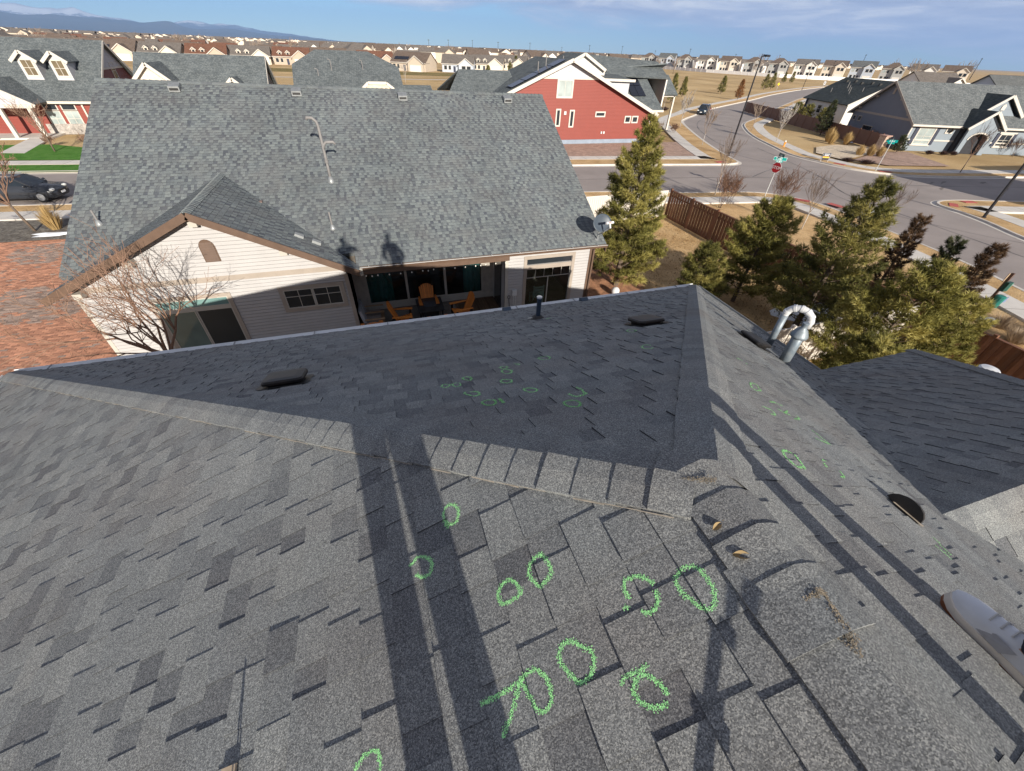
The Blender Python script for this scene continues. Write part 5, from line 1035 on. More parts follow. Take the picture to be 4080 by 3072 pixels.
# ================= plants =================
def tri_mesh(name,V,tone,mat):
    V=np.ascontiguousarray(V,dtype=np.float32).reshape(-1,3); n=len(V)//3; me=bpy.data.meshes.new(name)
    me.vertices.add(len(V)); me.vertices.foreach_set('co',V.ravel()); me.loops.add(len(V)); me.loops.foreach_set('vertex_index',np.arange(len(V),dtype=np.int32))
    me.polygons.add(n); me.polygons.foreach_set('loop_start',np.arange(0,3*n,3,dtype=np.int32)); me.polygons.foreach_set('loop_total',np.full(n,3,dtype=np.int32)); me.update(calc_edges=True)
    a=me.attributes.new('tone','FLOAT','FACE'); a.data.foreach_set('value',np.asarray(tone,dtype=np.float32)); me.materials.append(mat); return me
def leafmat(name,c0,c1,c2,trans=.25):
    m,t,b=newmat(name); a=N(t,'ShaderNodeAttribute',attribute_name='tone'); c=ramp(t,a.outputs['Fac'],[(0,c0),(.5,c1),(1,c2)]); t.links.new(c,b.inputs['Base Color']); b.inputs['Roughness'].default_value=.65; b.inputs['Specular IOR Level'].default_value=.25
    tr=N(t,'ShaderNodeBsdfTranslucent'); t.links.new(c,tr.inputs[0]); mx=N(t,'ShaderNodeMixShader',inp={0:trans}); t.links.new(b.outputs[0],mx.inputs[1]); t.links.new(tr.outputs[0],mx.inputs[2]); t.links.new(mx.outputs[0],t.nodes['Material Output'].inputs[0]); MATS[name]=m; return m
pineM=leafmat('olive_pine_needles',(.08,.08,.02),(.275,.25,.065),(.50,.43,.14)); pineD=leafmat('dark_pine_needles',(.055,.06,.018),(.19,.18,.05),(.37,.32,.10)); brownJ=leafmat('winter_brown_juniper',(.045,.028,.016),(.12,.07,.038),(.19,.115,.06)); rustM=leafmat('rusty_dead_needles',(.16,.07,.025),(.28,.12,.04),(.36,.17,.06)); tanG=leafmat('tan_ornamental_grass',(.30,.20,.09),(.48,.33,.14),(.62,.45,.2)); dkJ=leafmat('dull_green_juniper',(.035,.045,.02),(.075,.085,.04),(.12,.125,.06))
bark=M('grey_brown_bark',(.13,.095,.07),.9,.3,12,bump=.01,bscale=40); twig=M('red_brown_twigs',(.21,.125,.085),.85,.25,10); birchb=M('pale_birch_bark',(.52,.48,.43),.8,.3,14,col2=(.25,.22,.2)); greytw=M('grey_twigs',(.26,.20,.155),.85,.2,9)
def needles(C,D,n,ln,wd,spread,r):
    """a tuft of n needles at each centre C along D"""
    k=len(C); C=np.repeat(C,n,0); D=np.repeat(D,n,0); d=D*.7+r.normal(0,spread,(k*n,3)); d/=np.linalg.norm(d,axis=1,keepdims=True)+1e-9
    L=ln*r.uniform(.6,1.15,(k*n,1)); s=np.cross(d,r.normal(0,1,(k*n,3))); s/=np.linalg.norm(s,axis=1,keepdims=True)+1e-9
    return np.stack([C-s*wd/2,C+s*wd/2,C+d*L],1)
def pine(name,x,y,H,Rr,label,seed,mat=None,nt=2600,lean=(0,0),z0=.05,open_=0.,group='pines in the back yard',cat='tree',shape=.75,ln=.17,wd=.02,ne=11,low=.06,bare=False):
    r=np.random.default_rng(seed); t=thing(name,(x,y,z0),label,cat,group,world=False); mat=mat or pineM
    top=np.array([lean[0],lean[1],H]); tr=MB(); tr.tube([(0,0,-.1),tuple(top*.5*np.array([.7,.7,1])),tuple(top*.97)],[.022*H,.013*H,.004*H],7); tr.build('trunk',bark,t)
    nb_=int(26+H*9); C=[];D=[];br=MB(); T=[]
    for i in range(nb_):
        h=low+(1-low)*(i+r.random())/nb_; h=min(.985,h); a=i*2.399+r.uniform(-.4,.4); L=Rr*((1-h)**shape)*r.uniform(.72,1.12)+.12; L*=1-.35*max(0,(.16-h)/.16)
        p0=top*h*np.array([1,1,1]); p0=np.array([lean[0]*h**1.5,lean[1]*h**1.5,H*h]); up=.12+.75*h+r.uniform(-.1,.15)
        d=np.array([math.cos(a),math.sin(a),up]); d/=np.linalg.norm(d); bend=np.array([0,0,.25*L])
        pts=[p0+d*L*s_+bend*s_*s_*.6 for s_ in (0,.35,.7,1.)]
        br.tube([tuple(p) for p in pts],[.009+.012*L/Rr,.008+.006*L/Rr,.005,.003],4,cap=False)
        n=max(6,int(nt*L/(Rr*nb_*.52)))
        s_=r.uniform(.22+open_,1.02,n)**.75; base=p0+np.outer(s_*L,d)+np.outer(s_*s_*.6,bend)
        side=np.cross(d,[0,0,1.]); side/=np.linalg.norm(side)+1e-9; w=(1.05-s_*.55)*L*.36
        off=np.outer(r.uniform(-1,1,n)*w,side)+np.stack([np.zeros(n),np.zeros(n),r.uniform(-.6,.9,n)*.10*L**.5+.02],1)
        # clump the tufts on side twigs so that gaps stay between them
        q=np.round(r.uniform(0,1,n)*max(3,int(L*5)))/max(3,int(L*5)); off=off+np.outer((q-.5)*.22*L,side)
        dd=d*.8+np.outer(np.sign((off@side))*.5,side)+np.array([0,0,.55]); dd/=np.linalg.norm(dd,axis=1,keepdims=True)
        C.append(base+off); D.append(dd); T.append(np.clip(r.normal(.42+.16*np.sign(r.random()-.5),.16)+s_*.22-.1+r.normal(0,.1,n),0,1))
    C=np.concatenate(C);D=np.concatenate(D);T=np.concatenate(T); br.build('branches',bark,t); V=needles(C,D,ne,ln,wd,.5,r)
    T=np.clip(np.repeat(T,ne)+r.normal(0,.1,len(V)),0,1); obj('crown',tri_mesh('crown',V,T,mat),t); return t
pine('pine_tree',10.9,16.1,7.0,2.25,'tall olive pine beside the satellite dish corner of the white house',1,nt=7000,low=.04,ln=.2,wd=.024)
pine('pine_tree',15.7,13.2,4.5,1.9,'rounded olive pine left of the tallest pine in the yard',2,nt=4200,ln=.2,wd=.024,shape=.55,lean=(.1,-.2)); pine('pine_tree',13.3,13.3,2.75,1.35,'low dark pine at the left end of the yard pines',3,mat=pineD,nt=2600,shape=.6)
pine('pine_tree',16.4,10.3,5.85,2.0,'tall pine with open crown in the middle of the yard pines',4,mat=pineD,nt=4000,ln=.2,wd=.024,shape=.62,lean=(.25,-.15)); pine('pine_tree',15.2,6.9,4.3,2.1,'wide loose pine in front of the white fence',5,nt=3400,ln=.2,wd=.024,shape=.55,lean=(.5,-.2),open_=.2); pine('pine_tree',12.6,5.4,2.9,1.7,'low pine beside the eave of the wing roof',6,nt=3000,shape=.5,open_=.15); pine('pine_tree',17.6,6.3,3.3,1.3,'pine in front of the brown fence at the right',7,nt=1800,shape=.6,open_=.25)
for i,(x,y,h,lb,mt) in enumerate(((21.5,11.0,4.1,'slender red-brown juniper behind the pines, leftmost of three',brownJ),(21.6,9.5,3.7,'slender grey-brown juniper behind the pines, middle of three',dkJ),(21.7,8.35,3.9,'slender dark brown juniper behind the pines, rightmost of three',brownJ))): pine('columnar_juniper',x,y,h,.55,lb,20+i,mat=mt,nt=1300,shape=.35,group='columnar junipers outside the brown fence',ln=.16,wd=.02,ne=9,low=.03)
FP=[(74.6,103.8,5.6,1.5,'leftmost young pine beside the curving road'),(89.8,120.1,4.4,1.2,'second young pine beside the curving road'),(114.5,133.4,4.4,1.6,'third young pine beside the curving road'),(154.6,156.8,4.6,1.9,'pine of the clump by the yellow sign, left'),(160.9,159.7,5.0,1.6,'pine of the clump by the yellow sign, right'),(175.4,262.3,3.6,1.6,'lone young pine far out in the field'),(219.7,211.1,4.2,1.3,'distant pine past the yellow sign, left of two'),(222.8,209.0,4.6,1.4,'distant pine past the yellow sign, right of two'),(58,217.9,2.8,1.5,'small round pine in front of the field houses'),(86.1,264.8,6,2.4,'big pine right of the field houses'),(77.6,248.1,3.4,1.6,'small pine left of the big field pine'),(92.5,300,5,2.4,'bushy pine behind the field houses')]
for i,(x,y,h,rr2,lb) in enumerate(FP): pine('young_pine',x,y,h,rr2,lb,40+i,mat=pineD,nt=420,ne=6,ln=.42,wd=.09,group='pines beside the road and field',shape=.7,low=.04)
pine('young_pine',104.2,113.8,4.4,1.3,'rusty orange dead pine beside the curving road',60,mat=rustM,nt=420,ne=6,ln=.4,wd=.08,group='pines beside the road and field'); pine('spruce_tree',70.9,56.9,4.4,1.3,'green spruce in front of the brown fence across the street',61,mat=dkJ,nt=900,ne=8,ln=.3,wd=.05,group='pines beside the road and field'); pine('juniper_bush',67.8,42.4,1.9,.9,'dark juniper bush between the stone pillar and the blue house',62,mat=dkJ,nt=500,ne=7,ln=.22,wd=.04,group='shrubs near the blue house',cat='bush')
for i,(x,y) in enumerate(((83.5,68),(86.3,74),(87.8,78))): pine('dark_shrub',x,y,2.2,1.3,'dark evergreen shrub under the white house wall, %s'%['nearest','middle','farthest'][i],70+i,mat=pineD,nt=300,ne=6,ln=.35,wd=.08,group='dark shrubs along the white house',cat='bush',shape=.4)
# ---- bare trees ----
def bare(name,x,y,H,label,seed,mat=None,spread=.55,trunk=.035,fork=.3,depth=5,lean=(0,0),n0=4,z0=.05,group='bare trees along the streets',tw=None,stems=1,thin=.0035,cat='tree',up=.12,kids=(2,3)):
    rd=random.Random(seed); t=thing(name,(x,y,z0),label,cat,group,world=False); mat=mat or bark; tw=tw or twig; trk=MB(); cr=MB()
    def grow(p,d,L,r,k,mb):
        if k==0 or L<.05: return
        pts=[p]; q=p
        for i in range(3):
            d=(d+Vector((rd.uniform(-.14,.14),rd.uniform(-.14,.14),rd.uniform(-.04,.12)))).normalized(); q=q+d*L/3; pts.append(q)
        mb.tube(pts,[max(thin,r*(1-.12*i)) for i in range(4)],5 if r>.012 else 3,cap=False)
        for j in range(rd.randint(*kids)):
            f=rd.uniform(.45,1.) if j else 1.; b=pts[min(3,int(f*3))]; a=rd.uniform(0,6.3); o=d.orthogonal().normalized(); o.rotate(Matrix.Rotation(a,3,d)); nd=(d+o*spread*rd.uniform(.6,1.3)+Vector((0,0,up))).normalized(); grow(b,nd,L*rd.uniform(.62,.86),max(thin,r*.62),k-1,cr)
    for s_ in range(stems):
        o=Vector((rd.uniform(-.15,.15)*(stems>1),rd.uniform(-.15,.15)*(stems>1),-.05)); d=(Vector((lean[0],lean[1],1))+Vector((rd.uniform(-.5,.5),rd.uniform(-.5,.5),0))*(stems>1)).normalized(); e=o+d*H*fork
        trk.tube([o,(o+e)/2+Vector((rd.uniform(-.02,.02),rd.uniform(-.02,.02),0)),e],[trunk*H*.5,trunk*H*.42,trunk*H*.36],8 if H>3 else 5)
        for i in range(n0):
            a=2*math.pi*(i+rd.random()*.6)/n0; nd=(d+Vector((math.cos(a),math.sin(a),0))*spread*rd.uniform(.7,1.3)).normalized(); grow(e-d*H*fork*.12*rd.random(),nd,H*(1-fork)*.36*rd.uniform(.85,1.15),trunk*H*.24,depth,cr)
    trk.build('trunk',mat,t,smooth=True); cr.build('crown',tw,t); return t
bare('bare_tree',-6.5,11.9,5.6,'bare spreading tree with reddish twigs in front of the white gable wall',8,spread=.74,fork=.34,depth=6,n0=6,group='bare trees near the white house',trunk=.03,thin=.0042,kids=(2,3),up=.06)
bare('bare_tree',-19.0,30.4,5.4,'bare leaning tree beside the rock bed at the left edge',9,spread=.75,fork=.3,depth=6,n0=6,lean=(-.25,.1),group='bare trees near the white house',trunk=.028,thin=.011,kids=(2,3))
bare('bare_tree',-28.2,54.2,4.6,'bare dark tree on the green lawn at the left',10,spread=.6,depth=5,thin=.01,group='bare trees near the white house')
ST=[(28.2,20.8,3.6,'thin bare sapling on the grass outside the brown fence',greytw,birchb),(27.7,29.3,4.6,'white-barked birch sapling above the brown fence',greytw,birchb),(63,31.8,4.6,'bare tree on the verge before the blue house',twig,bark),(56.7,51.8,4.3,'white-barked bare sapling by the curving pavement',birchb,birchb),(38.9,21.2,0,'',None,None),(42.7,50.3,4.2,'multi-stemmed bare sapling beside the lamp post',greytw,birchb),(49.4,64.6,4.8,'white-barked sapling beside the curved kerb near the red house',birchb,birchb),(34.1,19.6,3.3,'pale bare sapling at the kerb behind the tallest pine',greytw,greytw),(14.9,151.9,4.8,'bare birch cluster in the middle field',birchb,birchb),(62,88,4.2,'thin bare sapling behind the parked dark car',greytw,birchb),(39.3,55.5,2.2,'small bare sapling by the corner of the red house',greytw,greytw),(60.5,60.8,4.0,'bare sapling on the verge before the brown fence',greytw,greytw)]
for i,(x,y,h,lb,tw_,bk) in enumerate(ST):
    if h: bare('bare_sapling',x,y,h,lb,100+i,mat=bk,tw=tw_,spread=.42,fork=.34,depth=5,n0=4,trunk=.022,thin=.008 if y<40 else .014,up=.3)
for i,(x,y,h,lb) in enumerate(((25.7,26.3,2.7,'red-twigged bare shrub below the birch'),(30.1,25.4,2.9,'red-twigged bare shrub beside the stop sign'),(27.2,27.0,2.2,'low bare shrub between birch and stop sign'),(72.4,49.8,1.6,'dark red bare shrub against the brown fence across the street'),(84.5,38.3,2.4,'bare shrub before the blue house right of the entry'),(-26.6,56.8,1.2,'brown bare shrub in the bed of the left red house'),(-29.8,57.5,1.0,'brown bare shrub by the path of the left red house'),(45,60,1.3,'bare shrub at the end of the red house path'))): bare('bare_shrub',x,y,h,lb,140+i,stems=7,fork=.25,depth=5,n0=2,spread=.5,trunk=.014,thin=.008 if y<40 else .012,group='bare shrubs',cat='shrub')
def clump(name,x,y,h,rad,label,seed,mat,n=500,group='ornamental grass clumps',wd=.02,droop=.5):
    r=np.random.default_rng(seed); t=thing(name,(x,y,.05),label,'grass clump' if mat is tanG else 'shrub',group,world=False); a=r.uniform(0,6.283,n); k=r.uniform(.1,1,n); b=np.stack([np.cos(a)*k*rad*.35,np.sin(a)*k*rad*.35,np.zeros(n)],1); tip=np.stack([np.cos(a)*k*rad,np.sin(a)*k*rad,h*(1-.35*k**2)*r.uniform(.7,1.1,n)],1); s=np.stack([-np.sin(a),np.cos(a),np.zeros(n)],1)*wd
    V=np.stack([b-s,b+s,tip],1); obj('blades',tri_mesh('blades',V,np.clip(r.normal(.5,.25,n),0,1),mat),t,kind='stuff'); return t
GC=[(65.9,51.2,1.9,1.0,'tan grass clump before the brown fence, tallest of the row'),(64.6,49.6,1.6,.9,'tan grass clump before the brown fence, second of the row'),(66.6,48.8,1.6,.9,'tan grass clump before the brown fence, third of the row'),(60.4,41.9,1.2,.8,'tan grass clump on the pale chips, left of three'),(61.6,41.4,1.3,.8,'tan grass clump on the pale chips, middle of three'),(62.6,40.9,1.2,.7,'tan grass clump on the pale chips, right of three'),(86.5,36.7,1.1,1.0,'tan grass clump before the blue house at the right edge')]
for i,(x,y,h,rr2,lb) in enumerate(GC): clump('ornamental_grass',x,y,h,rr2,lb,200+i,tanG,420,wd=.03)
clump('ornamental_grass',-18.1,30.6,1.35,.7,'golden grass clump beside the rock bed at the left',220,tanG,520,wd=.022)
heath=leafmat('dark_purple_groundcover',(.05,.03,.03),(.085,.05,.045),(.12,.075,.06))
for i,(x,y,w_) in enumerate(((54.9,39.0,1.2),(56.2,37.6,1.4),(72.6,41.3,.8),(74.3,40.6,.8),(75.7,40.2,.7))): clump('low_shrub',x,y,.45,w_,['low purple shrub behind the yard sign, left','low purple shrub behind the yard sign, right','low brown shrub at the blue house wall, left','low brown shrub at the blue house wall, middle','low brown shrub at the blue house wall, right'][i],230+i,heath,500,'low winter shrubs',wd=.03)
for i,(x,y) in enumerate(((26.3,8.0),(27.2,7.2),(25.4,7.0),(26.6,6.2))): clump('dry_brush',x,y,.65,.8,'dry tan brush outside the brown fence, %s'%['nearest the waste station','second','third','farthest right'][i],240+i,leafmat('dry_brush_%d'%i,(.25,.18,.11),(.36,.27,.18),(.45,.35,.25)),520,'dry brush',wd=.012)
clump('low_shrub',62.8,88.6,.7,1.2,'dark low shrub beside the parked dark car',250,heath,300,'low winter shrubs',wd=.05)
# far bare trees among the houses
FT=[bare('far_bare_tree',0,0,9,'bare tree among the distant houses',300+i,depth=4,n0=5,spread=.5,thin=.05,fork=.25,tw=greytw,group='bare trees among the distant houses') for i in range(3)]
rf_=random.Random(12)
for i in range(170):
    y=rf_.uniform(265,1100); x=y*rf_.uniform(-.62,1.25)
    if i<3: FT[i].location=(x,y,0)
    else: dup(FT[i%3],(x,y,0),rf_.uniform(0,6),rf_.uniform(.7,1.25))
for i,(x,y,s_) in enumerate(((330,330,1.5),(365,382,1.6),(300,372,1.3),(420,300,1.6),(440,262,1.7),(380,290,1.2),(352,300,1.3),(300,200,1.5),(480,230,1.6))): dup(FT[i%3],(x,y,0),i,s_,'bare tree rising behind the white fence houses')
# grass tufts on the dry lawn near the fence
r=np.random.default_rng(77); n=9000; gx=r.uniform(11.5,19.8,n); gy=r.uniform(9,29,n); b=np.stack([gx,gy,np.full(n,.03)],1); tp=b+np.stack([r.normal(0,.05,n),r.normal(0,.05,n),r.uniform(.04,.1,n)],1); s=r.normal(0,.012,(n,3)); s[:,2]=0
obj('dry_grass_blades',tri_mesh('dry_grass_blades',np.stack([b-s,b+s,tp],1),r.uniform(0,1,n),leafmat('dry_grass_blade',(.22,.13,.05),(.33,.21,.09),(.42,.29,.13))),None,'dry tan grass blades on the back lawn','grass',kind='stuff')
# ================= fences =================
cedar=M('brown_stained_cedar',(.16,.072,.04),.75,.22,3,stretch=(1,1,.25),tone=.3,fine=.15,fscale=30); vinyl=M('white_vinyl',(.60,.55,.49),.45,.05,2)
fn=thing('fence',(20,15,0),'brown board fence along the back yards beyond the pines','fence')
y=1.2; i=0
while y<25.2:
    o=.0 if i%2 else .045; MB().box(20.0-o-.018,20.0-o,y,y+.145,.08,1.80+random.uniform(-.004,.004),random.random()).build('board',cedar,fn); y+=.132; i+=1
MB().box(19.93,20.07,1.2,25.2,1.80,1.84).build('cap_rail',cedar,fn); MB().box(19.95,19.972,1.2,25.2,.06,.22).build('kick_board',cedar,fn); MB().box(20.002,20.05,1.2,25.2,1.45,1.54).build('rail',cedar,fn)
for k in range(11): MB().box(19.94,20.06,1.2+k*2.4-.06,1.2+k*2.4+.06,0,1.93).build('post',cedar,fn)
def vfence(p0,p1,label,name='fence',h=1.8,step=2.4,mat=vinyl,nb=14,group=None,pm=True,flat=False):
    p0=Vector((*p0,0));p1=Vector((*p1,0)); d=(p1-p0); L=d.length; d/=L; n=Vector((-d.y,d.x,0)); k=max(1,round(L/step)); t=thing(name,p0,label,'fence',group)
    for i in range(k):
        a=p0+d*(L*i/k);b=p0+d*(L*(i+1)/k)
        if not flat:
            for j in range(nb):
                u0=a+(b-a)*((j+.04)/nb);u1=a+(b-a)*((j+.96)/nb); MB().bar(u0+Vector((0,0,h/2+.03)),u1+Vector((0,0,h/2+.03)),.02,h-.15,(0,0,1),random.random()).build('board',mat,t)
        else:
            m=MB().bar(a+Vector((0,0,h/2)),b+Vector((0,0,h/2)),.03,h-.1,(0,0,1)); m.build('panel',mat,t)
        MB().bar(a+Vector((0,0,h-.04)),b+Vector((0,0,h-.04)),.05,.09,(0,0,1)).build('rail',mat,t); MB().bar(a+Vector((0,0,.1)),b+Vector((0,0,.1)),.05,.1,(0,0,1)).build('rail',mat,t)
        MB().bar(a,a+Vector((0,0,h+.1)),.12,.12,(1,0,0)).build('post',mat,t)
    return t
vfence((11.2,8.4),(19.85,8.4),'white vinyl fence behind the wide loose pine'); vfence((8.6,24.6),(19.8,25.3),'white vinyl fence between the white house and the brown fence')
stripe=siding_mat('brown_fence_boards',(.15,.068,.04),9.,.25); e_=Vector((.327,.945,0))
vfence((67.9,45.2),(67.9+.327*44,45.2+.945*44),'brown board fence beside the curving road across the street',mat=stripe,flat=True)
WF=[(255,432),(260,400),(266,333),(284,278),(297,264),(312,252.5),(345,238),(392,216)]
wfm=M('bright_white_vinyl',(.85,.83,.80),.45,.04,.2)
wf=thing('fence',(*WF[0],0),'long white fence in front of the two-storey houses','fence')
for a,b in zip(WF,WF[1:]):
    a=Vector((*a,0));b=Vector((*b,0)); k=round((b-a).length/6)
    for i in range(k): p=a+(b-a)*(i/k);q=a+(b-a)*((i+1)/k); MB().bar(p+Vector((0,0,.95)),q+Vector((0,0,.95)),.06,2.0,(0,0,1)).build('panel',wfm,wf); MB().bar(p,p+Vector((0,0,2.0)),.2,.2,(1,0,0)).build('post',wfm,wf)
pl_=thing('stone_pillar',(67.3,44.4,0),'tan stone pillar at the end of the brown fence across the street','pillar'); MB().box(66.85,67.75,44.0,44.85,0,1.7).build('shaft',M('tan_stone_blocks',(.42,.31,.24),.9,.35,4,bump=.03,bscale=7,fine=.3,fscale=7),pl_); MB().box(66.75,67.85,43.9,44.95,1.7,1.82).build('capstone',M('reddish_cap',(.40,.25,.2),.8),pl_)
# ================= lamps, signs =================
lampb=M('black_lamp_paint',(.012,.012,.016),.4,.2,5,spec=.5)
def lamp(x,y,H,label,az,group='street lamps',double=False,n=8):
    t=thing('street_lamp',(x,y,.02),label,'street lamp',group,world=False); t.rotation_euler=(0,0,az)
    MB().lathe([(.16,0),(.16,.12),(.11,.16)],(0,0,0),n).build('base',lampb,t); MB().lathe([(.105,.1),(.065,H-.1),(.05,H)],(0,0,0),n).build('pole',lampb,t)
    for s in ((1,-1) if double else (1,)):
        MB().bar((s*.03,0,H-.12),(s*.55,0,H-.05),.08,.08).build('arm',lampb,t); hd=MB().prism([(s*.5,-.2,H-.1),(s*1.25,-.17,H-.12),(s*1.25,.17,H-.12),(s*.5,.2,H-.1)],(0,0,.17)).build('lamp_head',lampb,t); MB().box(min(s*.6,s*1.15),max(s*.6,s*1.15),-.13,.13,H-.135,H-.121).build('lens',M('lamp_lens',(.6,.6,.55),.3),hd)
    MB().tube([(.0,0,H-.02),(0,0,H+.12)],.03,6).build('photocell',lampb,t)
    return t
lamp(41.35,43.7,9.35,'tall black street lamp at the corner by the red house',.25); lamp(45.5,19.6,9.35,'black street lamp post leaning out at the right edge of the photo',.4); lamp(176.4,158.6,9.6,'distant street lamp beside the curving road, left',.3); lamp(323,262,9.9,'distant double street lamp near the white fence',.3,double=True); lamp(232,196,9.6,'distant street lamp beside the curving road, right of the first',.3)
def text_mesh(s,size,mat,name='lettering'):
    c=bpy.data.curves.new(name,'FONT'); c.body=s; c.size=size; c.align_x='CENTER'; c.align_y='CENTER'; c.extrude=.002; c.resolution_u=3; o=bpy.data.objects.new(name,c); COL.objects.link(o)
    dg=bpy.context.evaluated_depsgraph_get(); me=bpy.data.meshes.new_from_object(o.evaluated_get(dg)); bpy.data.objects.remove(o); me.materials.clear(); me.materials.append(mat); return me
signw=M('sign_white',(.8,.8,.8),.4,.03); signr=M('stop_red',(.33,.012,.018),.45,.1,3); signg=M('street_sign_green',(.0,.30,.27),.4,.08,3); signd=M('street_sign_dark_teal',(.015,.09,.085),.45,.1); galvp=M('galvanised_post',(.55,.56,.55),.45,.1,metal=.4)
def plate(par,c,nrm,w,h,mat,name='plate',th=.012):
    """upright rectangular plate facing nrm; returns object and its axes"""
    n=Vector(nrm).normalized(); s=Vector((0,0,1)).cross(n).normalized(); c=Vector(c); u=Vector((0,0,1))
    q=[c-s*w/2-u*h/2,c+s*w/2-u*h/2,c+s*w/2+u*h/2,c-s*w/2+u*h/2]; o=MB().prism([p-n*th/2 for p in q],n*th).build(name,mat,par); return o,n,s
def letter(par,txt,c,n,s,size,mat):
    o=obj('lettering',text_mesh(txt,size,mat),par); n=Vector(n);s=Vector(s);u=n.cross(s); o.matrix_local=Matrix(((s.x,u.x,n.x,c[0]),(s.y,u.y,n.y,c[1]),(s.z,u.z,n.z,c[2]),(0,0,0,1))); return o
t=thing('stop_sign',(31.91,28.08,.0),'stop sign with green street name plates at the street corner','sign',world=False)
MB().tube([(0,0,0),(.0,0,3.25)],.032,8).build('post',galvp,t)
nS=Vector((-.97,-.25,0)).normalized(); sS=Vector((0,0,1)).cross(nS)
def octa(r,c,n,s,mat,name,th):
    u=Vector((0,0,1)); q=[Vector(c)+(s*math.cos(math.pi/8+k*math.pi/4)+u*math.sin(math.pi/8+k*math.pi/4))*r for k in range(8)]; return MB().prism(q,n*th).build(name,mat,t)
octa(.42,nS*.04+Vector((0,0,2.30)),nS,sS,signw,'border_plate',.008); f=octa(.385,nS*.05+Vector((0,0,2.30)),nS,sS,signr,'sign_face',.006); letter(t,'STOP',nS*.062+Vector((0,0,2.29)),nS,sS,.30,signw)
nB=Vector((-.72,-.69,0)).normalized()
o,n,s=plate(t,(0,0,2.93),nB,.95,.25,signw,'name_plate_border'); plate(t,Vector((0,0,2.93))+n*.008,nB,.91,.21,signg,'name_plate'); letter(t,'53rd',Vector((0,0,2.93))+n*.017-s*.08,n,s,.24,signw)
o2,n,s=plate(t,(0,0,2.74),nB,.5,.12,signg,'block_plate'); 
for k in range(6): plate(t,Vector((0,0,2.74))+n*.008+s*(-.17+k*.068),nB,.035,.07,signw,'block_mark',.004)
nC=Vector((-.95,.3,0)).normalized(); o,n,s=plate(t,(0,0,3.19),nC,.8,.22,signd,'name_plate'); 
for k in range(4): plate(t,Vector((0,0,3.18))+n*.008+s*(-.2+k*.12),nC,.05,.10,M('sign_pale_strokes',(.35,.5,.5),.5),'name_mark',.004)
t=thing('street_name_post',(52.85,34.0,.0),'green street name plates on a thin post before the stone pillar','sign',world=False); MB().tube([(0,0,0),(0,0,3.3)],.03,8).build('post',galvp,t)
o,n,s=plate(t,(0,0,2.95),(-.8,-.6,0),.95,.24,signg,'name_plate'); letter(t,'53rd',Vector((0,0,2.95))+n*.01,n,s,.24,signw); plate(t,(0,0,2.76),(-.8,-.6,0),.6,.12,signg,'block_plate'); plate(t,(0,0,3.22),(.6,-.8,0),.85,.22,signd,'name_plate')
t=thing('yard_sign',(51.3,39.15,.1),'black and yellow yard sign on the corner verge','sign',world=False); nY=Vector((-.35,-.94,0))
o,n,s=plate(t,(0,0,.52),nY,.95,.72,M('sign_black',(.02,.02,.03),.5),'board',.03); plate(t,Vector((0,0,.44))+n*.02,nY,.72,.14,M('sign_yellow',(.75,.42,.05),.5),'yellow_band',.006); plate(t,Vector((0,0,.76))+n*.02,nY,.6,.1,M('sign_grey',(.4,.42,.45),.5),'grey_band',.006); plate(t,Vector((0,0,.62))+n*.02,nY,.5,.05,signw,'white_band',.006)
for k in (-.42,.42): MB().bar(s*k,s*k+Vector((0,0,.88)),.035,.035,(1,0,0)).build('leg',signw,t)
t=thing('road_sign',(160,155.6,0),'small yellow road sign beside the curving road','sign',world=False); MB().tube([(0,0,0),(0,0,2.4)],.05,6).build('post',galvp,t); MB().prism([(-.55,-.05,1.9),(0,-.05,1.35),(.55,-.05,1.9),(0,-.05,2.45)],(0,-.03,0)).build('sign_face',M('road_sign_yellow',(.8,.5,.02),.5),t)
t=thing('road_sign',(209.5,177.5,0),'small white road sign at the far bend','sign',world=False); MB().tube([(0,0,0),(0,0,2.5)],.05,6).build('post',galvp,t); plate(t,(0,-.06,1.7),(-.6,-.8,0),.8,1.1,signw,'sign_face',.03); plate(t,(-.02,-.09,1.7),(-.6,-.8,0),.4,.6,M('sign_dark_mark',(.05,.05,.05),.5),'mark',.03)
t=thing('fire_hydrant',(54.2,48.0,.1),'orange fire hydrant with white cap on the verge','hydrant',world=False); hy=M('hydrant_orange',(.72,.30,.05),.5,.1); MB().lathe([(.16,0),(.16,.05),(.1,.06),(.1,.5),(.13,.52),(.13,.56),(.1,.6),(.04,.68)],(0,0,0),12).build('barrel',hy,t,smooth=False); MB().lathe([(.11,.56),(.09,.66),(.04,.73),(.01,.74)],(0,0,0),12).build('bonnet',signw,t)
for d_ in ((1,0,0),(-1,0,0),(0,-1,0)): MB().lathe([(.055,.08),(.055,.17),(.03,.19)],(0,0,.4),8,d_).build('nozzle',hy,t)
t=thing('waste_station',(27.85,9.55,.05),'green dog-waste station on a brown post beside the pavement','waste station',world=False); pst=M('brown_square_post',(.10,.06,.045),.7); MB().box(-.05,.05,-.05,.05,0,1.75).build('post',pst,t); gb_=M('dark_green_box',(.01,.06,.045),.45); gl=M('bright_green_plate',(.04,.36,.26),.45); MB().box(-.16,.16,-.2,-.05,.92,1.36).build('bag_box',gb_,t); MB().box(.16,.18,-.2,-.04,.92,1.34).build('box_label',gl,t); MB().box(-.14,.14,.06,.085,1.3,1.72).build('sign_plate',M('tan_sign',(.45,.33,.22),.6),t); MB().lathe([(.16,.12),(.2,.62),(.21,.66),(.14,.70)],(.1,-.22,0),12).build('bin',M('teal_green_bin',(.02,.16,.13),.5,.2),t); MB().box(.22,.5,-.34,-.31,.36,.62).build('notice',M('blue_grey_notice',(.14,.18,.30),.5,.4,12),t)
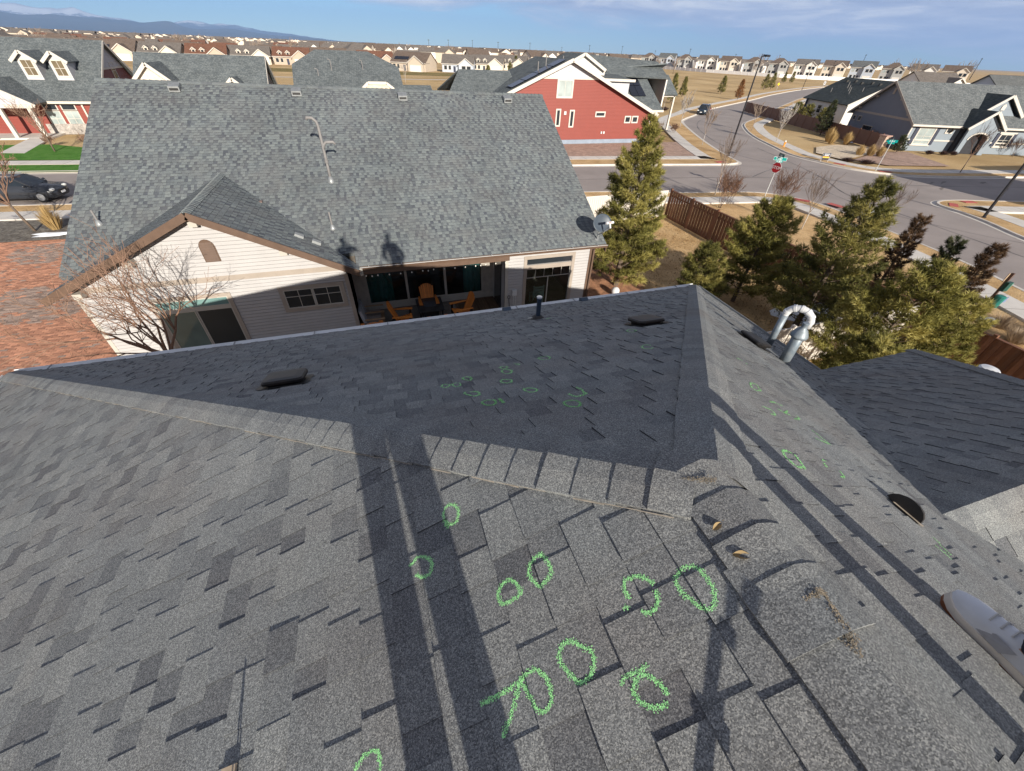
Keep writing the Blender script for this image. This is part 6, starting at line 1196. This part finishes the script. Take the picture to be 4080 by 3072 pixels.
# far poles on the skyline
for i,az in enumerate((8.5,10.6,13.2,16,19.5,23,26,29.5,33,36.5,41,45,52,56,60)):
    d_=700+(i*137)%380; x,y=math.sin(R(az))*d_,math.cos(R(az))*d_; t=thing('utility_pole',(x,y,0),'thin dark pole on the skyline above the far houses','pole','poles on the skyline',world=False); MB().lathe([(.35,0),(.22,15+(i*7)%5)],(0,0,0),6).build('pole',lampb,t); MB().box(-1.4,1.4,-.15,.15,14+(i*7)%5,14.4+(i*7)%5).build('crossarm',lampb,t)
# ================= cars =================
tyre=M('tyre_rubber',(.015,.015,.016),.8); rim=M('alloy_rim',(.45,.46,.47),.35,metal=.7); cglz=glass_mat('car_glass',(.015,.02,.025),.04); lampc=M('headlamp_glass',(.75,.75,.7),.15)
def car(x,y,rz,paint,label,L=4.6,W_=1.86,H=1.68):
    """front towards local -x"""
    t=thing('parked_car',(x,y,.01),label,'car','parked cars',world=False); t.rotation_euler=(0,0,rz); h=W_/2
    secs=[(-L/2,.70*h,.32,.62),(-L/2+.12,.88*h,.24,.78),(-L/2+.5,.97*h,.22,.90),(-L/2+1.15,h,.2,.98),(-.4,h,.2,1.02),(.9,h,.2,1.04),(L/2-.7,.99*h,.22,1.06),(L/2-.15,.93*h,.26,1.02),(L/2,.82*h,.34,.92)]
    def loft(secs):
        vs=[];n=8
        for (px,w,z0,z1) in secs:
            m_=(z0+z1)/2; vs+=[(px,-w*.82,z0),(px,-w,z0+.12),(px,-w,m_+.08),(px,-w*.9,z1),(px,w*.9,z1),(px,w,m_+.08),(px,w,z0+.12),(px,w*.82,z0)]
        fs=[(i*n+j,i*n+(j+1)%n,(i+1)*n+(j+1)%n,(i+1)*n+j) for i in range(len(secs)-1) for j in range(n)]+[tuple(range(n))[::-1],tuple(range((len(secs)-1)*n,len(secs)*n))]; return MB().add(vs,fs)
    loft(secs).build('body',paint,t,smooth=True)
    zb=.98; base=[(-L/2+1.1,-h*.9),(L/2-.35,-h*.9),(L/2-.35,h*.9),(-L/2+1.1,h*.9)]; topx0,topx1=-L/2+1.95,L/2-.75
    g=MB(); tp=[(topx0,-h*.72),(topx1,-h*.72),(topx1,h*.72),(topx0,h*.72)]; g.add([(a,b,zb) for a,b in base]+[(a,b,H-.06) for a,b in tp],[(0,1,5,4),(1,2,6,5),(2,3,7,6),(3,0,4,7),(4,5,6,7)]); g.build('windows',cglz,t)
    r_=MB().add([(a,b,H-.06) for a,b in tp]+[(a*.94,b*.92,H) for a,b in tp],[(0,1,5,4),(1,2,6,5),(2,3,7,6),(3,0,4,7),(4,5,6,7)]); r_.build('roof',paint,t,smooth=False)
    for a,b in zip(base,tp): MB().bar((*a,zb),(*b,H-.05),.08,.07).build('pillar',paint,t)
    for s in (-1,1):
        MB().bar((.3,s*h*.91,zb),(.25,s*h*.74,H-.05),.07,.06).build('pillar',paint,t); MB().bar((topx0+.1,s*h*.62,H+.05),(topx1-.1,s*h*.62,H+.05),.04,.04).build('roof_rail',rim,t); MB().ell((-L/2+1.35,s*(h+.1),1.05),(.07,.12,.09)).build('mirror',paint,t,smooth=True); MB().ell((-L/2+.16,s*h*.72,.74),(.12,.24,.1),10,6).build('headlight',lampc,t,smooth=True); MB().box(L/2-.12,L/2-.02,s*h*.85-.14,s*h*.85+.14,.75,.98).build('tail_light',M('tail_red',(.35,.01,.01),.3),t)
        for wx in (-L/2+.88,L/2-.85):
            w=MB().lathe([(.24,-.11),(.33,-.1),(.35,0),(.33,.1),(.24,.11)],(wx,s*(h-.11),.35),18,(0,1,0)).build('wheel',tyre,t,smooth=True); MB().lathe([(.22,.0),(.2,.015),(.05,.02)],(wx,s*(h-.0),.35),14,(0,s,0)).build('rim',rim,w)
    MB().box(-L/2-.01,-L/2+.06,-.45*h,.45*h,.46,.66).build('grille',blk,t); MB().box(-L/2-.03,-L/2+.0,-.2,.2,.44,.56).build('number_plate',signw,t); return t
navy=M('dark_blue_car_paint',(.012,.022,.035),.22,.15,2,spec=.7); pale=M('dark_grey_car_paint',(.03,.033,.04),.25,.05,2,spec=.6)
car(67.7,82.3,R(40),navy,'dark blue parked car beside the curved kerb'); car(-22.6,37.6,R(175),pale,'dark parked car behind the bare tree at the left',4.5,1.8,1.5)
# ================= mountains =================
def mtn(name,pts,dist,mat,seed,label,depth=5200,rows=7):
    rd=np.random.default_rng(seed); az=np.radians([p[0] for p in pts]); el=np.radians([p[1] for p in pts]); A_=np.linspace(az[0],az[-1],220); E_=np.interp(A_,az,el); ns=sum(np.interp(np.linspace(0,1,220),np.linspace(0,1,k),rd.normal(0,1,k))*s for k,s in ((40,.0010),(110,.0008)))
    Hh=np.maximum(5,np.tan(np.maximum(E_+ns*np.clip(E_/.012,.2,1),.0002))*dist+9); vs=[]
    for j in range(rows+3):
        f=j/rows; rg=np.interp(np.linspace(0,1,220),np.linspace(0,1,70),rd.uniform(.75,1.15,70)); k=np.clip(f*rg if j<rows else np.full(220,1. if j==rows else 1-(j-rows)*.45),0,1)
        if j==0: k=k*0
        for a,hh,kk in zip(A_,Hh,k): d_=dist-depth*(1-f); vs.append((math.sin(a)*d_,math.cos(a)*d_,hh*kk-(20 if j==0 else 0)))
    n=220; MB().add(vs,[(j*n+i,j*n+i+1,(j+1)*n+i+1,(j+1)*n+i) for j in range(rows+2) for i in range(n-1)]).build(name,mat,None,smooth=True,kind='structure')
mf=M('forested_foothills',(.05,.065,.07),.95,.3,.0006,col2=(.09,.09,.085))
m,t,b=newmat('snowy_peaks'); g=t.nodes.new('ShaderNodeTexCoord'); s_=N(t,'ShaderNodeSeparateXYZ'); t.links.new(g.outputs['Object'],s_.inputs[0]); nz=noise(t,g.outputs['Object'],.0016,8,.7); hh=mathn(t,'ADD',mathn(t,'MULTIPLY',s_.outputs[2],.0011),mathn(t,'MULTIPLY',nz,.9)); t.links.new(ramp(t,hh,[(.85,(.06,.075,.10)),(1.1,(.3,.32,.36)),(1.3,(.65,.67,.7))]),b.inputs['Base Color']); b.inputs['Roughness'].default_value=.9; ms=m
mtn('foothills',[(-75,.9),(-45,1.05),(-30,.98),(-25.67,1.0),(-24.4,.87),(-22.9,.88),(-19.8,.86),(-18.2,.71),(-17.6,.66),(-16.3,.82),(-14.7,.63),(-12.9,.46),(-10.8,.59),(-8.8,.37),(-6.5,.23),(-4.3,.26),(-2.4,.14),(-.3,.02),(3,.005)],24000,mf,1,'')
mtn('mountains',[(-75,1.2),(-45,1.5),(-30,1.3),(-25.5,1.36),(-24.4,1.4),(-23.4,1.36),(-22.3,1.3),(-21.2,1.52),(-20.8,1.33),(-20.1,1.12),(-19,.91),(-18.2,.79),(-16.6,.6),(-15.1,.72),(-13.6,.94),(-11.7,.79),(-10.9,.9),(-9.7,.76),(-6.5,.48),(-4.2,.31),(-1,.05)],32000,ms,2,'')
# ================= haze =================
hz=MB().box(-34000,34000,-1500,34000,-3,1450).build('haze',None,None,kind='stuff',label='thin blue winter haze over the plain',cat='haze')
hm=bpy.data.materials.new('haze'); hm.use_nodes=True; t=hm.node_tree; t.nodes.clear(); o=t.nodes.new('ShaderNodeOutputMaterial'); v=N(t,'ShaderNodeVolumePrincipled',inp={'Color':(.38,.60,1,1),'Density':3.8e-5,'Anisotropy':.0}); t.links.new(v.outputs[0],o.inputs['Volume']); hz.data.materials.append(hm)
# ================= people on the roof =================
def skin(name,P,E,par,mat,root,sub=1):
    """one continuous skinned figure: P name->(x,y,z,r), E pairs of names"""
    ks=list(P); me=bpy.data.meshes.new(name); me.from_pydata([P[k][:3] for k in ks],[(ks.index(a),ks.index(b)) for a,b in E],[]); o=obj(name,me,par); me.materials.append(mat)
    md=o.modifiers.new('skin','SKIN')
    for i,k in enumerate(ks): sv=me.skin_vertices[0].data[i]; sv.radius=(P[k][3],P[k][3] if len(P[k])<5 else P[k][4]); sv.use_root=(k==root)
    md.use_smooth_shade=True; s=o.modifiers.new('sub','SUBSURF'); s.levels=sub; s.render_levels=sub; return o
skn=M('skin',(.48,.30,.22),.55,.08,12); jean=M('navy_denim',(.018,.022,.04),.85,.25,40); jack=M('dark_jacket',(.03,.032,.038),.8,.2,20); leather=M('white_leather',(.70,.70,.72),.5,.05,12); midsole=M('cream_midsole',(.78,.70,.60),.6,.06,20); outsole=M('gum_outsole',(.30,.11,.045),.7,.15,20); lace=M('grey_lace',(.55,.53,.50),.8); hairm=M('dark_hair',(.03,.02,.015),.7)
def rz_(x): return 7.836-(1.0-x)*.4594 if x<1.0 else 7.836-(x-1.0)*.516
def shoe(par,x,y,ang,left,roll=0):
    """toe towards +y before turning"""
    SC=1.1; prof=[(-.155,.030,.085),(-.145,.036,.095),(-.10,.040,.10),(-.05,.039,.095),(0,.041,.078),(.05,.047,.066),(.09,.049,.058),(.125,.043,.050),(.15,.030,.040),(.165,.012,.030)]
    rot=Matrix.Rotation(ang,3,'Z')@Matrix.Rotation(roll,3,'Y')@Matrix.Scale(SC,3); c=Vector((x,y,rz_(x)+.02))
    def ring(off,zf,shr=1.): 
        L=[(-(w+off)*shr*1.0,yy) for yy,w,_ in prof]; Rr=[((w+off)*shr,yy) for yy,w,_ in prof[::-1]]; return L+Rr
    def layer(name,a,b,za,zb,mat,oa=0,ob=0):
        ra=[c+rot@Vector((px,py*(1+oa*4),za+.012*max(0,(py-.09)/.075)**2)) for px,py in ring(oa,0)]; rb_=[c+rot@Vector((px,py*(1+ob*4),zb+.012*max(0,(py-.09)/.075)**2)) for px,py in ring(ob,0)]; n=len(ra); return MB().add(ra+rb_,[(i,(i+1)%n,n+(i+1)%n,n+i) for i in range(n)]+[tuple(range(n))[::-1],tuple(range(n,2*n))]).build(name,mat,par)
    s=layer('shoe',0,0,-.004,.014,outsole,.005,.007); 
    def child(mb,name,mat,sm=True): return mb.build(name,mat,s,smooth=sm)
    ra=[c+rot@Vector((px,py*1.03,.010+.012*max(0,(py-.09)/.075)**2)) for px,py in ring(.006,0)]; rb_=[c+rot@Vector((px,py*1.01,.040+.006*max(0,-py/.15)+.012*max(0,(py-.09)/.075)**2)) for px,py in ring(.004,0)]; n=len(ra); child(MB().add(ra+rb_,[(i,(i+1)%n,n+(i+1)%n,n+i) for i in range(n)]+[tuple(range(n,2*n))]),'midsole',midsole,False)
    vs=[];K=9
    for yy,w,hh in prof:
        for j in range(K):
            a=math.pi*j/(K-1); ww=w*(1.0 if abs(math.cos(a))>.9 else .96); vs.append(c+rot@Vector((-ww*math.cos(a),yy,.035+(hh)*math.sin(a)**.75)))
    child(MB().add(vs,[(i*K+j,i*K+j+1,(i+1)*K+j+1,(i+1)*K+j) for i in range(len(prof)-1) for j in range(K-1)]),'upper',leather)
    for k in range(5): yy=.065-k*.027; hh=.035+.07+k*.007; m=MB(); m.tube([c+rot@Vector((-.026,yy,hh-.016)),c+rot@Vector((0,yy+.006,hh)),c+rot@Vector((.026,yy,hh-.016))],.0035,6); child(m,'lace',lace,False)
    m=MB(); m.add([c+rot@Vector(q) for q in ((-.047,.06,.045),(-.052,-.01,.045),(-.047,-.03,.085),(-.038,.03,.078))],[(0,1,2,3)]); child(m,'side_panel',M('grey_suede',(.38,.37,.38),.8,.1,30),False)
    m=MB(); m.ell(c+rot@Vector((0,-.10,.13)),(.04,.045,.03),12,6); child(m,'collar',leather); return s
def person(label,hx,hy,hz_,lf,rf,lh,rh,elbL,elbR,coat,key,hip_y,hipx,hat=False):
    t=thing('person',(hipx,hip_y,rz_(hipx)),label,'person'); hipz=max(rz_(lf[0]),rz_(rf[0]))*.5+min(rz_(lf[0]),rz_(rf[0]))*.5+.93; neck=hz_-.17; sh=neck-.09
    P={'pel':(hipx,hip_y,hipz,.13,.11),'waist':(hipx*.6+hx*.4,hip_y*.6+hy*.4,hipz+.22,.125,.1),'chest':(hx,hy-.02,sh-.10,.15,.11),'neck':(hx,hy,neck,.055),'head0':(hx,hy+.01,hz_-.05,.075,.085),'head':(hx,hy+.01,hz_+.05,.08,.095),'crown':(hx,hy,hz_+.11,.05,.06)}
    E=[('pel','waist'),('waist','chest'),('chest','neck'),('neck','head0'),('head0','head'),('head','crown')]
    T={};TE=[];J={k:(P[k][0],P[k][1],P[k][2],P[k][3]+.03+coat,P[k][4]+.03+coat*.6) for k in ('pel','waist','chest')}; JE=[('pel','waist'),('waist','chest')]
    J['collar']=(hx,hy,neck-.02,.075); JE.append(('chest','collar'))
    if coat: J['hem']=(hipx,hip_y,hipz-.22,.17,.15); JE.append(('pel','hem'))
    for s,f,hd,eb in ((-1,lf,lh,elbL),(1,rf,rh,elbR)):
        n='l' if s<0 else 'r'; fz=rz_(f[0]); P['h'+n]=(hipx+s*.09,hip_y,hipz-.06,.09); P['k'+n]=((hipx+s*.1+f[0])/2,(hip_y+f[1])/2+.03,(hipz+fz)/2+.03,.06); P['a'+n]=(f[0],f[1]-.02,fz+.10,.042); P['b'+n]=(f[0],f[1]+.12,fz+.06,.035); E+=[('pel','h'+n),('h'+n,'k'+n),('k'+n,'a'+n),('a'+n,'b'+n)]
        T['h'+n]=(hipx+s*.09,hip_y,hipz-.02,.115); T['k'+n]=(*P['k'+n][:3],.085); T['c'+n]=(f[0],f[1]-.02,fz+.095,.07); TE+=[('h'+n,'k'+n),('k'+n,'c'+n)]
        P['s'+n]=(hx+s*.19,hy-.02,sh,.06); P['e'+n]=(*eb,.042); P['w'+n]=(*hd,.03); E+=[('chest','s'+n),('s'+n,'e'+n),('e'+n,'w'+n)]
        J['s'+n]=(*P['s'+n][:3],.085+coat*.5); J['e'+n]=(*eb,.065+coat*.4); dv=Vector(hd)-Vector(eb); q=Vector(eb)+dv*.85; J['w'+n]=(*q,.05+coat*.3); JE+=[('chest','s'+n),('s'+n,'e'+n),('e'+n,'w'+n)]
        dv.normalize(); o1=dv.orthogonal().normalized(); o2=dv.cross(o1); P['p'+n]=(*(Vector(hd)+dv*.07),.022,.034); E.append(('w'+n,'p'+n))
        for i in range(5):
            b=Vector(hd)+dv*(.08 if i else .03)+o1*(.018*(i-2.5) if i else .04); mid=b+dv*(.035 if i else .02)+o2*.012+(o1*.02 if not i else Vector()); tip=mid+dv*(.018 if i else .015)+o2*.026; P['f%s%d'%(n,i)]=(*b,.009); P['g%s%d'%(n,i)]=(*mid,.0085); P['t%s%d'%(n,i)]=(*tip,.007); E+=[('p'+n,'f%s%d'%(n,i)),('f%s%d'%(n,i),'g%s%d'%(n,i)),('g%s%d'%(n,i),'t%s%d'%(n,i))]
    T['pel']=(hipx,hip_y,hipz+.03,.115,.115); TE+=[('pel','hl'),('pel','hr')]
    bd=skin('body',P,E,t,skn,'pel'); skin('trousers',T,TE,t,jean,'pel'); skin('jacket',J,JE,t,jack,'pel')
    m=MB(); m.ell((hx,hy-.005,hz_+.075),(.088,.104,.085),14,8); m.build('cap' if hat else 'hair',jack if hat else hairm,t,smooth=True)
    if hat: MB().prism([(hx-.07,hy+.08,hz_+.06),(hx+.07,hy+.08,hz_+.06),(hx+.05,hy+.17,hz_+.04),(hx-.05,hy+.17,hz_+.04)],(0,0,.012)).build('cap_peak',jack,t)
    for s in (-1,1): MB().ell((hx+s*.082,hy+.01,hz_+.0),(.012,.022,.03),6,5).build('ear',skn,t,smooth=True); MB().ell((hx+s*.032,hy+.092,hz_+.02),(.011,.008,.008),6,5).build('eye',signw,t,smooth=True)
    MB().ell((hx,hy+.108,hz_-.012),(.014,.02,.02),6,5).build('nose',skn,t,smooth=True); MB().box(hx-.024,hx+.024,hy+.092,hy+.1,hz_-.05,hz_-.042).build('mouth',M('lips',(.35,.14,.12),.6),t)
    shoe(t,lf[0],lf[1]+.02,.12,True); shoe(t,rf[0],rf[1]+.02,-.1,False,R(0)); return t
person('person standing behind the camera holding a phone at face height, casting the left shadow',-.01,-.36,9.13,(-.065,-.62),(.115,-.66),(-.07,-.13,8.92),(.09,-.12,8.93),(-.22,-.33,8.68),(.44,-.28,8.76),.0,'a',-.56,.02)
person('person in white sneakers standing on the ridge at the right, casting the right shadow',1.54,-.34,9.14,(1.44,-.62),(1.83,-.11),(1.34,-.22,8.27),(1.84,-.24,8.24),(1.26,-.40,8.54),(1.94,-.42,8.52),.05,'b',-.40,1.64,True)
ph=thing('phone',(.0,-.05,8.99),'black phone held out by the person behind the camera','phone'); c=CAM+CB*.03; MB().add([c+CR*a*.08+CU*b*.038+CB*d_*.004 for d_ in (-1,1) for a,b in ((-1,-1),(1,-1),(1,1),(-1,1))],[(3,2,1,0),(4,5,6,7),(0,1,5,4),(1,2,6,5),(2,3,7,6),(3,0,4,7)]).build('phone_body',blk,ph)

# pole and prongs below the frame, added to throw thin shadows upslope
t=thing('shadow_pole',(.40,-.19,rz_(.40)),'short telescopic pole just below the frame, added to cast the thin shadow on the slope','pole'); f0=Vector((.40,-.19,rz_(.40)+.01)); f1=Vector((.93,-.30,8.01)); alu=M('grey_pole_metal',(.12,.12,.13),.4,metal=.5)
MB().tube([f0,f0+(f1-f0)*.42],.008,10).build('lower_section',alu,t); MB().tube([f0+(f1-f0)*.4,f1],.0065,10).build('upper_section',alu,t)
for k in (.08,.42,.72): MB().tube([f0+(f1-f0)*k,f0+(f1-f0)*(k+.06)],.012,10).build('clamp',blk,t)
MB().lathe([(.04,0),(.04,.02),(.02,.03)],f0-Vector((0,0,.012)),10).build('foot',blk,t)
t=thing('roof_bracket',(-.83,.45,rz_(-.83)),'small tan metal bracket at the bottom edge of the left slope, its prongs added for their shadow','bracket'); tb_=M('tan_metal',(.42,.33,.23),.6,.15,20); c=Vector((-.845,.462,rz_(-.845)+.016))
MB().prism([c+Vector((-.03,-.05,-.012)),c+Vector((.03,-.055,.016)),c+Vector((.034,.012,.018)),c+Vector((-.026,.016,-.010))],(0,0,.006)).build('base_plate',tb_,t)
for dx in (-.006,.008): MB().bar(c+Vector((.03+dx,-.045,.0)),c+Vector((.028+dx*.2,-.05,.135)),.006,.004).build('shadow_prong',alu,t)

gl_=thing('garden_globe',(10.3,15.1,.05),'white globe ornament on the ground at the foot of the tall pine','ornament',world=False); MB().ell((0,0,.24),(.2,.2,.2),14,9).build('globe',pvc,gl_,smooth=True); MB().lathe([(.12,0),(.09,.06),(.05,.08)],(0,0,0),12).build('stand',galv,gl_)
c=Vector((9.35,2.55,4.28+(10.68-9.35)*.58)); vp=MB().lathe([(.07,-.1),(.07,.06)],c,12).build('vent_pipe',pvc,own,smooth=True); MB().lathe([(.12,.05),(.14,.07),(.14,.12),(.12,.14),(.03,.155)],c,18).build('vent_cap',pvc,vp)
